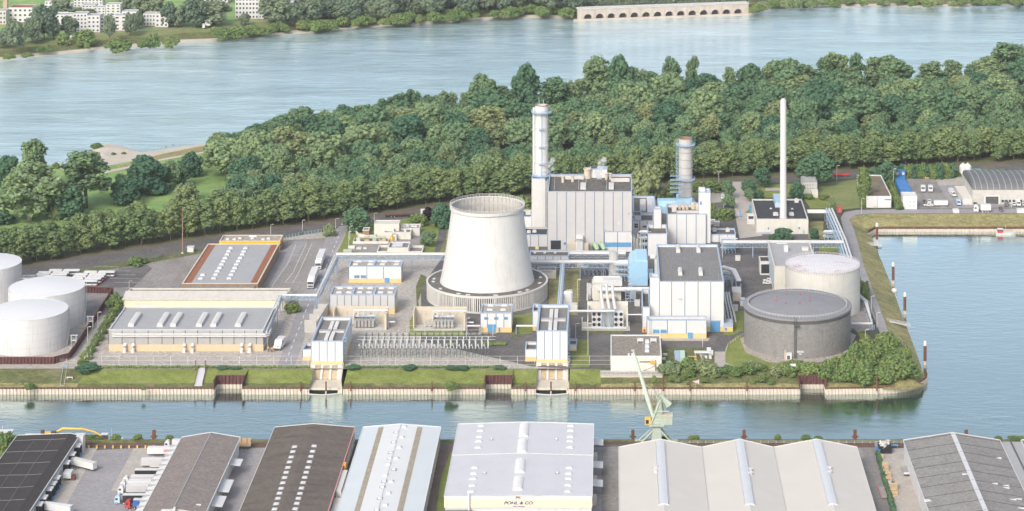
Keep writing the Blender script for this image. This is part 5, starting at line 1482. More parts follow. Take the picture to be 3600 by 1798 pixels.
bridge('cluster of silver pipes from the oil house to the promenade pipes',[(XU(2838, y5), y5),(XU(2920, y5), y5)],7,5.0, mats=('pipe_white', 'pale_grey', 'pipe_white', 'pale_grey', 'pipe_white'), step=5, truss=False, pr=.55, th=1.2)
q = [P(2541,939,9), P(2580,950,9), P(2597,985,9)]
bridge('bent silver pipe pair at the right wall of the turbine hall', q,2.6,7.0, mats=('pale_grey', 'pale_grey'), step=6, truss=False, pr=.85, th=1.0)
q = [P(3020,1040,3), P(3043,1060,3), P(3066,1140,3), P(2993,1140,3)]
bridge('white pipe rack angled round the cream and dark grey tanks', q,2.4,2.6, mats=('white_paint', 'white_paint', 'white_paint', 'white_paint'), step=5, truss=False, pr=.25, th=.4)
y6 = P(0,1174)[1]
for ua, ub, lab in ((1815,1887, 'white cable duct on a leg into the left side of the right pump house'),(1643,1689, 'white cable duct between the tower pen and the small relay house')):
 bridge(lab,[(XU(ua, y6), y6 - 1),(XU(ub, y6), y6 - 1)],1.2,3.6, mats=('pipe_white',), step=12, truss=False, pr=.55, th=.2)
pbn = thing('pipe_bundle', 'bundle of sloping silver pipes beside the right wall of the turbine hall', 'pipes',(*P(2558,1130),0))
for k in range(4):
 MB().tube([(-2 + k * 1.3,24,9),(-2 + k * 1.4,10,7.5),(-1.5 + k * 1.7,0,4),(-1 + k * 1.8,-3,.2)],.5,8).build('pipe',('pipe_white', 'pale_grey')[k % 2], pbn)
vb_ = B('filter_box', 'white box house on a grey frame between turbine hall and dark tank',2576,2606,1060,1028,1009, wall='pale_concrete', roof='white_paint', trim='white_paint', seam_mat=None, parapet=.1)
vb_ = B('filter_box', 'low white and blue cabinet touching the left of the dark grey tank',2602,2620,1078,1056,1046, wall='white_paint', roof='white_paint', trim='trim_blue', seam_mat=None, parapet=.1)
# ---- switchyard
rows = []
proto = None
sw_y = 1226.0
for k in range(21):
 x = XU(1275 + 21.9 * k,1232)
 lab = 'slim steel switch pole with white insulators in the long switchyard row'
 if proto is None:
  t = proto = thing('switch_pole', lab, 'switchgear',(x, sw_y,0), group='switch poles in the switchyard row')
  MB().box(-.24,.24,24,24.4,0,5.6).box(-1.0,1.0,24,24.2,4.2,4.4).build('back_post', 'dark_green_steel', t)
  MB().box(-.2,.2,15,15.3,0,4.6).box(-.8,.8,15.0,15.2,3.6,3.9).build('middle_post', 'dark_green_steel', t)
  mb = MB().box(-.8,-.5,-.2,.15,0,4.4).box(.5,.8,-.2,.15,0,4.4).bar((-.65,0,1.2),(.65,0,3.2),.14).box(-1.0,1.0,-.3,.2,4.4,4.65)
  mb.build('support_frame', 'dark_green_steel', t)
  mb = MB().tube([(.65,0,4.6),(.2,6,6.8)],.2,8).tube([(-.65,0,4.6),(-1.4,3,6.1),(-1.8,3.5,5.2)],.16,8).tube([(.3,8,3.4),(.1,14.6,5.9)],.18,8).tube([(.9,2,4),(.9,2,7.2)],.14,8)
  mb.build('insulator_arm', 'pale_grey', t)
  for (a, b_, c) in ((.2,6,7.0),(-1.8,3.5,5.2),(.1,14.6,6.1),(.9,2,7.3)):
   MB().lathe([(.01,-.3),(.28,-.15),(.3,.1),(.2,.3),(.01,.33)],(a, b_, c),10).build('insulator', 'white_paint', t)
 else:
  dup(proto,(x, sw_y,0))
bb = thing('busbar', 'three long pale busbars strung along the switchyard poles', 'busbar',(XU(1275,1232),1226,0))
Lb = XU(1722,1232) - XU(1256,1232)
for (yy, z) in ((24.15,5.4),(14.8,6.4),(6.2,7.4)):
 MB().tube([(-3, yy, z),(Lb, yy, z)],.09,6).build('bar', 'pale_grey', bb)
# ---- fences
def fence(label, pts, h, mat='offwhite', step=4.0, rails=3, name='fence', r=.09):
 o = (pts[0][0], pts[0][1],0)
 t = thing(name, label, 'fence', o)
 mb = MB()
 npost = 0
 for p, q in zip(pts[:-1], pts[1:]):
  L = math.hypot(q[0] - p[0], q[1] - p[1])
  for j in range(rails):
   z = h * (1 - j / max(1, rails - 1) * .94) if rails > 1 else h
   mb.bar((p[0] - o[0], p[1] - o[1], z),(q[0] - o[0], q[1] - o[1], z), r * 1.1)
  k = max(1, int(L / step))
  for i in range(k + 1):
   if npost >= 100: break
   x, y = p[0] + (q[0] - p[0]) * i / k - o[0], p[1] + (q[1] - p[1]) * i / k - o[1]
   MB().box(x - r, x + r, y - r, y + r,0, h + .1).build('post', mat, t)
   npost += 1
 mb.build('rails', mat, t)
 return t
yf = P(0,1284)[1]
fence('white wire fence along the front of the grey steel warehouse',[(XU(297, yf), yf),(XU(1084, yf), yf)],4.6, 'offwhite',8.8)
fence('white wire fence in front of the switchyard poles',[(XU(1208, yf), yf),(XU(1880, yf), yf)],4.6, 'offwhite',8.8)
fence('white wire fence between the right pump house and the cream screen house',[(XU(2000, yf), yf),(XU(2145, yf), yf)],4.6, 'offwhite',8.8)
fence('slanting wire fence on the left side of the grey steel warehouse',[(XU(298, yf), yf), P(420,1078)],3.6, 'offwhite',8)
fence('low white fence in front of the maroon sheet wall',[(XU(-80, yf), yf + 4),(XU(262, yf), yf + 4)],1.8, 'offwhite',4.6)
fence('white fence frame round the pen below the cooling tower',[P(1430,1178), P(1685,1178)],5.0, 'offwhite',9)
fence('green fence along the shrubby edge of the harbour promenade',[P(3045,1020), P(3075,1110), P(3086,1190), P(3030,1225)],1.8, 'dark_green_steel',3.5)
fence('dark green railing fence beside the bus depot entrance',[P(420,948), P(560,914), P(575,905)],2.0, 'dark_green_steel',2.2,4)
fence('grey railing fence between the depot yard and the access road',[P(985,845), P(1060,828), P(1130,818)],2.0, 'sky_steel',2.2,4)
fence('white post fence along the road bend beside the dark grey tank',[P(2612,1182), P(2560,1215), P(2552,1240)],1.4, 'offwhite',3)
pts = [P(u, v) for u, v in ((-120,1281),(186,1281),(240,1267),(262,1240),(397,1034),(297,1031))]
mw_ = sheet_wall('retaining_wall', 'dark maroon corrugated retaining wall round the white storage tanks', pts,3.5,-.02,-.3)
mw_['category'] = 'retaining wall'
# ================================================================== trees
NR = np.random.default_rng(5)
def ico(sub=1):
 t = (1 + 5 ** .5) / 2
 v = [(-1, t,0),(1, t,0),(-1,-t,0),(1,-t,0),(0,-1, t),(0,1, t),(0,-1,-t),(0,1,-t),(t,0,-1),(t,0,1),(-t,0,-1),(-t,0,1)]
 f = [(0,11,5),(0,5,1),(0,1,7),(0,7,10),(0,10,11),(1,5,9),(5,11,4),(11,10,2),(10,7,6),(7,1,8),(3,9,4),(3,4,2),(3,2,6),(3,6,8),(3,8,9),(4,9,5),(2,4,11),(6,2,10),(8,6,7),(9,8,1)]
 v = [np.array(p, float) / np.linalg.norm(p) for p in v]
 for _ in range(sub):
  nf, c = [], {}
  def mid(a, b):
   k = (min(a, b), max(a, b))
   if k not in c:
    m = v[a] + v[b]; v.append(m / np.linalg.norm(m)); c[k] = len(v) - 1
   return c[k]
  for a, b, d in f:
   x, y, z = mid(a, b), mid(b, d), mid(d, a)
   nf += [(a, x, z),(b, y, x),(d, z, y),(x, y, z)]
  f = nf
 return np.array(v), np.array(f)
ICO_V, ICO_F = ico(1)
def crown_arrays(lobes, n, size, squash=1.0, core=.82, rough=.18):
 """leaf clumps spread over the outside of overlapping lobes (x, y, z, r), with a thin inner mass"""
 L = np.array([l[:4] for l in lobes], float)
 wgt = np.array([l[3] ** 2 * (l[4] if len(l) > 4 else 1) for l in lobes])
 pick = NR.choice(len(L), int(n * 1.9), p=wgt / wgt.sum())
 d = NR.normal(size=(len(pick),3)); d /= np.linalg.norm(d, axis=1)[:, None]
 rad = L[pick,3] * (1 + NR.normal(0, rough, len(pick)).clip(-.45,.35))
 p = L[pick, :3] + d * rad[:, None] * np.array((1,1, squash))
 keep = np.ones(len(p), bool)
 for i in range(len(L)) if len(L) < 40 else ():
  q = (p - L[i, :3]) / np.array((1,1, squash))
  keep &= ~((np.linalg.norm(q, axis=1) < L[i,3] * .78) & (pick != i))
 p, d = p[keep][:n], d[keep][:n]
 k = len(p)
 nrm = d + NR.normal(0,.45,(k,3)); nrm /= np.linalg.norm(nrm, axis=1)[:, None]
 r0 = NR.normal(size=(k,3))
 a = np.cross(nrm, r0); a /= np.linalg.norm(a, axis=1)[:, None]
 b = np.cross(nrm, a)
 s = size * NR.uniform(.55,1.25, k)[:, None]
 asp = NR.uniform(.6,1.0, k)[:, None]
 bend = nrm * s * .25
 V = np.stack([p - a * s - b * s * asp - bend, p + a * s * .9 - b * s * asp * .7, p + a * s + b * s * asp - bend, p - a * s * .8 + b * s * asp],1).reshape(-1,3)
 Fq = np.arange(k * 4).reshape(-1,4)
 cv, cf = [],[]
 o = len(V)
 for x, y, z, r, *_ in lobes:
  vv = ICO_V * (r * core * (1 + NR.normal(0,.06, len(ICO_V))))[:, None] * np.array((1,1, squash)) + np.array((x, y, z))
  cv.append(vv); cf.append(ICO_F + o); o += len(vv)
 V = np.concatenate([V] + cv)
 T = np.concatenate(cf)
 return V, Fq, T
def mesh_np(name, V, Q, T, mat):
 me = bpy.data.meshes.new(name)
 nq, ntr = len(Q), len(T)
 me.vertices.add(len(V)); me.vertices.foreach_set('co', V.astype(np.float32).ravel())
 me.loops.add(nq * 4 + ntr * 3)
 me.loops.foreach_set('vertex_index', np.concatenate([Q.ravel(), T.ravel()]).astype(np.int32))
 me.polygons.add(nq + ntr)
 st = np.concatenate([np.arange(nq) * 4, nq * 4 + np.arange(ntr) * 3]).astype(np.int32)
 me.polygons.foreach_set('loop_start', st)
 me.materials.append(MATS[mat])
 me.update(calc_edges=True)
 me.validate()
 return me
def lobes_round(r, h, zc, n=11, lr=.46, flat=1.0):
 out = [(0,0, zc, r * .62)]
 for i in range(n):
  a = 2 * math.pi * (i * .618 + R.random() * .15)
  t = (i + .5) / n
  z = (t * 2 - .85) * h * .5
  rr = r * .62 * math.sqrt(max(.12,1 - (z / (h * .58)) ** 2)) * R.uniform(.85,1.12)
  out.append((rr * math.cos(a), rr * math.sin(a), zc + z * flat, r * lr * R.uniform(.8,1.2)))
 return out
def trunk_mesh(name, h, r, mat, limbs=4, spread=3.0):
 mb = MB()
 mb.tube([(0,0,-.3),(.1,.05, h * .5),(.2,-.1, h)],[r * 1.25, r * .8, r * .45],7)
 for i in range(limbs):
  a = i * 2.4
  z = h * (.45 + .12 * i)
  mb.tube([(.1,0, min(z, h)),(spread * .6 * math.cos(a), spread * .6 * math.sin(a), z + spread * .6),(spread * math.cos(a), spread * math.sin(a), z + spread * 1.3)],[r * .5, r * .3, r * .12],5)
 me = bpy.data.meshes.new(name)
 me.from_pydata(mb.v,[], mb.f)
 me.materials.append(MATS[mat]); me.update()
 return me
def tufts(lobes, tr=1.25, dens=1.0, low=-.75):
 """small leafy tufts scattered over the outside of the big lobes"""
 out = []
 for i,(x, y, z, r) in enumerate(lobes):
  out.append((x, y, z, r * .74,0))
  n = int(dens * 3.6 * (r / tr) ** 2)
  for k in range(n):
   u = 1 - 2 * (k + .5) / n
   if u < low: continue
   a = k * 2.39996 + R.random()
   s_ = math.sqrt(1 - u * u)
   q = (x + r * .86 * s_ * math.cos(a) + R.uniform(-.3,.3), y + r * .86 * s_ * math.sin(a) + R.uniform(-.3,.3), z + r * .86 * u + R.uniform(-.3,.3))
   if any(j != i and (q[0] - a2) ** 2 + (q[1] - b2) ** 2 + (q[2] - c2) ** 2 < (r2 * .8) ** 2 for j,(a2, b2, c2, r2) in enumerate(lobes)): continue
   out.append((*q, tr * R.uniform(.7,1.25),1))
 return out
KINDS_T = {}
def kind(key, n_var, fn, mat, n, size, trunk=(6,.35, 'bark',4,3.0), squash=1.0, core=.82):
 out = []
 for i in range(n_var):
  V, Q, T = crown_arrays(fn(), n, size, squash, core)
  cm = mesh_np(key + '_crown', V, Q, T, mat)
  tm = trunk_mesh(key + '_trunk', *trunk)
  top = float(np.percentile(V[:,2],99.7)); wid = float(np.percentile(np.abs(V[:,0]),98))
  out.append((cm, tm, top, wid))
 KINDS_T[key] = out
def sky_lobes(r, h, z0, n=14):
 """tall irregular crown of separate tufts"""
 out = []
 for i in range(n):
  t = (i + .5) / n
  z = z0 + h * t
  rr = r * (math.sin(math.pi * min(.95, t * .8 + .18))) * R.uniform(.25,.8)
  a = i * 2.4 + R.random()
  out.append((rr * math.cos(a), rr * math.sin(a), z, r * R.uniform(.28,.46)))
 return out
def sparse(r, h, z0, n=7):
 """a few separate leafy masses on visible limbs"""
 out = []
 for i in range(n):
  t = (i + .5) / n
  a = i * 2.4 + R.random()
  rr = r * R.uniform(.25,.62) * (1.1 - .5 * t)
  out.append((rr * math.cos(a), rr * math.sin(a), z0 + h * t, r * R.uniform(.26,.42)))
 return out
kind('avenue',6, lambda: tufts(lobes_round(4.9,17.0,13.2,12,.52),1.25), 'leaf_avenue',4600,.40,(5,.3, 'bark',3,2.5))
kind('forest',7, lambda: tufts(lobes_round(8.3,13,13.0,9,.48),1.35), 'leaf_forest',5200,.46,(8,.45, 'bark',4,4.0))
kind('forest_dark',4, lambda: tufts(lobes_round(8.3,14,12.5,9,.48),1.3), 'leaf_dark',5000,.46,(8,.45, 'bark',4,4.0))
kind('forest_light',4, lambda: tufts(lobes_round(8.3,14,12.5,11,.40),1.5), 'leaf_light',4600,.48,(9,.5, 'pale_bark',5,4.0), core=.7)
kind('forest_brown',3, lambda: tufts(lobes_round(8.0,12,12.0,9,.44),1.3), 'leaf_brown',4400,.44,(8,.4, 'bark',4,4.0))
kind('skyline',7, lambda: tufts(sparse(8.5,15,8,9),1.3,.8), 'leaf_forest',3200,.44,(18,.45, 'bark',7,3.5), core=.6)
kind('willow',3, lambda: tufts(sky_lobes(8.5,17,4.0,13),1.3), 'leaf_forest',5600,.44,(14,.6, 'pale_bark',6,4.5), core=.7)
kind('round',4, lambda: tufts(lobes_round(6.4,13,7.2,10,.48),1.0), 'leaf_dark',5000,.36,(5,.3, 'bark',3,3.0))
kind('bush',5, lambda: tufts(lobes_round(3.9,5,2.4,7,.5),.75), 'leaf_bush',2200,.28,(1.5,.15, 'bark',3,1.5), squash=.9)
kind('pale_bush',3, lambda: tufts(lobes_round(3.9,5,2.4,7,.5),.75), 'leaf_light',2200,.28,(1.5,.15, 'bark',3,1.5), squash=.9)
kind('purple',1, lambda: lobes_round(4.0,6,4.2,10,.45), 'leaf_purple',1600,.4,(2.5,.2, 'bark',3,2.0))
kind('poplar',1, lambda: [(R.uniform(-.8,.8), R.uniform(-.8,.8),2 + i * 1.7,2.0 + 1.5 * math.sin(math.pi * (i + 1) / 13)) for i in range(11)], 'leaf_bush',3200,.4,(12,.3, 'bark',2,1.5))
kind('far',6, lambda: tufts(lobes_round(7.8,14,11,8,.48),1.6), 'leaf_far',2600,.62,(6,.45, 'bark',3,3.0))
TREES = bpy.data.collections
def plant(name, key, label, cat, x, y, z, h, w, group=None, rz=None, merge=False):
 """one tree: an Empty at the foot with trunk and crown; h and w are its height and width in metres"""
 cm, tm, top, wid = R.choice(KINDS_T[key])
 if merge:
  o = bpy.data.objects.new(name, cm); COL.objects.link(o); tag(o, label, cat, group, 'thing')
 else:
  o = thing(name, label, cat,(x, y, z), group=group)
  for nm, me in (('trunk', tm),('crown', cm)):
   c = bpy.data.objects.new(nm, me); COL.objects.link(c); c.parent = o
 o.location = (x, y, z)
 o.rotation_euler = (0,0, R.random() * 6.28 if rz is None else rz)
 o.scale = (w / (2 * wid), w / (2 * wid), h / top)
 return o
def plant_px(name, key, label, cat, u, vb, vt, wpx, group=None, z=0.0, merge=False):
 x, y = P(u, vb, z)
 return plant(name, key, label, cat, x, y, z, ZT(vt, y) - z, wpx / F * y, group, merge=merge)
def interp(tab, u):
 tab = sorted(tab)
 for (a, b),(c, d) in zip(tab[:-1], tab[1:]):
  if a <= u <= c: return b + (d - b) * (u - a) / (c - a)
 return tab[0][1] if u < tab[0][0] else tab[-1][1]
# ---- the double avenue of round trees along the road
SEG = [(-60,300, 'beyond the white storage tanks at the left edge'),(300,760, 'behind the grey bus yard, left of the yellow canopy'),(760,1280, 'behind the depot hall and yellow canopy'),
       (1280,1880, 'behind the gas station blocks and cooling tower'),(1880,2330, 'behind the steaming boiler house'),(2330,2760, 'between the grey stack and the slim cream chimney'),
       (2760,3120, 'right of the slim cream chimney, behind the dry lawn'),(3120,3800, 'behind the car park at the right edge')]
def seg(u):
 for a, b, t in SEG:
  if a <= u < b: return t
 return SEG[-1][2] if u > 0 else SEG[0][2]
pa_ = [P(u, v) for u, v in AV]
def along(path, d):
 for p, q in zip(path[:-1], path[1:]):
  L = math.hypot(q[0] - p[0], q[1] - p[1])
  if d <= L: return (p[0] + (q[0] - p[0]) * d / L, p[1] + (q[1] - p[1]) * d / L)
  d -= L
 return None
for row,(off, names) in enumerate(((1.0, 'front'),(13.5, 'rear'))):
 d = 26.0 + row * 4
 while True:
  p = along(pa_, d)
  if p is None: break
  d += R.uniform(8.4,11.8)
  x, y = p[0] + R.uniform(-.8,.8), p[1] + off + R.uniform(-1.8,1.8)
  if R.random() < .03: continue
  u = CX + x / y * F
  if u < -60 or u > 3660: continue
  plant('avenue_tree', 'avenue', 'olive round-crowned tree, %s avenue row, %s' % (names, seg(u)), 'avenue tree', x, y,0, R.choice([R.uniform(20,24.5), R.uniform(16.5,22)]), R.uniform(9.6,14.2), 'avenue trees in the %s row %s' % (names, seg(u)))
# ---- the wood between avenue and river
ZN = [(700,1050, 'at the left end of the wood'),(1050,1500, 'left of the cooling tower'),(1500,1900, 'behind the cooling tower'),(1900,2330, 'behind the boiler house'),(2330,2760, 'between the grey stack and slim chimney'),
      (2760,3200, 'right of the slim cream chimney'),(3200,3900, 'towards the right edge')]
def zone(u):
 for a, b, t in ZN:
  if a <= u < b: return t
 return ZN[0][2]
ADJ = {'forest': 'mid green', 'forest_dark': 'dark blue-green', 'forest_light': 'pale green', 'forest_brown': 'olive brown'}
cand = []
def pick_kind(t, u):
 q = R.random()
 if t < .35: return 'forest_brown' if q < .18 else 'forest' if q < .66 else 'forest_dark' if q < .90 else 'forest_light'
 return 'forest_dark' if q < .26 else 'forest_light' if q < .36 else 'forest_brown' if q < .38 else 'forest'
tries = 0
placed = []
while len(placed) < 520 and tries < 60000:
 tries += 1
 u = R.uniform(770,3680)
 va, vs = interp(AV, u) , interp(SHORE, u) + 6
 ya, ys = P(u, va)[1] + 24, P(u, vs)[1]
 if u < 1000: ya += max(0,(1000 - u) * .10)
 y = ya + (ys - ya) * R.random()
 t = (y - ya) / (ys - ya)
 x = XU(u, y)
 big = R.random()
 r = (4.8 + 2.6 * big) if t < .35 else (6.0 + 6.5 * big * big + 1.0 * t)
 if all((x - a) ** 2 + (y - b) ** 2 > ((r + c) * .70) ** 2 for a, b, c, *_ in placed):
  placed.append((x, y, r, t, u))
TOPS = [(730,500),(800,472),(1000,402),(1060,392),(1200,388),(1300,376),(1400,348),(1500,345),(1600,330),(1700,302),(1800,288),(1900,284),(2000,290),(2050,236),(2200,238),(2400,256),(2500,266),(2700,282),(2800,262),(2900,244),(3100,252),(3200,270),(3400,266),(3500,218),(3700,185)]
placed.sort(key=lambda p: -(p[2] / p[1] + (0.0005 if p[3] < .06 else 0)))
for i,(x, y, r, t, u) in enumerate(placed[:296]):
 k = pick_kind(t, u)
 h = r * R.uniform(1.9,2.35) + 3.5 + 2.5 * t
 h = min(h, max(9, ZT(interp(TOPS, u) + R.uniform(0,26), y)))
 plant('forest_tree', k, '%s tree, %s, %s' % (ADJ[k], 'deep in the wood' if t > .45 else 'avenue side of the wood', zone(u)), 'forest tree', x, y,0, h,2 * r * 1.12,
          '%s forest trees %s %s' % (ADJ[k], 'deep in the wood' if t > .45 else 'on the avenue side', zone(u)))
Vs, Qs, Ts, o = [],[],[],0
for x, y, r, t, u in placed[296:]:
 r = min(r, max(5, ZT(interp(TOPS, u) + 22, y) / 2.4))
 V, Q, T = crown_arrays(lobes_round(r * .98, r * 1.6, r * 1.35,12,.42),1300,.55)
 Vs.append(V + np.array((x, y,0))); Qs.append(Q + o); Ts.append(T + o); o += len(V)
if Vs:
 wood = bpy.data.objects.new('undergrowth_trees', mesh_np('undergrowth_trees', np.concatenate(Vs), np.concatenate(Qs), np.concatenate(Ts), 'leaf_forest'))
 COL.objects.link(wood); tag(wood, 'small mid green trees filling gaps of the wood', 'undergrowth', kind='stuff')
SKY = [(1060,380,95),(1130,392,60),(1205,373,85),(1280,368,85),(1345,352,70),(1400,328,80),(1455,316,55),(1512,338,62),(1575,322,60),(1650,320,70),(1702,264,86),(1770,300,70),(1842,220,100),(1945,278,110),(2020,282,60),
       (2098,205,110),(2170,186,100),(2240,238,90),(2362,204,62),(2432,194,36),(2480,258,100),(2565,240,54),(2642,224,74),(2700,226,60),(2757,174,100),(2835,225,90),(2900,200,60),(2948,156,84),(3010,190,52),(3090,200,100),(3140,187,130),
       (3275,221,88),(3352,214,66),(3410,226,40),(3470,200,100),(3560,150,130),(3640,160,120)]
for i,(u, vt, wp) in enumerate(SKY):
 vs = interp(SHORE, u) + 5
 x, y = P(u, vs)
 y -= R.uniform(0,14); x = XU(u, y)
 slim = wp < 70
 k = 'skyline' if (slim or i % 2) else R.choice(['forest', 'forest', 'forest_dark'])
 h_ = min(44, ZT(max(vt, interp(TOPS, u) - 60), y))
 near = 'the river side, ' + zone(u)
 plant('riverside_tree', k, '%s %s tree at the wood\'s river edge, %s' % ('slim' if slim else 'broad', 'loose' if k == 'skyline' else 'dense', zone(u)), 'riverside tree', x, y,0, h_, wp / F * y * 1.1,
          '%s %s river edge trees %s' % ('slim' if slim else 'broad', 'loose' if k == 'skyline' else 'dense', zone(u)))
# ---- meadow trees on the left, each a tree of its own
ME = [('willow',105,775,570,196, 'huge spreading willow with pale trunk on the meadow, at the far left'),('skyline',119,668,488,92, 'tall narrow tree rising behind the huge willow against the river'),
      ('round',30,655,548,84, 'dark tree at the left edge by the river shore'),('skyline',302,732,527,152, 'tall leaning willow with thin top, second large tree from left on the meadow'),
      ('round',234,768,648,132, 'round dark green bushy tree between the two large willows'),('pale_bush',190,775,720,36, 'small pale shrub at the foot of the round dark meadow tree'),
      ('round',438,720,626,90, 'lone round dark tree in the middle of the meadow'),('forest',430,690,612,54, 'thin tree just behind the lone round meadow tree'),
      ('round',520,681,550,130, 'large dark tree clump nearest the sandy track on the meadow'),('forest_light',530,680,602,52, 'pale green young tree in front of the large meadow clump'),
      ('forest',598,664,568,80, 'mid green tree on the right of the large meadow clump'),('forest_dark',640,655,566,72, 'dark green tree right of the meadow clump'),('round',675,620,538,72, 'round dark tree beside the sandy track, rightmost on the meadow'),
      ('pale_bush',652,706,646,76, 'pale grey-green tree close behind the avenue, below the meadow clump'),('round',8,788,735,76, 'dark round bush at the left edge above the avenue'),
      ('forest',770,586,483,96, 'grey-green tree at the left front corner of the wood by the river'),('forest_dark',820,590,470,100, 'dark tree at the left corner of the wood'),('forest',880,640,478,120, 'tall broad tree at the left corner of the wood'),
      ('forest_dark',850,668,560,110, 'dark low tree at the meadow end of the wood'),('pale_bush',850,668,632,78, 'low pale bush where the meadow meets the avenue'),('bush',197,592,572,26, 'small bush on the river beach near the sandy spit'),
      ('bush',338,524,503,38, 'small green bush on the tip of the sandy spit'),('bush',398,550,536,18, 'tiny bush in the middle of the sandy spit'),('bush',434,545,535,16, 'tiny bush right of the middle of the sandy spit'),
      ('willow',1000,560,405,130, 'tall pale willow at the left end of the wood'),('forest_light',1420,510,385,130, 'bright green feathery tree in the wood, left of the white chimney'),('willow',990,655,525,110, 'willow with broken pale trunk near the avenue, left of the cooling tower')]
for k, u, vb, vt, wp, lab in ME:
 plant_px('meadow_tree' if wp > 45 else 'shrub', k, lab, 'tree' if wp > 45 else 'shrub', u, vb, vt, wp)
sn = thing('dead_trunk', 'broken pale dead trunk at the edge of the wood, left of the cooling tower', 'dead tree',(*P(1000,628),0))
MB().tube([(0,0,0),(-.5,0,8),(-1.8,0,14)],[1.1,.9,.35],8).tube([(-.4,0,7),(-5,0,13),(-8,0,14)],[.6,.35,.15],6).build('trunk', 'pale_bark', sn)
# ---- trees and bushes inside the works and along the shore
PL = [('round',1253,812,735,90, 'large dark tree at the corner of plant road and access road'),('pale_bush',1158,832,789,44, 'silvery shrub beside the depot railing'),('purple',1506,774,731,42, 'dark purple tree near the cooling tower'),
      ('round',1556,800,716,68, 'dark tree touching the left rim of the cooling tower'),('bush',1472,795,750,60, 'wide green bush left of the purple tree'),('forest',1505,866,812,52, 'small round tree on the lawn left of the cooling tower'),
      ('bush',1835,760,690,80, 'green bush behind the right rim of the cooling tower'),('bush',1760,720,682,110, 'low bushes behind the back rim of the cooling tower'),('pale_bush',2275,700,576,106, 'bright yellow-green tree right of the steaming boiler house'),
      ('bush',2366,690,633,52, 'green bush left of the grey stack'),('bush',2450,676,640,60, 'low bush right of the grey stack'),('bush',2510,672,636,80, 'low hedge bush behind the paved lane'),('forest',2558,700,636,46, 'small tree at the left side of the paved lane, upper of two'),
      ('forest',2563,733,684,40, 'small tree at the left side of the paved lane, lower of two'),('forest_dark',2630,692,630,52, 'dark tree on the right side of the paved lane'),('forest',2634,710,664,38, 'small tree below the dark lane tree'),('round',2668,704,668,32, 'tiny dark round tree left of the slim cream chimney'),
      ('forest_dark',2682,660,588,60, 'dark tree behind the lawn left of the slim cream chimney'),('bush',2506,765,715,24, 'narrow bush right of the tall access tower'),('bush',2550,770,733,58, 'bush behind the white switch house'),('round',2801,700,640,56, 'dark round tree in front of the old brick house'),
      ('forest_dark',2865,655,540,104, 'big dark tree between slim chimney and old brick house'),('bush',2898,702,680,36, 'clipped bush right of the old brick house'),('bush',2843,700,682,40, 'low bush in front of the old brick house'),
      ('poplar',3038,726,588,50, 'tall poplar beside the mossy flat-roofed house'),('pale_bush',2925,735,692,26, 'slender grey-green shrub by the promenade pipes'),('round',3118,640,568,56, 'dark tree left of the blue containers'),('round',3075,630,590,50, 'low dark tree behind the tall poplar'),
      ('bush',3128,665,632,34, 'bush in the strip left of the blue containers, top one'),('bush',3140,695,655,34, 'bush in the strip left of the blue containers, middle one'),('bush',3152,722,685,36, 'bush in the strip left of the blue containers, lower one'),('bush',3162,738,708,30, 'bush in the strip beside the white site cabins'),
      ('round',2755,845,802,64, 'round bush in front of the oil house garage door'),('round',2713,845,824,22, 'tiny round shrub left of the oil house bush'),('round',2863,842,804,32, 'dark shrub right of the oil house'),('bush',3040,1052,990,42, 'small tree between the cream tank and the promenade'),
      ('bush',1030,1098,1064,56, 'green bush beside the cream workshop and plant road'),('bush',480,932,904,66, 'low bush at the bus depot entrance'),('bush',406,1094,1032,58, 'green bush at the left end of the cream workshop'),('bush',2300,1345,1322,22, 'small bush below the concrete quay platform')]
for k, u, vb, vt, wp, lab in PL:
 plant_px('tree' if wp > 40 else 'shrub', k, lab, 'tree' if wp > 40 else 'shrub', u, vb, vt, wp)
for i in range(13):
 u = 3172 + i * 14.5
 plant_px('hedge_bush', 'bush' if i % 3 else 'round', 'dark green bush in the row behind the blue containers and car park', 'hedge bush', u,628 + R.uniform(-3,3),572 + R.uniform(0,12), R.uniform(26,40), 'bushes behind the car park')
for i in range(18):
 plant_px('hedge_bush', 'bush', 'low green bush in the hedge along the avenue road, right of the car park', 'hedge bush',3370 + i * 15,622 + R.uniform(-4,4),592 + R.uniform(0,10), R.uniform(22,34), 'low hedge bushes at the right edge')
for i in range(9):
 t = i / 8
 plant_px('fence_bush', 'bush', 'yellow-green bush along the slanting fence left of the grey steel warehouse', 'fence bush',398 - 105 * t,1112 + 170 * t,1112 + 170 * t - R.uniform(24,36), R.uniform(26,40), 'bushes along the slanting fence')
HB = [(305,1308,1281,76),(785,1303,1288,40),(830,1303,1290,36),(1243,1303,1285,44),(1440,1303,1284,52),(1590,1303,1286,44),(1626,1303,1287,44),(1755,1303,1288,40)]
for u, vb, vt, wp in HB:
 plant_px('bank_bush', 'round', 'dark rounded bush at the top edge of the grassy quay bank', 'bank bush', u, vb - 6, vt, wp, 'round bushes along the top of the bank')
def hedge(label, u0, u1, v, h, mat='leaf_bush'):
 y = P(0, v)[1]
 x0, x1 = XU(u0, y), XU(u1, y)
 k = int((x1 - x0) / 1.3)
 V, Q, T = crown_arrays([(x0 + (x1 - x0) * i / k - x0, R.uniform(-.2,.2), h * .45, h * .6) for i in range(k + 1)], int((x1 - x0) * 16),.28)
 o = bpy.data.objects.new('hedge', mesh_np('hedge', V, Q, T, mat)); COL.objects.link(o); o.location = (x0, y,0)
 tag(o, label, 'hedge', kind='thing')
hedge('low clipped hedge along the top of the bank below the grey steel warehouse',335,1086,1295,1.3)
hedge('low clipped hedge along the top of the bank in front of the switchyard',1212,1760,1295,1.3)
hedge('short overgrown hedge at the right end of the switchyard',1700,1775,1216,2.0)
hedge('patch of yellow-green growth between the right switch poles',1540,1600,1216,1.6, 'leaf_light')
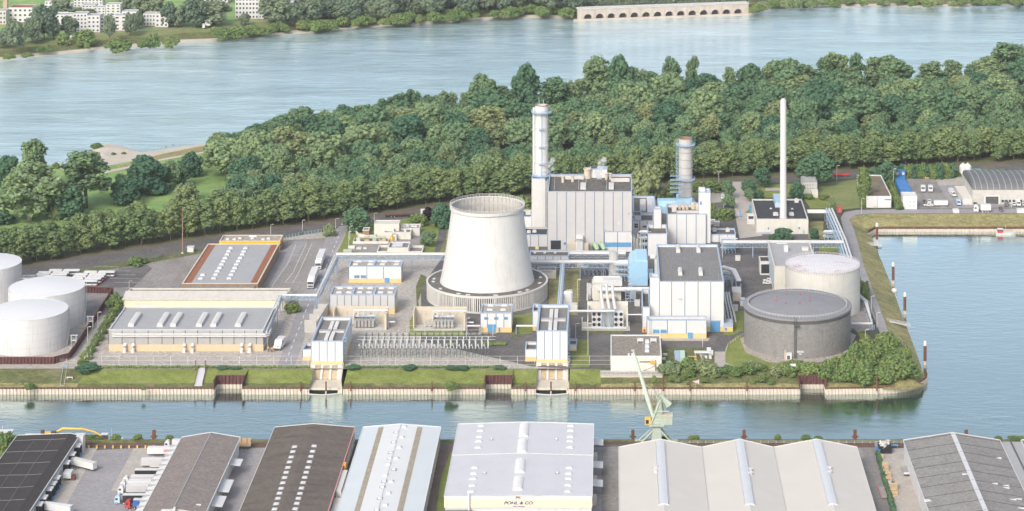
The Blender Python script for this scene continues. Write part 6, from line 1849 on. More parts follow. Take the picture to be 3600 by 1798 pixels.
for i in range(60):
 u = R.uniform(2912,3235); v = R.uniform(1212,1345)
 lim = interp([(1200,3120),(1240,3190),(1290,3222),(1345,3235)], v) if False else 3100 + (v - 1205) * 1.0
 if u > lim or u < 3090 - (v - 1200) * 1.4: continue
 z = 0 if v < 1300 else -3.2 * (v - 1300) / 70
 plant_px('thicket_bush', 'bush', 'leafy green bush in the thicket at the tip of the peninsula', 'thicket bush', u, v, v - R.uniform(40,72), R.uniform(50,88), 'thicket at the tip of the peninsula', z=z)
for i in range(60):
 u = R.uniform(2335,2905); v = R.uniform(1298,1352)
 if R.random() < .25: continue
 if 2800 < u and v > 1318: continue
 z = -3.2 * max(0,(v - 1300)) / 66
 sz = R.uniform(16,42) * (1.25 if v < 1320 else .7)
 plant_px('slope_bush', 'bush' if R.random() < .7 else 'pale_bush', 'shaggy green bush on the overgrown bank between the screen house and the right alcove', 'slope bush', u, v, v - sz * .75, sz * 1.25, 'bushes on the overgrown bank', z=z)
for u, vb, s in ((106,1366,34),(1585,1366,46),(505,1370,16)):
 plant_px('shrub', 'bush', 'green shrub growing on the quay wall %s' % {106: 'below the white tanks',1585: 'left of the middle alcove',505: 'left of the first alcove'}[u], 'shrub', u, vb, vb - s * .55, s, z=-2.6)
for i in range(22):
 u = R.choice([R.uniform(-10,60), R.uniform(280,640), R.uniform(2085,3200), R.uniform(3490,3620)])
 plant_px('quay_shrub', 'bush', 'small weedy shrub on the near quay edge between the warehouses and the canal', 'quay shrub', u,1546,1546 - R.uniform(8,18), R.uniform(20,40), 'shrubs on the near quay edge', z=.2)
for u, vb, vt, w_ in ((20,1590,1520,62),(-5,1640,1560,60)):
 plant_px('shrub', 'bush', 'leafy shrub at the left edge beside the black-roofed warehouse, %s' % ('upper' if vb < 1600 else 'lower'), 'shrub', u, vb, vt, w_)
# ---- far bank: trees in front of the flats, a dense belt, an orchard behind the arcade
def fz(u, v):                        # height of the far bank's ground at that pixel
 return 0.4 if v < interp(FS, u) - 24 else -3.0
FT = [(52,178,72,70),(20,165,100,50),(155,140,18,80),(187,140,55,44),(115,150,60,50),(243,130,58,54),(384,136,52,38),(457,122,46,38),(489,104,38,28),(594,98,8,54),(632,98,20,34),(683,97,-10,76),(752,88,4,100),(860,88,48,38),(968,84,-14,100),
      (270,70,30,60),(310,62,32,44),(440,40,-10,60),(500,60,-10,60),(545,62,-20,66),(215,60,-10,60)]
for i,(u, vb, vt, w_) in enumerate(FT):
 plant_px('far_bank_tree', 'far', 'leafy tree among the white apartment blocks on the far bank', 'far bank tree', u, vb, vt, w_ * 1.1, 'trees among the white blocks on the far bank', z=.4)
for i in range(150):
 u = R.uniform(905,2040)
 vb = interp(FS, u) - R.uniform(30,95)
 w_ = R.uniform(48,84)
 if vb < -18 or (920 < u < 1040 and vb < 84): continue
 plant_px('far_belt_tree', 'far', 'green tree in the dense belt on the far bank, left of the arcade', 'far belt tree', u, vb, vb - w_ * R.uniform(.9,1.3), w_, 'dense belt of trees on the far bank', z=.4)
for i in range(85):
 u = R.uniform(760,2030)
 vb = interp(FS, u) - R.uniform(10,26)
 w_ = R.uniform(26,50)
 plant_px('far_bank_bush', 'bush', 'bush above the pale beach on the far bank, left of the arcade', 'far bank bush', u, vb, vb - w_ * .62, w_, 'bushes above the beach left of the arcade', z=-2.6)
for u, vb, vt, w_ in ((222,158,120,50),(298,156,104,78),(418,176,136,92),(540,163,120,46),(505,165,135,40),(602,162,128,54),(170,180,158,30),(140,182,165,26),(95,200,185,40),(30,206,188,40),(308,170,152,24),(790,132,98,70),(835,130,92,60),(890,118,88,60),(760,118,95,40),(930,118,98,60)):
 plant_px('far_shore_bush', 'bush', 'shaggy bush on the grassy far bank below the white apartment blocks', 'far shore bush', u, vb, vt, w_, 'bushes on the bank below the white blocks', z=-2.6)
for j in range(4):
 for i in range(34):
  u = 2050 + i * 19 + j * 6 + R.uniform(-3,3)
  vb = interp([(2031,34),(2632,16),(2760,8)], u) - j * 11 - 4
  if vb < -12: continue
  plant_px('orchard_tree', 'far', 'small round tree in the rows behind the stone arcade', 'orchard tree', u, vb, vb - R.uniform(14,20), R.uniform(15,20), 'rows of small trees behind the arcade', z=.8)
for i in range(60):
 u = R.uniform(2650,3640)
 vb = interp(FS, u) - R.uniform(3,20)
 w_ = R.uniform(24,52)
 plant_px('far_bank_bush', 'bush' if i % 4 else 'pale_bush', 'bush above the pale beach on the far bank, right of the arcade', 'far bank bush', u, vb, vb - w_ * .55, w_, 'bushes above the beach right of the arcade', z=-2.6)
# ================================================================== foreground warehouses
surf('far_white',(0.80,0.79,0.77),0.04,0.2,0.8)
surf('far_roof',(0.36,0.36,0.36),0.1,0.2,0.9)
surf('arcade_stone',(0.44,0.385,0.33),0.12,0.15,0.9, stain=(0.30,0.24,0.21), sscale=0.2, sthr=(0.5,0.8))
surf('old_brick',(0.44,0.31,0.22),0.1,0.3,0.9)
surf('teal_paint',(0.10,0.38,0.40),0.1,0.5,0.5)
surf('container_blue',(0.05,0.20,0.48),0.1,0.5,0.45, ribs=('X',0.4,0.4))
surf('mint_paint',(0.45,0.62,0.45),0.08,0.5,0.5)
surf('excavator_yellow',(0.72,0.45,0.08),0.08,0.5,0.5)
surf('truck_blue',(0.05,0.14,0.42),0.08,0.5,0.4)
surf('pale_cab_blue',(0.42,0.58,0.70),0.06,0.5,0.35)
surf('hi_vis',(0.75,0.36,0.06),0.1,2.0,0.8)
surf('trousers',(0.05,0.055,0.08),0.1,2.0,0.9)
surf('skin',(0.55,0.36,0.27),0.05,2.0,0.6)
surf('tyre',(0.025,0.025,0.025),0.1,1.0,0.85)
surf('text_blue',(0.035,0.05,0.30),0.02,1.0,0.5)
surf('text_red',(0.60,0.03,0.04),0.02,1.0,0.5)
surf('grey_curtain',(0.50,0.50,0.50),0.06,0.6,0.5)
surf('pink_trim',(0.62,0.24,0.22),0.06,0.6,0.6)
def gable(name, label, x0, x1, ya, yb, he, hr, xr, roof, wall='offwhite', eave=.4, z0=0.0, edge='white_paint', th=.25):
 """pitched shed with ridge at xr; returns the thing, placed at its near-left corner"""
 t = thing(name, label, 'warehouse',(x0, ya, z0))
 w, d, r = x1 - x0, yb - ya, xr - x0
 MB().yprism([(0,0),(w,0),(w, he - .3),(r, hr - .3),(0, he - .3)],0, d).build('wall', wall, t)
 for nm,(a, za),(b_, zb) in (('roof',(-eave, he - .05),(r, hr)),('roof',(r, hr),(w + eave, he - .05))):
  if isinstance(roof, str): rm = roof
  else: rm = roof[0 if a < 0 else 1]
  if abs(b_ - a) < 1: continue
  MB().yprism([(a, za - th),(b_, zb - th),(b_, zb),(a, za)],-.3, d + .3).build(nm, rm, t)
 if edge:
  MB().yprism([(-eave - .1, he - .3),(r, hr - .25),(w + eave + .1, he - .3),(w + eave + .1, he + .18),(r, hr + .22),(-eave - .1, he + .18)], d + .3, d + .65).build('gable_edge', edge, t)
  MB().box(-eave - .25,-eave,-.3, d + .3, he - .4, he + .12).build('eaves_trim', edge, t)
  MB().box(w + eave, w + eave + .25,-.3, d + .3, he - .4, he + .12).build('eaves_trim', edge, t)
 def zr(x):
  x -= x0
  return he + (hr - he) * (x / r if x < r else (w - x) / max(.01, w - r))
 return t, zr
def rpt(u, v, z0=9.0, zr=None, n=6):
 """world point on a pitched roof seen at a photo pixel"""
 z = z0
 for _ in range(n):
  x, y = P(u, v, z)
  z = zr(x)
 return x, y, z
def sky_box(t, zr, u, v, w, l, h=.5, mat='white_paint', name='roof_light', frame='mid_grey'):
 x, y, z = rpt(u, v,9, zr)
 x -= t.location[0]; y -= t.location[1]
 mb = MB().box(x - w / 2, x + w / 2, y - l / 2, y + l / 2, z - .2, z + h,0)
 if frame: mb.box(x - w / 2 - .35, x + w / 2 + .35, y - l / 2 - .35, y + l / 2 + .35, z - .3, z + h * .35,1)
 return mb.build(name,[mat, frame or mat], t)
W1, z1r = gable('warehouse', 'black felt-roofed warehouse with white dock wall at the bottom left corner',-274,-246,940,1087,7.0,7.9,-250, 'black_felt', 'white_panel',.3)
for u, v0, v1 in ((100,1560,1790),(180,1555,1720)):
 pass
mb = MB()
for k in range(9):
 y = 20 + k * 15
 mb.tube([(.3, y,7.06),(9, y + .4,7.36),(17, y - .2,7.64),(23.6, y + .2,7.94)],.07,4)
for k in range(2):
 x = 9 + k * 8
 mb.tube([(x + R.uniform(-.4,.4),4 + j * 15,7.08 + (x / 24) * .9) for j in range(10)],.07,4)
mb.build('felt_seam', 'mid_grey', W1)
def dock(t, x, y, s=1, label=None):
 d = MB().box(x, x + 2.6 * s, y - 2.1, y - 1.7,0.9,4.6).box(x, x + 2.6 * s, y + 1.7, y + 2.1,0.9,4.6).box(x, x + 2.6 * s, y - 2.1, y + 2.1,4.61,5.2,1)
 o = d.build('dock_shelter',['dark', 'white_paint'], t)
 MB().box(x + .02, x + .12, y - 1.7, y + 1.7,.9,4.6).build('dock_door', 'offwhite', o)
 MB().box(x + 2.0, x + 2.9, y - 1.7, y + 1.7,.3,1.1).build('dock_bumper', 'door_blue', o)
for v in (1604,1634,1664,1718,1738,1758,1788,1812):
 dock(W1,28.0, P(250, v)[1] - 940)
MB().box(28.02,28.2,2,140,5.3,6.2).build('window_band', 'mid_grey', W1)
x, y = P(236,1685)
wg = thing('parked_wagon', 'small lilac canopy box beside the docks of the black-roofed warehouse', 'trailer',(-242.5, y,0))
MB().box(-1.8,1.8,-2.6,2.6,1.2,3.6).build('box', 'pale_grey', wg); MB().box(2.0,3.4,-2,.5,.1,2).build('crate', 'rust', wg)
c = thing('container', 'white office container behind the black-roofed warehouse corner', 'container',(*P(279,1584),0))
MB().box(-2.2,2.2,-2.5,2.5,.1,7).build('body', 'white_paint', c); MB().box(-2.3,2.3,-2.6,2.6,7,7.2).build('roof', 'offwhite', c)
W2, z2r = gable('warehouse', 'grey fibre-roofed warehouse with a white awning over parked trailers',-197,-171,990,1081.5,8.0,10.2,-184, 'grey_fibre', 'offwhite',.4)
MB().yprism([(-4.2,6.5),(-.1,7.7),(-.1,7.45),(-4.2,6.25)],-1,88).build('awning', 'white_paint', W2)
for k in range(14): MB().box(-4.3,-.2,2 + k * 6.2,2.15 + k * 6.2,6.9,7.75).build('awning_brace', 'mid_grey', W2)
MB().box(12.75,13.25,-.2,91.8,10.12,10.34).build('ridge_cap', 'mid_grey', W2)
for v0, v1 in ((1654,1630),(1748,1704),(1800,1762)):
 ya, yb_ = P(0, v0 + 25,0)[1] - 990, P(0, v1 + 25,0)[1] - 990
 MB().yprism([(26.1,5.6),(31.0,5.2),(31.0,5.0),(26.1,5.4)], ya, yb_).build('canopy', 'white_paint', W2)
mb = MB()
for k in range(8): mb.box(26.0,26.12,4 + k * 11,11 + k * 11,1.5,5)
mb.build('door_panel', 'pale_grey', W2)
mb = MB().box(1,25,-5.5,-4.8,7.2,8.6).box(.4,1,-5.5,-.5,7.2,8.6).box(25,25.6,-5.5,-.5,7.2,8.6)
mb.build('front_parapet', 'pink_trim', W2)
MB().box(1,25,-4.8,-.4,0,7.6).build('front_annex', 'grey_fibre', W2)
MB().box(8,13,-2,-.5,8.2,9.6).box(13.1,14,-2.4,-.6,8.2,10.6).build('roof_vent', 'white_paint', W2)
sky_box(W2, z2r,698,1776,2.2,.8,.3, frame=None)
W3, z3r = gable('warehouse', 'wide brown felt-roofed warehouse with two rows of white rooflights',-156,-119.4,960,1093,8.7,10.3,-138.5, 'brown_felt', 'cream_wall',.3, edge='offwhite')
MB().box(36.75,37.1,-.3,133,8.3,9.0).build('red_edge', 'pink_trim', W3)
for (xa, ya, xb, yb_) in ((388,635,187,1262),(585,630,395,1262)):
 for k in range(13):
  t = k / 12
  sky_box(W3, z3r,900 + (xa + (xb - xa) * t) / 2.862,1350 + (ya + (yb_ - ya) * t + R.uniform(-3,3)) / 2.862,1.9,2.2,.35)
MB().box(37.1,39.5,55,80,3,8.0).box(37.1,40.5,20,52,2.2,6.0).build('side_lean_to', 'offwhite', W3)
for y in (62,45):
 MB().box(38,42.2, y - 40, y - 35,5.0,5.4).build('canopy', 'offwhite', W3)
MB().box(37.1,38.2,84,87,2,9.0).build('side_tower', 'orange_paint', W3)
MB().box(37.05,37.25,88,130,3.5,7.2).build('window_band', 'pale_grey', W3)
W4, z4r = gable('warehouse', 'pale ice-blue roofed warehouse with two brown rooflight strips',-115,-79.6,960,1093,8.8,10.2,-97.9, 'ice_roof', 'cream_wall',.3)
def strip_on(t, zr, xa, xb, name, mat, up=.05, y0=0, y1=133):
 o = t.location
 MB().yprism([(xa - o[0], zr(xa) - .1),(xb - o[0], zr(xb) - .1),(xb - o[0], zr(xb) + up),(xa - o[0], zr(xa) + up)], y0, y1).build(name, mat, t)
strip_on(W4, z4r,-107.9,-105.5, 'rooflight_strip', 'old_rooflight',.06,0,131)
strip_on(W4, z4r,-90.0,-87.5, 'rooflight_strip', 'old_rooflight',.06,0,131)
strip_on(W4, z4r,-105.5,-98.0, 'centre_sheet', 'ridge_white_roof',.04,0,132.5); strip_on(W4, z4r,-97.8,-90.0, 'centre_sheet', 'ridge_white_roof',.04,0,132.5)
MB().box(17.0,17.35,0,133,10.15,10.45).build('ridge_cap', 'pale_grey', W4)
for k,(a, b_) in enumerate(((1490,435),(1410,490),(1465,540),(1385,590),(1440,643),(1355,697),(1410,752),(1345,752),(1330,810),(1385,868),(1303,922),(1290,985),(1357,985),(1272,1042),(1332,1100),(1245,1157),(1300,1222),(1215,1275))):
 sky_box(W4, z4r,900 + a / 2.862,1350 + b_ / 2.862,1.7,1.9,.75, 'white_paint', 'roof_vent', 'mid_grey' if k % 2 else 'pale_grey')
mb = MB()
for k in range(20): mb.box(35.42,35.6,1 + k * 6.6,1.25 + k * 6.6,0,8.4)
mb.build('wall_rib', 'mid_grey', W4)
W5, z5r = gable('warehouse', 'big pale lilac-roofed warehouse with yellow sign band, second row of vaulted rooflights',-70.6,-8.5,998,1088,11.9,12.8,-40, 'pale_lilac_roof', 'white_panel',.2)
for a, b_ in ((88,390),(70,548),(48,750),(35,925)):
 xa, ya, za = rpt(1800 + (a + 38) / 2.862,1350 + (b_ + 145) / 2.862,12.5, z5r)
 yb_ = P(0,1350 + (b_ + 8) / 2.862,13.6)[1]
 prof = [(2.1 * math.cos(math.pi * i / 10),1.35 * math.sin(math.pi * i / 10)) for i in range(11)]
 mb = MB()
 xx = -40 + 70.6
 mb.yprism([(xx + p, z5r(-40) - .1 + q) for p, q in prof], ya - 998, yb_ - 998)
 for k in range(7):
  y = ya - 998 + (yb_ - ya) * k / 6
  mb.yprism([(xx + p * 1.06, z5r(-40) - .1 + q * 1.06) for p, q in prof], y - .1, y + .1,1)
 mb.build('vault_rooflight',['tank_roof', 'offwhite'], W5)
for pts, o_ in ((((2263,424),(2255,475),(2245,535),(2240,580),(2232,643),(2198,848),(2190,905),(2182,957),(2172,1024),(2160,1085)),900),(((588,425),(587,475),(585,535),(582,580),(580,641),(572,848),(568,905),(566,957),(562,1024),(557,1085)),1800)):
 for a, b_ in pts: sky_box(W5, z5r, o_ + a / 2.862,1350 + b_ / 2.862,2.4,1.3,.6, 'white_paint', 'roof_light', 'pale_grey')
for o_, a, b_ in ((900,2368,565),(900,2300,905),(1800,446,565),(1800,455,905)): sky_box(W5, z5r, o_ + a / 2.862,1350 + b_ / 2.862,.9,.9,.9, 'pale_grey', 'roof_fan', 'mid_grey')
mb = MB().yprism([(-.3,12.05),(30.6,12.95),(62.4,12.05),(62.4,11.8),(30.6,12.7),(-.3,11.8)],49.2,50.0)
mb.build('fire_wall', 'offwhite', W5)
MB().box(-.3,62.4,-.5,-.01,10.4,12.1).build('fascia', 'white_paint', W5)
MB().box(-.3,62.4,-.4,-.01,7.2,10.38).build('sign_band', 'pale_yellow', W5)
MB().box(31,58,-.3,-.01,2,6.6).build('shutter_row', 'pale_grey', W5)
def text(body, size, mat, parent, loc, rot=(math.pi / 2,0,0), shear=0.0, bold=.0, name='lettering', align='CENTER', ext=.03, sx=1.0):
 cu = bpy.data.curves.new(name, 'FONT')
 cu.body = body; cu.size = size; cu.shear = shear; cu.offset = bold; cu.extrude = ext; cu.align_x = align
 cu.materials.append(MATS[mat])
 f = bpy.data.objects.new(name, cu); COL.objects.link(f)
 o = bpy.data.objects.new(name, bpy.data.meshes.new_from_object(f)); COL.objects.link(o)
 bpy.data.objects.remove(f)
 o.parent = parent; o.location = loc; o.rotation_euler = rot; o.scale = (sx,1,1)
 return o
xm = XU(1824,998) + 70.6
text('POHL & CO.',1.75, 'text_blue', W5,(xm,-.45,8.6), shear=.25, bold=.05, sx=1.32)
text('Köln-Terminal',.85, 'text_blue', W5,(xm,-.45,7.5), bold=.015)
mb = MB().box(xm - 1.2, xm - 1.1,-.62,-.52,10.5,12.2).add([(xm - 1.1,-.57,12.1),(xm + .9,-.57,11.8),(xm + .4,-.57,11.5),(xm + .9,-.57,11.1),(xm - 1.1,-.57,11.3)],[(0,1,2,3,4)],1)
mb.build('flag_emblem',['dark_grey', 'brown_brick'], W5)
MB().tube([(10.2,-1,6),(10.2,-1,13.5)],.45,8).build('flue', 'white_paint', W5)
MB().box(-.2,11.6,-14,-.7,0,6.4).build('front_annex', 'grey_roof', W5)
for k, v in enumerate((1579,1660,1726)):
 y = P(0, v + 25,0)[1] - 998
 MB().yprism([(62.1,5.4),(66.8,5.0),(66.8,4.8),(62.1,5.2)], y, y + 8).build('canopy', 'white_paint', W5)
 MB().box(62.1,62.3, y, y + 8,.2,4.6).build('dock_door', 'mid_grey', W5)
 MB().box(62.2,64.2, y - 10, y - 4,.2,3.2).build('loading_ramp', 'concrete', W5)
X6 = (3.1,40.8,73.3,111.2)
RU = (2320.6,2600,2871)
LB = ('left', 'middle', 'right')
for k in range(3):
 xr = XU(RU[k],1065.6)
 lab = ['tan-roofed hall with a white ridge light beside the asphalt lane, nearest the lilac-roofed warehouse', 'tan-roofed hall with white ridge light, between two halls of the same kind',
           'tan-roofed hall with white ridge light beside the gravel lane with stacked pallets'][k]
 t, zr = gable('warehouse', lab, X6[k] + .35, X6[k + 1] - .35,950,1065.6,9.0,12.6, xr, 'tan_roof', 'cream_wall',.15, edge='offwhite')
 for sx, nm in ((-1,0),(1,1)):
  pass
 r_ = xr - X6[k] - .35
 y0 = P(0,1774,12.6)[1] - 950
 prof = [(r_ - 2.1,12.2),(r_ - 1.8,12.75),(r_ - .5,13.0),(r_ + .5,13.0),(r_ + 1.8,12.75),(r_ + 2.1,12.2)]
 MB().yprism(prof, y0,113.4).build('ridge_light', 'skylight', t)
 MB().box(r_ - 2.3, r_ - 2.1, y0,113.4,12.0,12.5).box(r_ + 2.1, r_ + 2.3, y0,113.4,12.0,12.5).build('ridge_light_kerb', 'pale_grey', t)
 MB().box(r_ - .2, r_ + .2,0, y0,12.45,12.75).build('ridge_cap', 'pale_grey', t)
 fu, fv = ((1800 + 1447 / 2.862,1350 + 870 / 2.862),(1800 + 2400 / 2.862,1350 + 895 / 2.862),(2700 + 622 / 2.862,1350 + 880 / 2.862))[k]
 for dv in (-8,6):
  x, y, z = rpt(fu, fv + dv,11.5, zr)
  MB().cyl((x - t.location[0], y - 950, z - .2),.85,1.0,10).cyl((x - t.location[0], y - 950, z + .8),1.1,.25,10).build('roof_fan', 'pale_grey', t)
 MB().yprism([(r_ - 10,9.2),(r_,13.3),(r_ + 10,9.2)],-6, y0 - 22).build('front_gable', 'white_paint', t)
for k in (1,2):
 g = MB().box(X6[k] - .34, X6[k] + .34,950,1065,8.0,8.5).build('roof_gutter', 'dark_grey'); tag(g, 'dark rain gutter between %s tan halls' % ('the left and middle' if k == 1 else 'the middle and right'), 'gutter', kind='thing')
W7, z7r = gable('warehouse', 'large worn grey fibre-roofed hall with dark cross joints at the right bottom corner',133.4,177,945,1074.8,9.0,12.4,155.7, 'grey_fibre_worn', 'white_panel',.2)
for k in range(10):
 y = 128 - k * 11.5
 MB().tube([(.2, y,9.12),(22.2, y,12.5),(22.4, y,12.5),(43.3, y,9.12)],.13,4).build('roof_joint', 'dark_grey', W7)
MB().box(21.3,23.3,0,129.6,12.3,12.52).build('ridge_cap', 'pale_grey', W7)
for a, b_ in ((1985,910),(2320,748),(2280,1005),(2395,1025),(2400,1048),(2465,1165),(1615,1180),(2520,1160),(2545,1252),(1600,1170)):
 sky_box(W7, z7r,2700 + a / 2.862,1350 + b_ / 2.862,2.6,.9,.2, 'white_paint', 'roof_patch', None)
for k in range(7): MB().box(-.12,-.02,8 + k * 17,18 + k * 17,.5,6.5).build('sliding_door', 'white_paint', W7)
MB().box(-9,-.3,-6,32,0,5).build('side_annex', 'grey_roof', W7)
MB().box(43.75,53.5,0,129,0,8.7).build('valley_roof', 'smooth_grey_roof', W7)
MB().box(48.2,48.8,0,129,8.7,9.1).build('valley_gutter', 'dark_grey', W7)
W8, z8r = gable('warehouse', 'neighbouring worn grey fibre-roofed hall cut off by the right edge',187.2,232,945,1074.8,9.0,12.4,210, 'grey_fibre_worn', 'white_panel',.2)
for k in range(10): MB().tube([(.2,128 - k * 11.5,9.12),(22.6,128 - k * 11.5,12.5)],.13,4).build('roof_joint', 'dark_grey', W8)
# ================================================================== vehicles
def wheels(t, spots, r=.5, w=.35, ax='x'):
 for x, y in spots:
  mb = MB()
  n = 14
  for q, rr, mi in ((w / 2, r,0),(w / 2 + .02, r * .55,1)):
   vs = []
   for s_ in (-q, q):
    for i in range(n):
     a = 2 * math.pi * i / n
     vs.append((x + rr * math.cos(a), y + s_, r + rr * math.sin(a)))
   mb.add(vs,[(i,(i + 1) % n, n + (i + 1) % n, n + i) for i in range(n)] + [tuple(range(n - 1,-1,-1)), tuple(range(n,2 * n))], mi)
  mb.build('wheel',['tyre', 'pale_grey'], t)
def trailer(label, loc, rz, side='white_paint', top='white_paint', L=13.6, cab=None, skirt=None, scale=1.0, group=None, stripe=None, name=None):
 """semi-trailer, nose towards -x; with cab = colour it becomes a lorry"""
 t = thing(name or ('lorry' if cab else 'semi_trailer'), label, 'lorry' if cab else 'trailer',(*loc,0.05), rz, group)
 t.scale = (scale,) * 3
 MB().box(0, L,-1.27,1.27,1.15,3.95).build('box_body', side, t)
 MB().box(-.02, L + .02,-1.29,1.29,3.95,4.02).build('roof_sheet', top, t)
 MB().box(.3, L - .1,-1.0,1.0,.85,1.14).build('chassis', 'dark_grey', t)
 if skirt: MB().box(4, L - 4.6,-1.26,-1.1,.45,1.12).build('side_skirt', skirt, t)
 if stripe: MB().box(L * .68, L - .3,-1.3,-1.275,1.3,2.2).build('stripe', stripe, t)
 wheels(t,[(L - 1.4 - 1.3 * k, s_ * 1.05) for k in range(3) for s_ in (-1,1)])
 if not cab: MB().box(1.8,2.0,-.9,-.7,0,1.0).box(1.8,2.0,.7,.9,0,1.0).build('landing_gear', 'mid_grey', t)
 else:
  prof = [(-3.6,.5),(-1.2,.5),(-1.2,3.0),(-1.6,3.75),(-2.6,3.7),(-3.45,2.9),(-3.62,1.8)]
  n = len(prof)
  mb = MB().add([(x,-1.22, z) for x, z in prof] + [(x,1.22, z) for x, z in prof],[tuple(range(n)), tuple(range(2 * n - 1, n - 1,-1))] + [(i, n + i, n + (i + 1) % n,(i + 1) % n) for i in range(n)])
  mb.build('cab', cab, t)
  MB().add([(-3.66,-1.1,1.85),(-3.66,1.1,1.85),(-3.5,1.1,2.75),(-3.5,-1.1,2.75)],[(0,1,2,3)]).build('windscreen', 'window', t)
  MB().box(-3.66,-3.6,-1.0,1.0,.75,1.45).build('grille', 'dark_grey', t)
  MB().box(-3.2,-2.1,-1.245,-1.2,1.9,2.7).box(-3.2,-2.1,1.2,1.245,1.9,2.7).build('side_window', 'window', t)
  MB().box(-1.2,2.5,-1.0,1.0,.55,.95).build('tractor_frame', 'dark_grey', t)
  for s_ in (-1,1): MB().box(-3.68,-3.55, s_ * .8 - .2, s_ * .8 + .2,.6,.85).build('headlight', 'tank_roof', t)
  wheels(t,[(-2.6,-1.05),(-2.6,1.05),(.6,-1.05),(.6,1.05)])
 return t
specs = [(517,1606, 'white_paint', None, None, None, 'white box trailer with red logo, topmost under the awning of the grey fibre-roofed warehouse'),
         (495,1647, 'grey_curtain', None, 'offwhite', None, 'grey-sided trailer with white roof, second from the top under the awning'),
         (473,1686, 'dark', None, 'red_paint', None, 'black-sided trailer with red skirt and white roof, under the awning'),
         (430,1708, 'grey_curtain', 'white_paint', None, None, 'white lorry directly below the black-sided trailer under the awning'),
         (420,1724, 'white_paint', 'white_paint', None, None, 'all-white lorry in the middle of three white lorries under the awning'),
         (413,1741, 'grey_curtain', 'white_paint', None, 'orange_paint', 'white lorry with an orange stripe on its grey side, under the awning'),
         (401,1775, 'dark', 'pale_cab_blue', None, None, 'lorry with pale blue cab and black trailer near the bottom edge')]
for u, v, sd_, cb, sk, stp, lab in specs:
 x, y = P(u, v)
 t = trailer(lab,(x + (3.65 if cb else 0), y + 1.3),0, sd_, 'white_paint',13.6 if not cb else 12.6, cb, sk, stripe=stp)
 if u == 517:
  text('DB',.9, 'text_red', t,(8.4,-1.32,2.3), bold=.02); text('SCHENKER',.95, 'dark', t,(9.4,-1.32,2.3), bold=.02, align='LEFT')
  MB().box(7.65,9.15,-1.3,-1.28,2.05,2.15).box(7.65,9.15,-1.3,-1.28,3.1,3.2).box(7.65,7.75,-1.3,-1.28,2.15,3.1).box(9.05,9.15,-1.3,-1.28,2.15,3.1).build('logo_frame', 'text_red', t)
 if u == 401:
  prof = [(9.5 + 2.3 * math.cos(math.pi * i / 12),1.3 + 1.9 * math.sin(math.pi * i / 12)) for i in range(13)]
  MB().tube([(a,-1.3, b_) for a, b_ in prof],.12,5).build('arch_mark', 'white_paint', t)
x, y = P(443,1792)
t = trailer('red-cabbed lorry with blue tarpaulin box, lowest in the loading yard',(x + 3.0, y + 1.3),0, 'truck_blue', 'pale_grey',8.5, 'red_paint', None)
x, y = P(262,1641)
trailer('white trailer backed slantwise into a dock of the black-roofed warehouse',(-232.5, P(334,1662)[1] + 1), math.radians(180 - 31), 'white_paint', 'offwhite')
trailer('white trailer at the lowest dock of the black-roofed warehouse, cut by the bottom edge',(-231, P(0,1812)[1]), math.radians(180 - 18), 'white_paint', 'white_paint')
t = trailer('white lorry cab and trailer parked behind the awning beside the rails',(P(606,1577)[0], P(606,1577)[1]),0, 'white_paint', 'white_paint',8, 'white_paint')
dx, dy = P(1150,880)[0] - P(1092,1018)[0], P(1150,880)[1] - P(1092,1018)[1]
ra = math.atan2(dy, dx)
for u, v, lab in ((1091,1017, 'front one of two white lorries queueing on the plant road'),(1118,951, 'rear one of two white lorries queueing on the plant road')):
 x, y = P(u, v)
 t = trailer(lab,(x + 5.0 * math.cos(ra), y + 5.0 * math.sin(ra)), ra, 'white_paint', 'white_paint',13.6, 'white_paint', None,1.5)
def bus(label, u, v, rz=0.0, proto=[]):
 x, y = P(u, v)
 if proto:
  return dup(proto[0],(x, y,.1), rz, label)
 t = thing('articulated_bus', label, 'bus',(x, y,.1), rz, 'articulated buses parked in the depot')
 proto.append(t)
 for a, b_, nm in ((-9.6,0, 'front_body'),(-18,-10.4, 'rear_body')):
  mb = MB().box(a, b_,-1.25,1.25,.4,1.25).box(a, b_,-1.25,1.25,2.35,2.95).box(a, b_ ,-1.2,1.2,1.25,2.35,1)
  mb.build(nm,['white_paint', 'window'], t)
  MB().box(a + .3, b_ - .3,-1.2,1.2,2.96,3.08).build('roof_panel', 'tank_roof', t)
  MB().box(a + 2, a + 3.6,-.6,.6,3.09,3.3).build('roof_unit', 'pale_grey', t)
 MB().box(-10.4,-9.6,-1.1,1.1,.5,2.85).build('bellows', 'dark_grey', t)
 MB().box(.01,.08,-1.15,1.15,1.1,2.7).build('windscreen', 'window', t)
 MB().box(-.6,.1,-1.28,1.28,.35,.95).build('front_bumper', 'red_paint', t)
 wheels(t,[(-2.6,-1.1),(-2.6,1.1),(-8,-1.1),(-8,1.1),(-14,-1.1),(-14,1.1)],.48)
 return t
bl = ['white articulated bus in the topmost row, rightmost of all buses', 'white articulated bus in the second row of the right-hand column', 'white articulated bus in the third row of the right-hand column', 'white articulated bus in the fourth row, nose above the maroon wall', 'white articulated bus in the lowest row right behind the maroon wall',
      'white articulated bus in the topmost row, left-hand column', 'white articulated bus in the second row, left-hand column', 'white articulated bus in the third row, left-hand column', 'white articulated bus in the fourth row, left-hand column, behind the middle tank', 'white articulated bus in the lowest row, left-hand column, behind the middle tank']
for (u, v), lab in zip(((404,973),(372,981),(366,989),(357,996),(343,1005),(281,967),(243,975),(236,982),(188,988),(150,996)), bl): bus(lab, u, v)
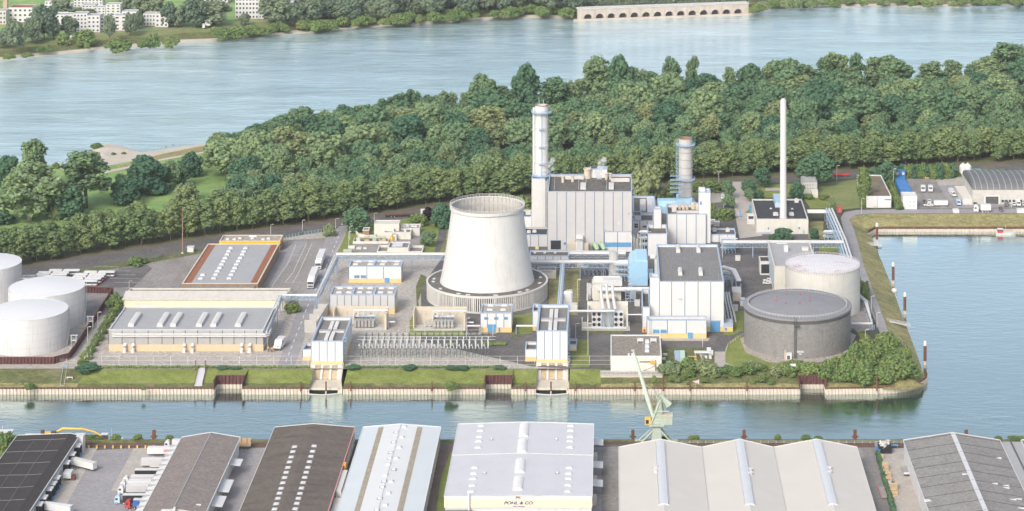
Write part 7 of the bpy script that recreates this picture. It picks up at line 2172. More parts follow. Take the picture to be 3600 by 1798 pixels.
def van(label, u, v, rz, scale=1.0, mat='white_paint', long=5.4, high=2.4, name='van', cat='van', z=.15):
 """nose towards -x"""
 x, y = P(u, v)
 t = thing(name, label, cat,(x, y, z), rz)
 t.scale = (scale,) * 3
 L, h = long, high
 prof = [(0,.35),(0,1.0),(.9,1.25),(1.55, h * .93),(2.0, h),(L, h * .98),(L,.35)] if cat == 'van' else [(0,.35),(0,.75),(1.1,.95),(1.8, h),(3.2, h),(L - .3,.98),(L,.85),(L,.35)]
 n = len(prof)
 wd = .98 if cat == 'van' else .86
 MB().add([(a,-wd, c) for a, c in prof] + [(a, wd, c) for a, c in prof],[tuple(range(n - 1,-1,-1)), tuple(range(n,2 * n))] + [(i,(i + 1) % n, n + (i + 1) % n, n + i) for i in range(n)]).build('body', mat, t)
 a, b_ = (prof[2], prof[3])
 MB().add([(a[0] + .06,-wd * .86, a[1] + .1),(a[0] + .06, wd * .86, a[1] + .1),(b_[0] - .1, wd * .8, b_[1] - .06),(b_[0] - .1,-wd * .8, b_[1] - .06)],[(0,1,2,3)]).build('windscreen', 'window', t)
 for s_ in (-1,1):
  y0, y1 = sorted((s_ * wd, s_ * (wd + .015)))
  MB().add([(b_[0] - .05, s_ * (wd + .012),1.35 if cat == 'van' else .98),(b_[0] + 1.0, s_ * (wd + .012),1.35 if cat == 'van' else .98),(b_[0] + 1.0, s_ * (wd + .012), h * .88),(b_[0] + .15, s_ * (wd + .012), h * .88)],[(0,1,2,3)]).build('side_window', 'window', t)
  MB().box(-.03,.1, s_ * wd * .75 - .15, s_ * wd * .75 + .15,.75,.98).build('headlight', 'tank_roof', t)
 MB().box(-.06,.1,-wd, wd,.35,.6).build('bumper', 'dark_grey', t)
 wheels(t,[(1.0,-wd + .1),(1.0, wd - .1),(L - 1.0,-wd + .1),(L - 1.0, wd - .1)],.36,.25)
 return t
v_ = van('white delivery van facing the camera beside the grey steel warehouse',973,1235, math.radians(82),2.0)
MB().box(-.01,.03,-.35,-.1,1.02,1.2).build('logo', 'red_paint', v_)
def car(label, u, v, rz, mat='white_paint', scale=1.0): return van(label, u, v, rz, scale, mat,4.3,1.5, 'car', 'car')
car('white car driving away on the plant road by the dark corner tree',1204,795, math.radians(66), scale=1.15)
car('dark car parked behind the large corner tree on the access road',1312,778, math.radians(188), 'dark_grey',1.2); car('silver car parked beside the dark car on the access road',1296,781, math.radians(188), 'pale_grey',1.2)
van('white van parked on the paved pad beside the paved lane',2540,703, math.radians(80),1.1)
car('white car parked beside the grey workshop, upper of two',2683,992,0, scale=1.3); car('white car parked beside the grey workshop, lower of two',2681,1001,0, scale=1.3)
def person(label, u, v, shirt, rz=0.0, scale=1.0, z=.12):
 x, y = P(u, v)
 t = thing('person', label, 'person',(x, y, z), rz)
 t.scale = (scale,) * 3
 mb = MB()
 mb.lathe([(.01,.80),(.17,.82),(.19,.95),(.155,1.08),(.20,1.30),(.19,1.42),(.075,1.48),(.06,1.54),(.095,1.60),(.105,1.68),(.085,1.76),(.01,1.79)], seg=12)
 for s_ in (-1,1):
  mb.tube([(s_ * .09,0,.86),(s_ * .10,-.02,.48),(s_ * .11,.02,.06),(s_ * .11,-.14,.03)],[.095,.075,.05,.045],8)
  mb.tube([(s_ * .20,0,1.40),(s_ * .26,.03,1.12),(s_ * .25,-.10,.88),(s_ * .245,-.14,.80)],[.06,.05,.04,.03],8)
 mb.build('body', 'skin', t)
 MB().lathe([(.205,.93),(.175,1.08),(.215,1.30),(.205,1.43),(.09,1.47)], seg=12).tube([(.20,0,1.41),(.265,.03,1.12)],.068,8).tube([(-.20,0,1.41),(-.265,.03,1.12)],.068,8).build('jacket', shirt, t)
 MB().lathe([(.19,.80),(.20,.95)], seg=12).tube([(.09,0,.9),(.10,-.02,.48),(.11,.02,.08)],[.105,.085,.065],8).tube([(-.09,0,.9),(-.10,-.02,.48),(-.11,.02,.08)],[.105,.085,.065],8).build('trousers', 'trousers', t)
 MB().lathe([(.11,1.68),(.112,1.73),(.09,1.79),(.01,1.81)], seg=12).build('hair', 'dark', t)
 return t
person('person in orange high-visibility jacket standing left of the white van, nearer the wall',943,1238, 'hi_vis',.4,1.75)
person('person in orange high-visibility jacket standing right beside the white van',956,1240, 'hi_vis',-.6,1.75)
person('person in dark clothes standing on the river beach, left of two',584,524, 'trousers',0,1.3); person('person in dark clothes standing at the water line, right of two',608,518, 'dark_grey',0,1.3)
# ================================================================== quay furniture
def pile(label, u, vb, vt, r, mat='rust', cap=True, name='mooring_pile', pale=True, z0=WZ, group=None):
 x, y = P(u, vb, z0)
 h = ZT(vt, y) - z0
 t = thing(name, label, 'pile',(x, y, z0 - .5), group=group)
 MB().lathe([(r,0),(r, h)],(0,0,1.8 if pale else 0),14).build('shaft', mat, t)
 if pale: MB().lathe([(r * 1.02,-1),(r * 1.02,2.4)], seg=14).build('lower_sleeve', 'pale_sheet', t)
 if cap: MB().lathe([(r * 1.08, h),(r * 1.08, h + 1.6),(r * .6, h + 2.4),(.01, h + 2.5)], seg=14).build('cap', 'white_paint', t)
 return t
for (u, vb, vt), l in zip(((3140,997,934),(3181,1104,1040),(3252,1282,1212),(3083,853,794)),('tall brown mooring pile with white cap beside the cream tank shore', 'tall brown mooring pile with white cap near the white gangway', 'tall brown mooring pile with white cap off the thicket at the peninsula tip', 'tall brown mooring pile with white cap in the corner of the basin')):
 pile(l, u, vb, vt,.82)
for u in (1057,1146,1233,1519,1848,1937,2024,2232,2332,2426,2626,3083):
 pile('slim dark steel pile standing in front of the pale quay wall', u,1389,1352 if u not in (2332,3083) else 1330,.38, cap=False, group='slim piles along the plant quay')
for u in (150,541,2225,2616,3006,3397):
 x, y = P(u,1536,0)
 t = thing('mooring_post', 'short rusty mooring post with side horns on the near quay edge', 'mooring post',(x,1106,-6.5), group='mooring posts on the near quay')
 t.location[0] = XU(u,1106)
 MB().box(-.75,.75,-.6,.6,0,9.6).build('post', 'rust', t); MB().box(-1.5,1.5,-.35,.35,6.2,6.8).build('horn', 'rust', t)
bu = thing('buoy', 'round white mooring buoy at the grassy shore below the cream tank', 'buoy',(*P(3144,1028, WZ), WZ - .6))
MB().lathe([(.01,0),(1.3,.5),(1.7,1.6),(1.3,2.6),(.01,3.0)], seg=16).build('float', 'white_paint', bu, smooth=True); MB().cyl((0,0,2.9),.2,.6,8).build('mooring_ring', 'mid_grey', bu)
def walkway(label, a, b, wd, za, zb, mat='pale_grey', name='gangway', rail=True, cat='gangway', rm='offwhite'):
 o = np.array((*a,0.0))
 t = thing(name, label, cat,(a[0], a[1], za))
 d = np.array((b[0] - a[0], b[1] - a[1])); L = np.linalg.norm(d); d /= L; n_ = np.array((-d[1], d[0]))
 mb = MB()
 c = [np.array((0,0)) + n_ * wd / 2, d * L + n_ * wd / 2, d * L - n_ * wd / 2,-n_ * wd / 2]
 zz = [0, zb - za, zb - za,0]
 mb.add([(*p, z) for p, z in zip(c, zz)] + [(*p, z + .25) for p, z in zip(c, zz)],[(3,2,1,0),(4,5,6,7),(0,1,5,4),(1,2,6,5),(2,3,7,6),(3,0,4,7)])
 mb.build('deck', mat, t)
 if rail:
  mb = MB()
  for s_ in (-wd / 2, wd / 2):
   for hh in (.7,1.3): mb.bar((*(n_ * s_), hh),(*(d * L + n_ * s_), zb - za + hh),.14)
   for i in range(int(L / 2) + 1):
    f = i / max(1, int(L / 2)); p = d * L * f + n_ * s_
    mb.bar((*p,(zb - za) * f),(*p,(zb - za) * f + 1.3),.12)
  mb.build('railing', rm, t)
 return t
walkway('white railed gangway reaching from the dry bank over the water, below the cream tank', P(3118,1130,-1.5), P(3198,1146,-4.5),2.6,-1.5,-4.5)
walkway('pale floating landing stage in the corner of the basin', P(3022,856,-4), P(3100,866,-6),2.8,-4.4,-5.8)
walkway('grey railed stairway down the bank below the nearest white tank', P(231,1285),(XU(219,1189),1189),2.0,.1,-3.1, 'sky_steel')
walkway('rust-framed ramp down the lawn left of the first alcove', P(713,1293),(XU(697,1188.6),1188.6),4.0,.3,-2.9, 'pale_grey', rm='rust')
for u in (688,722):
 t = thing('gate_post', 'tall rusty post beside the ramp on the lawn, %s' % ('left one' if u < 700 else 'right one'), 'post',(XU(u,1205),1205,-.4)); MB().box(-.22,.22,-.22,.22,0,5.6).build('post', 'rust', t); MB().box(-.32,.32,-.32,.32,5.6,5.75).build('cap', 'pale_grey', t)
b_ = thing('bench', 'small white bench with red seat beside the bank stairway', 'bench',(XU(245,1196),1196,-1.9)); MB().box(-1.6,1.6,-.5,.5,1.0,1.3).build('seat', 'white_paint', b_); MB().box(-1.3,1.3,.3,.5,1.3,2.2).build('backrest', 'rust', b_)
for s_ in (-1.3,1.3): MB().box(s_ - .12, s_ + .12,-.3,.3,-.2,1.0).build('leg', 'white_paint', b_)
def sign(label, u, vb, h, w_, hh, mat='white_paint', z=0.0, name='sign', red=False, tilt=False):
 x, y = P(u, vb, z)
 t = thing(name, label, 'sign',(x, y, z))
 MB().box(-.1,.1,0,.15,0, h - hh * .5).build('post', 'mid_grey', t)
 if tilt:
  MB().yprism([(-w_ / 2, h - hh / 2),(w_ * .35, h),(w_ / 2, h),(w_ / 2, h - hh),(w_ * .35, h - hh)],-.12,-.02).build('panel', mat, t)
 else: MB().box(-w_ / 2, w_ / 2,-.12,-.02, h - hh, h).build('panel', mat, t)
 if red:
  f = .16
  MB().box(-.5,1.2,-.16,-.13, h - f - .2, h - .2).box(-.5,1.2,-.16,-.13, h - hh + .2, h - hh + .2 + f).box(-.5,-.34,-.16,-.13, h - hh + .2, h - .2).box(1.04,1.2,-.16,-.13, h - hh + .2, h - .2).bar((-.4,-.15, h - .3),(1.1,-.15, h - hh + .3),.14).build('symbol', 'red_paint', t)
 return t
sign('white arrow-shaped sign with red square symbol on the overgrown bank',2446,1366,4.4,3.4,2.0, z=-3.0, red=True, tilt=True)
t = thing('display_board', 'large white panel on posts at the bank left of the right alcove', 'sign',(*P(2788,1322,-1.5),-1.5)); MB().xprism([(0,1.2),(.25,1.2),(1.2,5.8),(.95,5.8)],-1.5,1.5).build('panel', 'pale_grey', t); MB().box(-1.2,-1.0,.3,.5,0,2).box(1.0,1.2,.3,.5,0,2).build('stand', 'mid_grey', t)
cab_ = thing('equipment_cabinet', 'white cabinet with dark louvre at the foot of the dark grey tank', 'cabinet',(*P(2771,1266),0)); MB().box(-1.9,1.9,0,2.2,0,3.2).build('body', 'white_paint', cab_); MB().box(-.6,.9,-.06,.05,.3,2.2).build('louvre', 'dark_grey', cab_)
pst = thing('timber_mast', 'brown timber mast with small arms in front of the dark grey tank', 'mast',(*P(2760,1292),0)); MB().tube([(0,0,0),(0,0,9)],.3,7).build('pole', 'timber', pst); MB().bar((-1.2,0,8),(1.2,0,8),.2).bar((-1,0,6.6),(1,0,6.6),.2).build('arm', 'mid_grey', pst)
# ---- boats, barge with excavator, rail wagon
def boat(label, u, v, L, W, H, rz, mats, cabin, z=WZ):
 x, y = P(u, v, z)
 t = thing('boat', label, 'boat',(x, y, z - .4), rz)
 n = 7
 vs, fs = [],[]
 outline = [(-L / 2,.75),(-L / 4,1),(0,1),(L / 4,.92),(L * .4,.6),(L / 2,.02)]
 pts = [(a,-W / 2 * b_) for a, b_ in outline] + [(a, W / 2 * b_) for a, b_ in reversed(outline)]
 k = len(pts)
 mb = MB().add([(a * .94, b_ * .8,0) for a, b_ in pts] + [(a, b_, H + (max(0, a) / L) * 1.2) for a, b_ in pts],[(i,(i + 1) % k, k + (i + 1) % k, k + i) for i in range(k)] + [tuple(range(k,2 * k))])
 mb.build('hull', mats[0], t)
 MB().box(-L * .38,-L * .38 + cabin,-W * .34, W * .34, H, H + 2.4).build('cabin', mats[1], t)
 MB().box(-L * .38 - .05,-L * .38 + cabin + .05,-W * .345, W * .345, H + 1.2, H + 1.9).build('window_band', 'window', t)
 MB().box(-L * .38 - .3,-L * .38 + cabin + .3,-W * .38, W * .38, H + 2.4, H + 2.6).build('cabin_roof', 'white_paint', t)
 MB().tube([(0,0, H),(0,0, H + 5)],.08,5).build('mast', 'pale_grey', t)
 return t
boat('white motor yacht moored behind the shrubs at the left edge of the near quay',22,1530,12.5,5,2.4, math.radians(182),('white_paint', 'white_paint'),7).location[1] = 1120
t = boat('small white workboat with raised bow beside the rusty barge',385,1530,12,3.6,1.6,0,('white_paint', 'rust'),2.6); t.location[1] = 1118; t.location[0] = XU(392,1118)
boat('small white boat with red cabin moored at the far wall of the basin',3535,824,13,4,1.4,0,('offwhite', 'red_paint'),3)
bg_ = thing('barge', 'rusty flat barge moored at the near quay under the yellow excavator', 'barge',(XU(258,1118),1118, WZ - .3)); w_ = XU(364,1118) - XU(258,1118)
MB().xprism([(-3.5,0),(3.5,0),(4,1.6),(-4,1.6)],-w_, w_).build('hull', 'rust', bg_); MB().box(-w_ + .2, w_ - .2,-3.6,-3.4,1.6,2.3).box(-w_ + .2, w_ - .2,3.4,3.6,1.6,2.3).build('bulwark', 'rust', bg_)
MB().box(-w_ - 9,-w_ - 2,-3,3,.3,3.2).build('deckhouse', 'white_paint', bg_)
ex = thing('excavator', 'yellow long-arm excavator standing on the rusty barge', 'excavator',(XU(180,1118),1118, WZ + 1.35))
for s_ in (-1.5,1.5): MB().box(-3,3, s_ - .4, s_ + .4,0,1.1).build('track', 'dark_grey', ex)
MB().box(-3.4,1.6,-1.7,1.7,1.2,3.0).build('house', 'excavator_yellow', ex); MB().box(.2,2.4,-1.7,-.2,1.3,4.0).build('cab', 'dark_grey', ex)
MB().tube([(1,.6,2.2),(5.4,.6,4.6),(15,.6,4.4)],[.7,.75,.5],6).build('boom', 'excavator_yellow', ex); MB().tube([(14,.6,4.6),(20,.6,3.2),(25.5,.6,.4)],[.55,.45,.35],6).build('stick', 'excavator_yellow', ex); MB().lathe([(1.0,0),(1.1,.8),(.4,1.2)],(26,.6,-.6),8).build('bucket', 'rust', ex)
wy = 1090.0
wgn = thing('rail_wagon', 'open brown rail wagon with timber sides behind the grey fibre-roofed warehouse', 'wagon',(XU(792, wy), wy,.1)); w_ = (XU(882, wy) - XU(702, wy)) / 2
MB().box(-w_, w_,-1.5,1.5,.9,1.4).build('underframe', 'dark_grey', wgn); MB().box(-w_, w_,1.3,1.5,1.4,4.2).box(-w_, w_,-1.5,-1.3,1.4,2.6).box(-w_,-w_ + .2,-1.3,1.3,1.4,4.2).box(w_ - .2, w_,-1.3,1.3,1.4,4.2).build('sides', 'timber', wgn)
mb = MB()
for k in range(9): mb.box(-w_ + 1 + k * w_ / 4.6,-w_ + 1.2 + k * w_ / 4.6,1.1,1.29,1.4,4.3)
mb.build('stanchions', 'rust', wgn); wheels(wgn,[(-w_ + 2,0),(-w_ + 4,0),(w_ - 4,0),(w_ - 2,0)],.46,2.2)
for va, vb, ua, ub, nm in ((1566,1571,255,960, 'left'),(1556,1561,255,960, 'left'),(1557,1562,2085,3190, 'right'),(1566,1571,2600,3190, 'right')):
 y0, y1 = P(0, vb)[1], P(0, va)[1]
 x0, x1 = XU(ua, y0), XU(ub, y0)
 mb = MB()
 for k in range(int((x1 - x0) / 1.3)): mb.box(x0 + k * 1.3, x0 + k * 1.3 + .3, y0 - .5, y1 + .5,.05,.15,1)
 mb.box(x0, x1, y0 - .08, y0 + .08,.16,.34).box(x0, x1, y1 - .08, y1 + .08,.16,.34)
 tag(mb.build('railway_track',['rust', 'dark_grey']), kind='structure')
fence('low pale railing along the near quay rails, left part',[(XU(290,1079),1079),(XU(480,1079),1079)],2.0, 'mid_grey',3, r=.05)
fence('low white railing along the near quay edge behind the tan halls',[(XU(2370,1096),1096),(XU(3170,1096),1096)],1.4, 'offwhite',3.6)
for k in range(9):
 u = 312 + k * 28.5
 t = thing('bollard', 'short yellow bollard in the row beside the rails of the loading yard', 'bollard',(*P(u,1577),.05), group='yellow bollards beside the rails'); MB().box(-.35,.35,-.35,.35,0,1.5).build('post', 'excavator_yellow', t); MB().box(-.37,.37,-.37,.37,1.5,1.62).build('cap', 'dark_grey', t)
# ---- harbour crane
cyq = 1096.0
def C(u, v, y=cyq): return (XU(u, y) - XU(2308, cyq), y - cyq, ZT(v, y))
cr = thing('harbour_crane', 'pale green luffing harbour crane with yellow cab on the near quay', 'crane',(XU(2308, cyq), cyq,0))
z1_, z2_ = C(0,1492)[2], C(0,1404)[2]
mb = MB().add([(-2.6,-2.6,.8),(2.6,-2.6,.8),(2.6,2.6,.8),(-2.6,2.6,.8),(-1.8,-1.8, z1_),(1.8,-1.8, z1_),(1.8,1.8, z1_),(-1.8,1.8, z1_)],[(0,1,5,4),(1,2,6,5),(2,3,7,6),(3,0,4,7),(4,5,6,7)])
mb.build('portal_column', 'crane_green', cr)
for sx in (-1,1):
 for sy in (-1,1):
  MB().tube([(sx * 2, sy * 2, z1_ * .72),(sx * 8, sy * 3.4,.8)],.4,6).box(sx * 8 - 2, sx * 8 + 2, sy * 3.4 - .5, sy * 3.4 + .5,.2,.9).build('leg', 'crane_green', cr)
MB().box(-3.5,3.5,-3.4,3.4, z1_, z1_ + .7).build('slewing_platform', 'crane_green', cr)
mb = MB()
for s_ in (-1.3,1.3):
 mb.bar((-2.4, s_, z1_ + .7),(1.9, s_ * .5, z2_),.8).bar((2.6, s_, z1_ + .7),(1.9, s_ * .5, z2_),.8)
for k in range(6):
 f = k / 6
 mb.bar((-2.4 + 4.3 * f,-1.2, z1_ + (z2_ - z1_) * f),(2.6 - .7 * f,-1.2, z1_ + (z2_ - z1_) * f),.25)
mb.add([(-2.2,-1.0, z1_ + .7),(2.4,-1.0, z1_ + .7),(2.2,-.7, z2_),(1.6,-.7, z2_)],[(0,1,2,3)])
mb.build('mast', 'crane_green', cr)
a, b_ = C(2324,1489), C(2363,1459)
MB().box(a[0], b_[0],-2.4,2.4, a[2], b_[2]).build('machine_house', 'crane_green', cr); MB().box(a[0] - .2, b_[0] + .2,-2.6,2.6, b_[2], b_[2] + .3).build('house_roof', 'pale_concrete', cr)
a, b_ = C(2267,1491), C(2288,1468)
MB().box(a[0], b_[0],-1.6,1.2, a[2], b_[2]).build('cab', 'excavator_yellow', cr); MB().box(a[0] + .4, b_[0] - 1.0,-1.68,-1.6, a[2] + .6, b_[2] - .7).build('cab_window', 'dark', cr); MB().bar((b_[0],0, a[2] + .3),(-2,0, a[2] + .3),.5).build('cab_arm', 'crane_green', cr)
p0, p1 = np.array(C(2301,1480)), np.array(C(2226,1232,1118))
MB().tube([p0, p0 + (p1 - p0) * .3, p0 + (p1 - p0) * .75, p1],[.7,1.2,.85,.4],4).build('jib', 'crane_green', cr)
MB().lathe([(.9,-.3),(.9,.3)], tuple(p1),10).build('jib_head', 'pale_concrete', cr)
q0, q1 = np.array(C(2320,1384)), np.array(C(2352,1425))
MB().tube([q0,(q0 + q1) / 2, q1],[.5,.9,1.9],6).build('counter_jib', 'crane_green', cr); MB().bar(C(2302,1376), C(2316,1410),.7).build('rocker', 'crane_green', cr)
mb = MB()
for a, b_ in (((2320,1386),(2262,1350)),((2321,1388),(2300,1450)),((2325,1400),(2345,1455)),((2330,1400),(2338,1462)),((2304,1470),(2240,1262)),((2310,1440),(2290,1452))): mb.bar(C(*a), C(*b_),.22)
mb.build('stays', 'crane_green', cr)
mb = MB().box(*sorted((C(2304,0)[0], C(2352,0)[0])),-1.5,-1.2, C(0,1444)[2], C(0,1444)[2] + .25)
mb.build('walkway', 'pale_grey', cr)
# ================================================================== stores in the plant yard
def container(label, u0, u1, vb, vt, depth, mat, name='container', cat='container', z=.12):
 y = P(0, vb)[1]
 x0, x1 = XU(u0, y), XU(u1, y)
 t = thing(name, label, cat,((x0 + x1) / 2, y, z))
 w_, h = (x1 - x0) / 2, ZT(vt, y)
 MB().box(-w_, w_,.06, depth - .06,.1, h - .12).build('body', mat, t)
 mb = MB()
 for s_ in (-1,1):
  mb.box(min(s_ * w_, s_ * (w_ + .06)), max(s_ * w_, s_ * (w_ + .06)),0,.25,0, h).box(min(s_ * w_, s_ * (w_ + .06)), max(s_ * w_, s_ * (w_ + .06)), depth - .25, depth,0, h)
 mb.box(-w_, w_,0,.2, h - .12, h + .04).box(-w_, w_, depth - .2, depth, h - .12, h + .04)
 mb.build('frame', mat, t)
 MB().box(-.05,.05,.0,.06,.3, h - .3).box(-w_ * .5,-w_ * .5 + .06,.0,.06,.3, h - .3).box(w_ * .5, w_ * .5 + .06,.0,.06,.3, h - .3).build('door_rod', 'pale_grey', t)
 return t
container('pale blue shipping container beside the mint one, in the yard grass',2373,2391,1279,1263,14, 'trim_blue'); container('mint green shipping container beside the pale blue one, in the yard grass',2391.8,2410,1279,1263,14, 'mint_paint')
cv = thing('conveyor', 'white slanted conveyor hopper standing in the yard grass', 'conveyor',(*P(2468,1262),.12)); MB().xprism([(-1,3),(1.6,3),(1.6,3.6),(-1,3.6)],-4,4).build('belt', 'white_paint', cv); MB().lathe([(.5,.3),(1.7,2.6)],(0,0,0),4).build('hopper', 'pale_grey', cv)
for s_ in (-3.5,3.5): MB().bar((s_,0,0),(s_,0,3),.3).build('leg', 'pale_grey', cv)
rk = thing('rack', 'small yellow open rack in the yard grass left of the conveyor', 'rack',(*P(2434,1276),.12))
for z in (.2,1.6,3.0): MB().box(-2.3,2.3,-.8,.8, z, z + .15).build('shelf', 'excavator_yellow', rk)
for a in (-2.3,2.2):
 for b_ in (-.8,.7): MB().box(a, a + .12, b_, b_ + .12,0,3.3).build('upright', 'excavator_yellow', rk)
for k,(u, v, n_) in enumerate(((2492,1240,3),(2500,1250,3),(2484,1262,2),(2494,1262,2),(2466,1274,1),(2484,1276,1),(2332,1265,1),(2338,1250,1))):
 t = thing('crate', 'small pale crate of pallets stored on the yard grass near the paved pad' if k < 6 else 'pale crate at the right wall of the cream screen house', 'crate',(*P(u, v),.12), group='pale crates on the yard grass' if k < 6 else 'crates by the screen house')
 MB().box(-1.1,1.1,-.8,.8,.15,.8 * n_).build('load', 'white_paint', t); MB().box(-1.15,1.15,-.85,.85,0,.15).build('pallet', 'timber', t)
for k,(a, b_, n_, m) in enumerate(((1178,845,4, 'timber'),(1180,865,3, 'timber'),(1188,900,3, 'timber'),(1210,925,3, 'timber'),(1214,975,3, 'timber'),(1220,1005,2, 'timber'),(1240,1040,4, 'concrete'),(1272,1045,4, 'timber'),(1258,1085,3, 'timber'),(1275,1105,2, 'timber'),(1252,1120,1, 'timber'),(1135,735,2, 'timber'),(1125,715,1, 'offwhite'))):
 t = thing('pallet_stack', 'stack of %s along the hedge in the lane beside the tan halls' % ('wooden pallets' if m == 'timber' else 'grey slabs' if m == 'concrete' else 'white sacks'), 'pallets',(*P(2700 + a / 2.862,1350 + (b_ + 14) / 2.862),.1), R.uniform(-.15,.15), 'stacks of %s in the storage lane' % m)
 for j in range(n_): MB().box(-1.3,1.3,-1.2,1.2, j * .75 + .1, j * .75 + .68).build('pallet_layer', m, t)
sk_ = thing('skip', 'black skip heaped with scrap beside the rails', 'skip',(*P(3110,1590),.1)); MB().xprism([(-2.4,0),(2.4,0),(3.0,3.4),(-3.0,3.4)],-3,3).build('bin', 'dark', sk_)
V, Q, T = crown_arrays([(R.uniform(-2,2), R.uniform(-2,2),3.6,1.2) for _ in range(6)],160,.5)
o = bpy.data.objects.new('scrap', mesh_np('scrap', V, Q, T, 'offwhite')); COL.objects.link(o); o.parent = sk_
container('bright blue box bin beside the black scrap skip',3083,3095,1600,1582,4, 'container_blue', 'bin', 'bin'); container('grey bin standing left of the black scrap skip',3078,3090,1578,1562,4, 'mid_grey', 'bin', 'bin')
bn = thing('workbench', 'small blue workbench near the rails right of the black skip', 'bench',(*P(3145,1578),.1)); MB().box(-1.6,1.6,-.8,.8,1.4,1.7).build('top', 'door_blue', bn)
for a in (-1.4,1.2): MB().box(a, a + .2,-.7,.7,0,1.4).build('leg', 'door_blue', bn)
ft = thing('flatbed_trailer', 'low grey flatbed trailer at the wall of the worn grey hall', 'trailer',(*P(3183,1664),.1), math.radians(90)); MB().box(-5,5,-1.3,1.3,1.0,1.3).build('bed', 'mid_grey', ft); MB().box(-5,-4.7,-1.3,1.3,1.3,2.0).build('headboard', 'pale_grey', ft); wheels(ft,[(-3,-1),(-3,1),(3,-1),(3,1)],.45)
fr = thing('loading_ramp', 'long pink-edged steel loading ramp lying in the gravel lane', 'ramp',(*P(3103,1738),.1), math.radians(90)); MB().box(-6.5,6.5,-1.0,1.0,.5,.8).build('deck', 'mid_grey', fr); MB().box(-6.5,6.5,-1.3,-1.0,.3,1.2).box(-6.5,6.5,1.0,1.3,.3,1.2).build('side_rail', 'pink_trim', fr)
hx = [P(3086,1600), P(3104,1680), P(3140,1798)]
for p, q in zip(hx[:-1], hx[1:]):
 pass
V, Q, T = crown_arrays([(hx[0][0] + (hx[2][0] - hx[0][0]) * i / 60 - hx[0][0], hx[0][1] + (hx[2][1] - hx[0][1]) * i / 60 - hx[0][1],1.0,1.1 + .3 * math.sin(i * 1.7)) for i in range(61)],2600,.28)
o = bpy.data.objects.new('hedge', mesh_np('hedge', V, Q, T, 'leaf_dark')); COL.objects.link(o); o.location = (hx[0][0], hx[0][1],0); tag(o, 'narrow dark green hedge between the gravel lane and stacked pallets', 'hedge', kind='thing')
# ================================================================== north-east yard
mh = B('site_office', 'flat house with mossy brown roof and white front beside the tall poplar',3046,3134,731,691,616, wall='offwhite', roof='mossy_roof', trim='white_paint', seam_mat=None, parapet=.5)
mh.front('white_bay', 'white_paint',3085,3132,693,730,.9); mh.front('window_strip', 'dark_grey',3109,3131,700,703,.95,.1); mh.front('entrance', 'pale_grey',3070,3084,693,726,.4)
ob = B('brick_house', 'old pale brick house with dark roof left of the dry lawn',2822,2873,683,640,620, wall='concrete', roof='far_roof', trim='mid_grey', seam_mat=None, parapet=.2)
for u in (2830,2838,2846,2856):
 for v in (648,660): ob.window(u, u + 4, v, v + 6)
B('garden_shed', 'small white shed at the right corner of the old brick house',2854,2876,697,671,666, wall='cream_wall', roof='offwhite', trim=None, seam_mat=None, parapet=.2)
BL = [(3145,3183,632,600, 'top of the blue stack, upper container with white windows'),(3149,3186,648,633, 'second blue container down the row'),(3154,3192,664,646, 'third blue container down the row'),(3158,3198,676,656, 'fourth blue container down the row'),(3164,3205,690,668, 'lowest blue container of the row, touching the white cabins')]
for u0, u1, vb, vt, l in BL:
 t = container(l + ' beside the car park', u0, u1, vb, vt,9, 'container_blue')
 if vt == 600:
  for a in (-2.6,1.4): MB().box(a, a + 1.6,-.1,.05,3.2,4.8).build('window', 'white_paint', t)
wc = B('site_cabin', 'white two-storey stacked site cabins below the blue containers',3174,3224,737,690,676, wall='white_paint', roof='white_paint', trim='offwhite', seam_mat=None, parapet=.1)
for u in (3197,3211):
 wc.window(u, u + 4,707,712); wc.window(u, u + 4,721,729, 'white_paint', 'mid_grey')
wc.front('joint', 'pale_grey',3175,3223,713.6,714.4,.04)
ws = B('vault_workshop', 'workshop hall with dark vaulted rib roof and stained concrete front at the right edge',3419,3760,720,664, depth=44, wall='concrete', roof='mid_grey', trim=None, seam_mat=None, parapet=.6)
w2 = ws.w / 2
prof = [(22 + 22.4 * math.cos(math.pi * (1 - i / 12)), ws.h - .5 + 5.6 * math.sin(math.pi * i / 12)) for i in range(13)]
MB().xprism(prof,-w2, w2,0).build('vault', 'vault_roof', ws.root)
for k in range(16):
 x = -w2 + (k + .5) * ws.w / 16
 MB().xprism([(22 + (p - 22) * 1.01, ws.h - .5 + (q - ws.h + .5) * 1.07) for p, q in prof], x - .25, x + .25).build('vault_rib', 'mid_grey', ws.root)
ws.front('gate', 'dark_grey',3466,3510,690,718,.1); ws.front('gate_surround', 'white_paint',3465,3512,688,691,.5); ws.front('gate_surround', 'white_paint',3511,3516,691,718,.5); ws.front('gate_surround', 'white_paint',3460,3465,691,718,.5)
for k in range(9): ws.window(3520 + k * 13,3530 + k * 13,702,712)
B('garage', 'low cream garage leaning on the left end of the vaulted workshop',3384,3419,721,700,655, wall='cream_wall', roof='cream_wall', trim='offwhite', seam_mat=None, parapet=.1).front('shutter', 'pale_grey',3393,3410,705,718,.06)
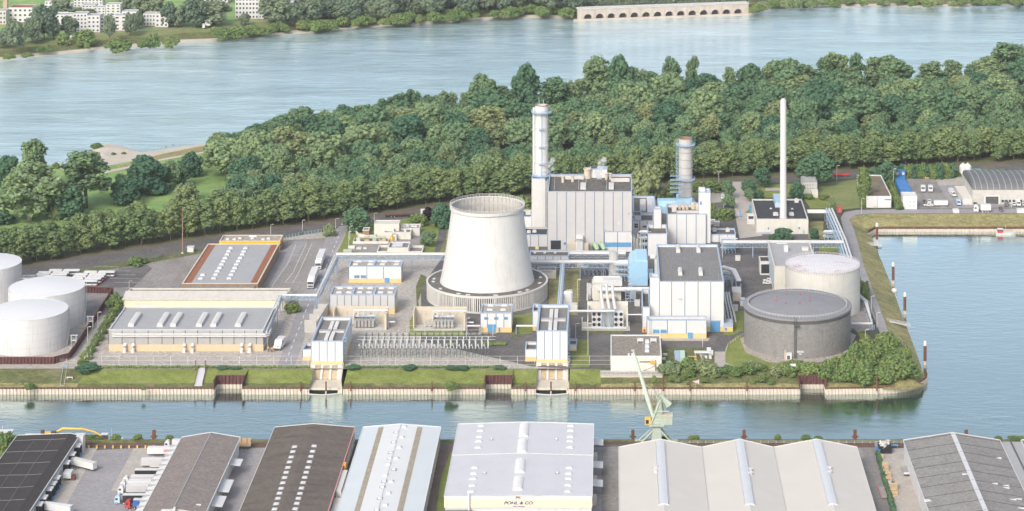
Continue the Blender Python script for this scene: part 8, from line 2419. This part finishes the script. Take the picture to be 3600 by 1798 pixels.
VL = [(3246,679,84, 'van', 'white_paint',1.5, 'white caravan parked in the car park, left of two'),(3272,679,84, 'van', 'white_paint',1.5, 'white caravan parked in the car park, right of two'),(3352,686,100, 'van', 'white_paint',1.3, 'white van parked left of the garage, upper of two'),(3357,695,100, 'van', 'white_paint',1.3, 'white van parked left of the garage, lower of two'),
      (3268,718,85, 'car', 'white_paint',1.3, 'white car beside the long white trailer in the car park'),(3250,718,85, 'car', 'dark_grey',1.2, 'dark car beside the white car in the car park'),(3537,729,80, 'van', 'dark_grey',1.2, 'dark pickup van in front of the workshop gate'),(3566,728,85, 'car', 'white_paint',1.3, 'white car near the right edge, left of the white van'),
      (3582,729,85, 'van', 'white_paint',1.3, 'white van near the right edge in front of the workshop windows'),(3601,728,85, 'car', 'pale_grey',1.3, 'silver car at the right edge in front of the workshop'),(3522,747,90, 'van', 'dark_grey',1.0, 'small dark van beside the promenade below the workshop'),(3428,727,80, 'car', 'dark',1.2, 'black car at the corner of the garage'),
      (3372,726,88, 'van', 'pale_cab_blue',1.3, 'pale blue-grey van in front of the garage'),(3251,628,80, 'car', 'dark_grey',1.3, 'small dark tractor at the far end of the car park')]
for u, v, a, k, m, s_, l in VL:
 (van(l, u, v, math.radians(a), s_, m) if k == 'van' else car(l, u, v, math.radians(a), m, s_))
t = trailer('long low white box trailer standing in the front of the car park', P(3283,727),0, 'white_paint', 'white_paint',9)
x, y = P(3448,748)
t = trailer('white rigid lorry with open flatbed below the workshop',(x, y + 1),0, 'white_paint', 'offwhite',5, 'white_paint', None,1.3)
car('small white sports boat-shaped car in the front bay of the car park',3246,727,0, 'offwhite',1.5)
container('white square box at the promenade below the garage',3352,3372,751,740,4, 'white_paint', 'cabinet', 'cabinet'); container('long white box at the right end of the promenade',3577,3625,751,739,4, 'white_paint', 'cabinet', 'cabinet')
container('teal container behind the vaulted workshop',3412,3455,622,606,10, 'teal_paint'); container('red cabinet at the bend of the promenade',2944,2960,750,731,3, 'red_paint', 'cabinet', 'cabinet'); container('blue skip truck body beside the lane gate',2636,2656,745,727,4, 'door_blue', 'skip', 'skip')
for u in (3386,3402):
 t = thing('silo', 'white upright silo behind the vaulted workshop, %s of two' % ('left' if u < 3390 else 'right'), 'silo',(*P(u,621),.1)); MB().lathe([(1.2,0),(2.6,2.4),(2.6,7),(1.4,8.6),(.01,9)], seg=14).build('vessel', 'white_paint', t); MB().cyl((0,0,9),.4,.5,8).build('filler_cap', 'pale_grey', t)
for k in range(15):
 t = thing('gas_bottle', 'gas bottle in the long row at the far side of the car park', 'gas bottle',(*P(3277 + k * 4.3,622),.1), group='gas bottles by the car park'); MB().cyl((0,0,0),.75,3.0,8).build('bottle', 'red_paint' if k % 3 else 'offwhite', t); MB().cyl((0,0,3.0),.45,1.3,8).build('valve_cap', 'white_paint', t)
fk = thing('forklift', 'small yellow forklift at the far end of the car park', 'forklift',(*P(3257,630),.1)); MB().box(-1.2,1.4,-.8,.8,.4,1.6).build('body', 'excavator_yellow', fk); MB().box(-.8,.8,-.7,.7,1.6,3.0).build('cab', 'dark_grey', fk); MB().box(1.5,1.7,-.6,.6,.2,3.4).build('mast', 'mid_grey', fk)
mb = MB()
for (u0, u1, v0, v1, n_) in ((3208,3222,650,660,4),(3217,3233,672,682,4),(3228,3325,690,702,8),(3285,3310,668,680,3),(3300,3385,650,655,9),(3232,3290,632,637,4)):
 for k in range(n_):
  a, b_ = P(u0 + (u1 - u0) * k / n_, v0), P(u0 + (u1 - u0) * k / n_ + (v1 - v0) * .45, v1)
  L = math.hypot(b_[0] - a[0], b_[1] - a[1]); mb.cbox(((a[0] + b_[0]) / 2,(a[1] + b_[1]) / 2,.12),(L,.28,.02), math.atan2(b_[1] - a[1], b_[0] - a[0]))
tag(mb.build('parking_lines', 'white_paint'), kind='structure')
mb = MB()
def line(px, w_=.3, dash=None, z=.155):
 for p, q in zip(px[:-1], px[1:]):
  a, b_ = P(*p), P(*q)
  L = math.hypot(b_[0] - a[0], b_[1] - a[1]); an = math.atan2(b_[1] - a[1], b_[0] - a[0])
  k = int(L / dash) if dash else 1
  for i in range(k):
   f0, f1 = (i / k,(i + (.5 if dash else 1)) / k)
   mb.cbox((a[0] + (b_[0] - a[0]) * (f0 + f1) / 2, a[1] + (b_[1] - a[1]) * (f0 + f1) / 2, z),(L * (f1 - f0), w_,.015), an)
line([(1196,818),(1130,980),(1085,1070),(1000,1285)],.4,10)
for k in range(5): line([(330 + k * 22 - k * k,938 + k * 14),(350 + k * 22 + 90 - 3 * k,940 + k * 14)],.25, None,.13)
for px in (((1040,862),(1010,930),(955,1010)),((1078,855),(1030,960),(1002,994),(1060,994)),((1098,855),(1050,960),(1030,994)),((1003,862),(1015,855),(1040,850))): line(px,.25, None,.13)
line([(995,897),(1105,897)],.4,2.6,.13)
tag(mb.build('road_markings', 'white_paint'), kind='structure')
# ---- lamps and masts
LP = [(344,1170,1099, 'beside the maroon wall, upper of two'),(308,1212,1150, 'beside the maroon wall, lower of two'),(454,1012,988, 'at the bus depot by the cream workshop'),(2942,640,583, 'at the far side of the dry lawn'),(3125,587,555, 'in front of the avenue, right of the dry lawn'),(3141,653,595, 'beside the blue containers'),
      (3029,752,699, 'at the promenade bend'),(2527,664,606, 'right of the grey stack near the avenue'),(2543,766,719, 'right of the white switch house'),(1316,783,750, 'behind the ribbed gas station block'),(1180,804,770, 'at the top of the plant road'),(1230,846,796, 'on the lawn beside the plant road, upper of two'),(1226,864,815, 'on the lawn beside the plant road, lower of two'),
      (1063,814,775, 'in front of the avenue above the depot'),(952,826,790, 'behind the yellow canopy'),(2470,1222,1138, 'in front of the turbine hall'),(2067,1250,1140, 'on the grass right of the right pump house'),(2024,1192,1138, 'behind the right pump house'),(3063,1100,1042, 'on the promenade beside the cream tank'),(3083,1163,1101, 'on the promenade near the white pipe rack'),
      (3042,1218,1160, 'on the grass right of the dark grey tank'),(2030,1075,985, 'on the grass strip behind the white vessels'),(2520,985,936, 'right of the turbine hall roof'),(2546,1040,970, 'beside the bent silver pipes'),(1733,1185,1130, 'in front of the small relay house'),(3555,735,690, 'in front of the vaulted workshop'),(1640,1192,1120, 'at the right end of the fenced pen')]
lp0 = None
for u, vb, vt, l in LP:
 x, y = P(u, vb)
 h = ZT(vt, y)
 if lp0 is None:
  lp0 = t = thing('street_lamp', 'slim grey street lamp ' + l, 'street lamp',(x, y,0),0, 'street lamps of the works')
  MB().tube([(0,0,0),(0,0,10)],[.16,.11],6).build('pole', 'pale_grey', t); MB().bar((0,0,10),(1.1,-.2,10.15),.16).box(.7,1.9,-.35,.1,10.05,10.3).build('lamp_head', 'offwhite', t)
  t.scale = (1,1, h / 10)
 else: dup(lp0,(x, y,0), R.uniform(-.4,.4), 'slim grey street lamp ' + l, scale=(1,1, h / 10))
x, y = P(642,892)
t = thing('radio_mast', 'very tall thin brown mast in front of the avenue, left of the yellow canopy', 'mast',(x, y,0)); h = ZT(728, y); MB().tube([(0,0,0),(0,0, h)],[.42,.2],8).build('pole', 'brown_brick', t); MB().cyl((0,0,0),.9,.8,8).build('foot', 'concrete', t)
for u, vb, vt, l in ((282,1225,1197, 'lower'),(318,1158,1106, 'upper')):
 x, y = P(u - 22 if l == 'lower' else u, vb); t = thing('foam_monitor', 'grey ladder platform with monitor at the maroon wall, %s one' % l, 'platform',(x, y,0)); MB().box(-1.5,1.5,-1.0,1.0,4.2,4.4).box(-1.6,1.6,-1.05,-.95,5.4,5.5).box(-1.6,1.6,.95,1.05,5.4,5.5).build('platform', 'pale_grey', t)
 for a in (-1.3,1.3): MB().box(a - .12, a + .12,-.8,.8,0,6.8).build('leg', 'pale_grey', t)
 MB().box(-2,2,-.3,.3,6.8,7.0).build('top_bar', 'white_paint', t)
t = thing('flatbed_lorry', 'black flatbed lorry with white cab on the access road left of the purple tree', 'lorry',(*P(1430,762),.1), math.radians(10)); MB().box(-14,6,-1.3,1.3,1,1.5).build('bed', 'dark', t); MB().box(-14,6,-1.35,-1.1,1.5,2.2).build('side_board', 'rust', t); MB().box(9,13,-1.4,1.4,.6,4.2).build('cab', 'white_paint', t); wheels(t,[(-10,-1),(-8,-1),(3,-1),(10.5,-1)],.55)
t = thing('flatbed_trailer', 'red flatbed trailer on the avenue road right of the slim cream chimney', 'trailer',(*P(2945,621),.1)); MB().box(-8,8,-1.3,1.3,1,1.5).build('bed', 'red_paint', t); MB().box(-8,8,-1.3,-1.15,1.5,2.2).build('side_board', 'red_paint', t); wheels(t,[(-5,-1),(-3.6,-1),(5,-1)],.5)
for (u, v, s_) in ((2602,765,1),(2640,752,1)):
 t = thing('barrier_gate', 'blue and white barrier gate across the paved lane, %s' % ('left half' if u < 2620 else 'right half'), 'gate',(*P(u, v),.12)); MB().box(-.4,.4,-.4,.4,0,4).build('post', 'door_blue', t)
 for z in (1,2,3): MB().box(-6 if u < 2620 else .4,-.4 if u < 2620 else 7,-.1,.1, z, z + .25).build('rail', 'offwhite', t)
t = thing('site_cabin', 'small grey cabin beside the paved lane, left of the oil house', 'cabin',(*P(2640,790),.12)); MB().box(-2.4,2.4,0,3.4,0,6).build('body', 'pale_grey', t); MB().box(-2.5,2.5,-.1,3.5,6,6.25).build('roof', 'offwhite', t); MB().box(-1.6,1.6,-.06,.05,3.4,5.2).build('window', 'window', t)
for i,(u, v) in enumerate(((2505,790),(2520,796))):
 t = thing('cooler_unit', 'small white cooler rack behind the white switch house, %s' % ('left' if i == 0 else 'right'), 'cooler',(*P(u, v),.1)); MB().box(-1.8,1.8,0,2.4,0,2.8).build('body', 'offwhite', t)
 for k in range(4): MB().box(-1.7 + k * .9,-1.0 + k * .9,-.08,.05,.4,2.4).build('fin', 'mid_grey', t)
t = thing('kiosk', 'small white kiosk beside the railing at the depot entrance', 'kiosk',(*P(669,888),.12)); MB().box(-1.9,1.9,0,3,0,2.8).build('body', 'white_paint', t); MB().box(-2.1,2.1,-.2,3.2,2.8,3.2).build('roof', 'offwhite', t)
# ================================================================== far bank: flats, arcade, old tower
def flats(label, x0, x1, yt, yb, floors, cols, depth=12, basement=True, wall='far_white', xo=0, name='apartment_block', roof='far_roof', win=(.46,.40)):
 """R1 zoom coordinates / 2.86"""
 u0, u1, vt, vb = xo + x0 / 2.86, xo + x1 / 2.86, yt / 2.86, yb / 2.86
 b = B(name, label, u0, u1, vb, vt, depth=depth, z0=.4, wall=wall, roof=roof, trim=None, seam_mat=None, parapet=.4, cat='apartment block')
 fh = b.h / (floors + .35)
 for f in range(floors):
  for c in range(cols):
   cx_ = -b.w / 2 + b.w * (c + .5) / cols
   ww_, wh = b.w / cols * win[0] / 2, fh * win[1] / 2
   z = fh * (f + .75)
   mb = MB().box(cx_ - ww_, cx_ + ww_,-.06,.1, z - wh, z + wh)
   mb.build('window', 'window', b.root)
 if basement: MB().box(-b.w / 2 - .03, b.w / 2 + .03,-.05,.3,0, fh * .3).build('plinth', 'brown_brick', b.root)
 return b
FL = [('white flat-roofed block at the back left among the far flats',450,600,15,120,3,4),('white block with red awning, second row of the far flats',565,710,45,140,3,4),('low white block behind the left front flats',525,705,122,190,2,4),('broad white slab at the back of the far flats',740,1030,-12,80,3,8),
      ('white block in the second row, middle of the far flats',825,960,52,135,3,4),('white block with dark entrance, second row of the far flats',940,1060,75,165,3,3),('tall plain white block at the right of the second row',1065,1210,45,165,4,3),('leftmost white block in the front row of far flats',560,732,148,300,4,4),
      ('white front block with yellow awning among the far flats',734,875,137,335,5,4),('white front block with red awning among the far flats',877,1003,158,338,4,3),('recessed white stair block of the front row',1006,1142,172,325,4,3),('plain white front block with few windows',1145,1277,158,320,4,2),
      ('white block at the right end of the front row of flats',1225,1372,118,300,4,3),('white three-storey block with dark roof, left half of a pair',1440,1562,140,272,3,4),('white three-storey block right half of a pair on brick base',1562,1690,140,285,3,3),('white block hidden behind trees, right of the three-storey pair',1690,1840,130,265,3,2)]
for l, x0, x1, yt, yb, fl_, cl in FL: flats(l, x0, x1, yt, yb, fl_, cl)
flats('tallest white tower block on the far bank',2365,2600,-200,203,9,7,16, win=(.5,.45)); flats('white tower block wing right of the tallest block',2604,2652,-160,203,8,2,14); flats('small white block end showing right of the poplars on the far bank',320,376,14,172,5,2,12, xo=900)
flats('long white hall behind trees at the top edge of the far bank',2020,2290,-25,40,1,6,20)
flats('pale building with rusty roof and dark windows at the far left',85,322,78,238,3,5,18, name='old_factory', roof='orange_gravel'); flats('grey factory wing at the left edge of the far bank',-40,60,110,260,3,3,14, wall='concrete', name='old_factory')
x, y = P(20,82); t = thing('brick_chimney', 'square pale brick chimney tower at the far left edge', 'chimney',(x, y,0)); w_ = 7.5 / F * y; MB().add([(-w_ * 1.1,-w_,0),(w_ * 1.1,-w_,0),(w_ * 1.1, w_,0),(-w_ * 1.1, w_,0),(-w_ * .8,-w_ * .8,42),(w_ * .8,-w_ * .8,42),(w_ * .8, w_ * .8,42),(-w_ * .8, w_ * .8,42)],[(0,1,5,4),(1,2,6,5),(2,3,7,6),(3,0,4,7),(4,5,6,7)]).build('shaft', 'old_brick', t); MB().box(-w_, w_,-w_, w_,42,43).build('cap', 'brown_brick', t)
sign('white diamond warning board on the river path of the far bank',730,98,7,5,5, z=.5, name='river_sign', tilt=False)
for u, v in ((250,142),(716,100),(1197,68),(1654,42)): sign('small white marker post on the far river bank, %s' % {250: 'below the front flats',716: 'left of the diamond board',1197: 'in front of the bushes',1654: 'right part of the belt'}[u], u, v,4.5,2.4,4.2, z=.3, name='marker_post')
def arcade():
 a, b_ = np.array(P(2031,73, WZ)), np.array(P(2632,52, WZ))
 d = b_ - a; L = np.linalg.norm(d); ang = math.atan2(d[1], d[0])
 t = thing('stone_arcade', 'long pale stone river wall with fourteen dark arches on the far bank', 'arcade',(a[0], a[1], WZ), ang)
 H = ZT(34, a[1]) - WZ
 n = 14
 m0, m1 = 4.5,5.0
 bw = (L - m0 - m1) / n
 mb = MB().box(0, m0,0,3,-1, H).box(L - m1, L,0,3,-1, H)
 for k in range(n):
  x0 = m0 + k * bw
  hw = bw * .33; cx_ = x0 + bw / 2; zs = 2.4
  top = zs + hw * .92
  arc = [(cx_ + hw * math.cos(math.pi * (1 - i / 14)), zs + hw * .92 * math.sin(math.pi * i / 14)) for i in range(15)]
  poly = [(x0,-1),(cx_ - hw,-1)] + arc + [(cx_ + hw,-1),(x0 + bw,-1),(x0 + bw, H),(x0, H)]
  up = [(x0, H)] + [(x0, zs)] + arc[:8] + [(cx_, H)]
  mb.add([(x,0, z) for x, z in [(x0,-1),(cx_ - hw,-1),(cx_ - hw, zs),(x0, zs)]],[(0,1,2,3)])
  mb.add([(x,0, z) for x, z in [(cx_ + hw,-1),(x0 + bw,-1),(x0 + bw, zs),(cx_ + hw, zs)]],[(0,1,2,3)])
  for i in range(14):
   p, q = arc[i], arc[i + 1]
   mb.add([(p[0],0, p[1]),(q[0],0, q[1]),(q[0],0, H),(p[0],0, H)],[(0,1,2,3)])
   mb.add([(p[0],0, p[1]),(q[0],0, q[1]),(q[0],6, q[1]),(p[0],6, p[1])],[(0,1,2,3)])
  mb.add([(x0,0, zs),(cx_ - hw,0, zs),(cx_ - hw,0, H),(x0,0, H)],[(0,1,2,3)]); mb.add([(cx_ + hw,0, zs),(x0 + bw,0, zs),(x0 + bw,0, H),(cx_ + hw,0, H)],[(0,1,2,3)])
  mb.add([(cx_ - hw,0,-1),(cx_ - hw,6,-1),(cx_ - hw,6, zs),(cx_ - hw,0, zs)],[(0,1,2,3)]); mb.add([(cx_ + hw,0,-1),(cx_ + hw,6,-1),(cx_ + hw,6, zs),(cx_ + hw,0, zs)],[(0,1,2,3)])
  MB().box(cx_ - hw, cx_ + hw,6.0,6.4,-1, top).build('arch_back', 'dark_grey', t)
  MB().box(x0 - .5, x0 + .5,-.6,-.01,-1, H - .5).build('buttress', 'arcade_stone', t)
 mb.build('wall', 'arcade_stone', t)
 MB().box(-.5, L + .5,-.7,12, H, H + .7).build('coping', 'concrete', t)
 mb = MB()
 for k in range(60): mb.box(k * L / 60 - .15, k * L / 60 + .15,-.4,-.1, H + .7, H + 2.0)
 mb.box(0, L,-.4,-.15, H + 1.9, H + 2.15)
 mb.build('railing', 'pale_grey', t)
 MB().add([(-6,-7,-.9),(L + 6,-7,-.9),(L + 4,.3,1.4),(-4,.3,1.4)],[(0,1,2,3)]).build('stone_footing', 'sand', t)
arcade()
def steam_mat():
 m, nt, out = new_mat('steam')
 vs = nt.nodes.new('ShaderNodeVolumePrincipled')
 vs.inputs['Color'].default_value = (1,1,1,1); vs.inputs['Anisotropy'].default_value = .2
 v = coords(nt)
 f = ramp(nt, noise(nt, v,.55,4,.6),[(.42,(0,0,0)),(.62,(1,1,1))])
 bw = nt.nodes.new('ShaderNodeRGBToBW'); nt.links.new(f, bw.inputs[0])
 mu = nt.nodes.new('ShaderNodeMath'); mu.operation = 'MULTIPLY'; mu.inputs[1].default_value = 0.9
 nt.links.new(bw.outputs[0], mu.inputs[0]); nt.links.new(mu.outputs[0], vs.inputs['Density'])
 nt.links.new(vs.outputs[0], out.inputs['Volume'])
 MATS['steam'] = m
steam_mat()
for (u, v, n_, r_, name_) in ((2106,590,7,2.6, 'a'),(1938,588,5,2.4, 'b')):
 y = bh.y + 20 if u > 2000 else bh.y + 38
 x, z = XU(u, y), ZT(v + (32 if u > 2000 else 14), y)
 mb = MB()
 for k in range(n_):
  cc = np.array((k * .5 - 1 + R.uniform(-1.5,1.5), R.uniform(-1.2,1.2), k * 1.7))
  rr = r_ * R.uniform(.6,1.0)
  mb.add([tuple(cc + p * rr * R.uniform(.9,1.1)) for p in ICO_V],[tuple(f) for f in ICO_F])
 o = mb.build('steam', 'steam', None,(x, y, z)); tag(o, kind='stuff')
# ---- thin summer haze round the whole scene
def haze(density):
 m, nt, out = new_mat('haze')
 v = nt.nodes.new('ShaderNodeVolumePrincipled')
 v.inputs['Color'].default_value = (.92,.96,1.0,1)
 v.inputs['Density'].default_value = density
 v.inputs['Anisotropy'].default_value = 0.0
 nt.links.new(v.outputs[0], out.inputs['Volume'])
 MATS['haze'] = m
 o = MB().box(-6500,6500,-2500,9500,-11,420).build('haze', 'haze')
 tag(o, kind='stuff')
haze(0.000025)
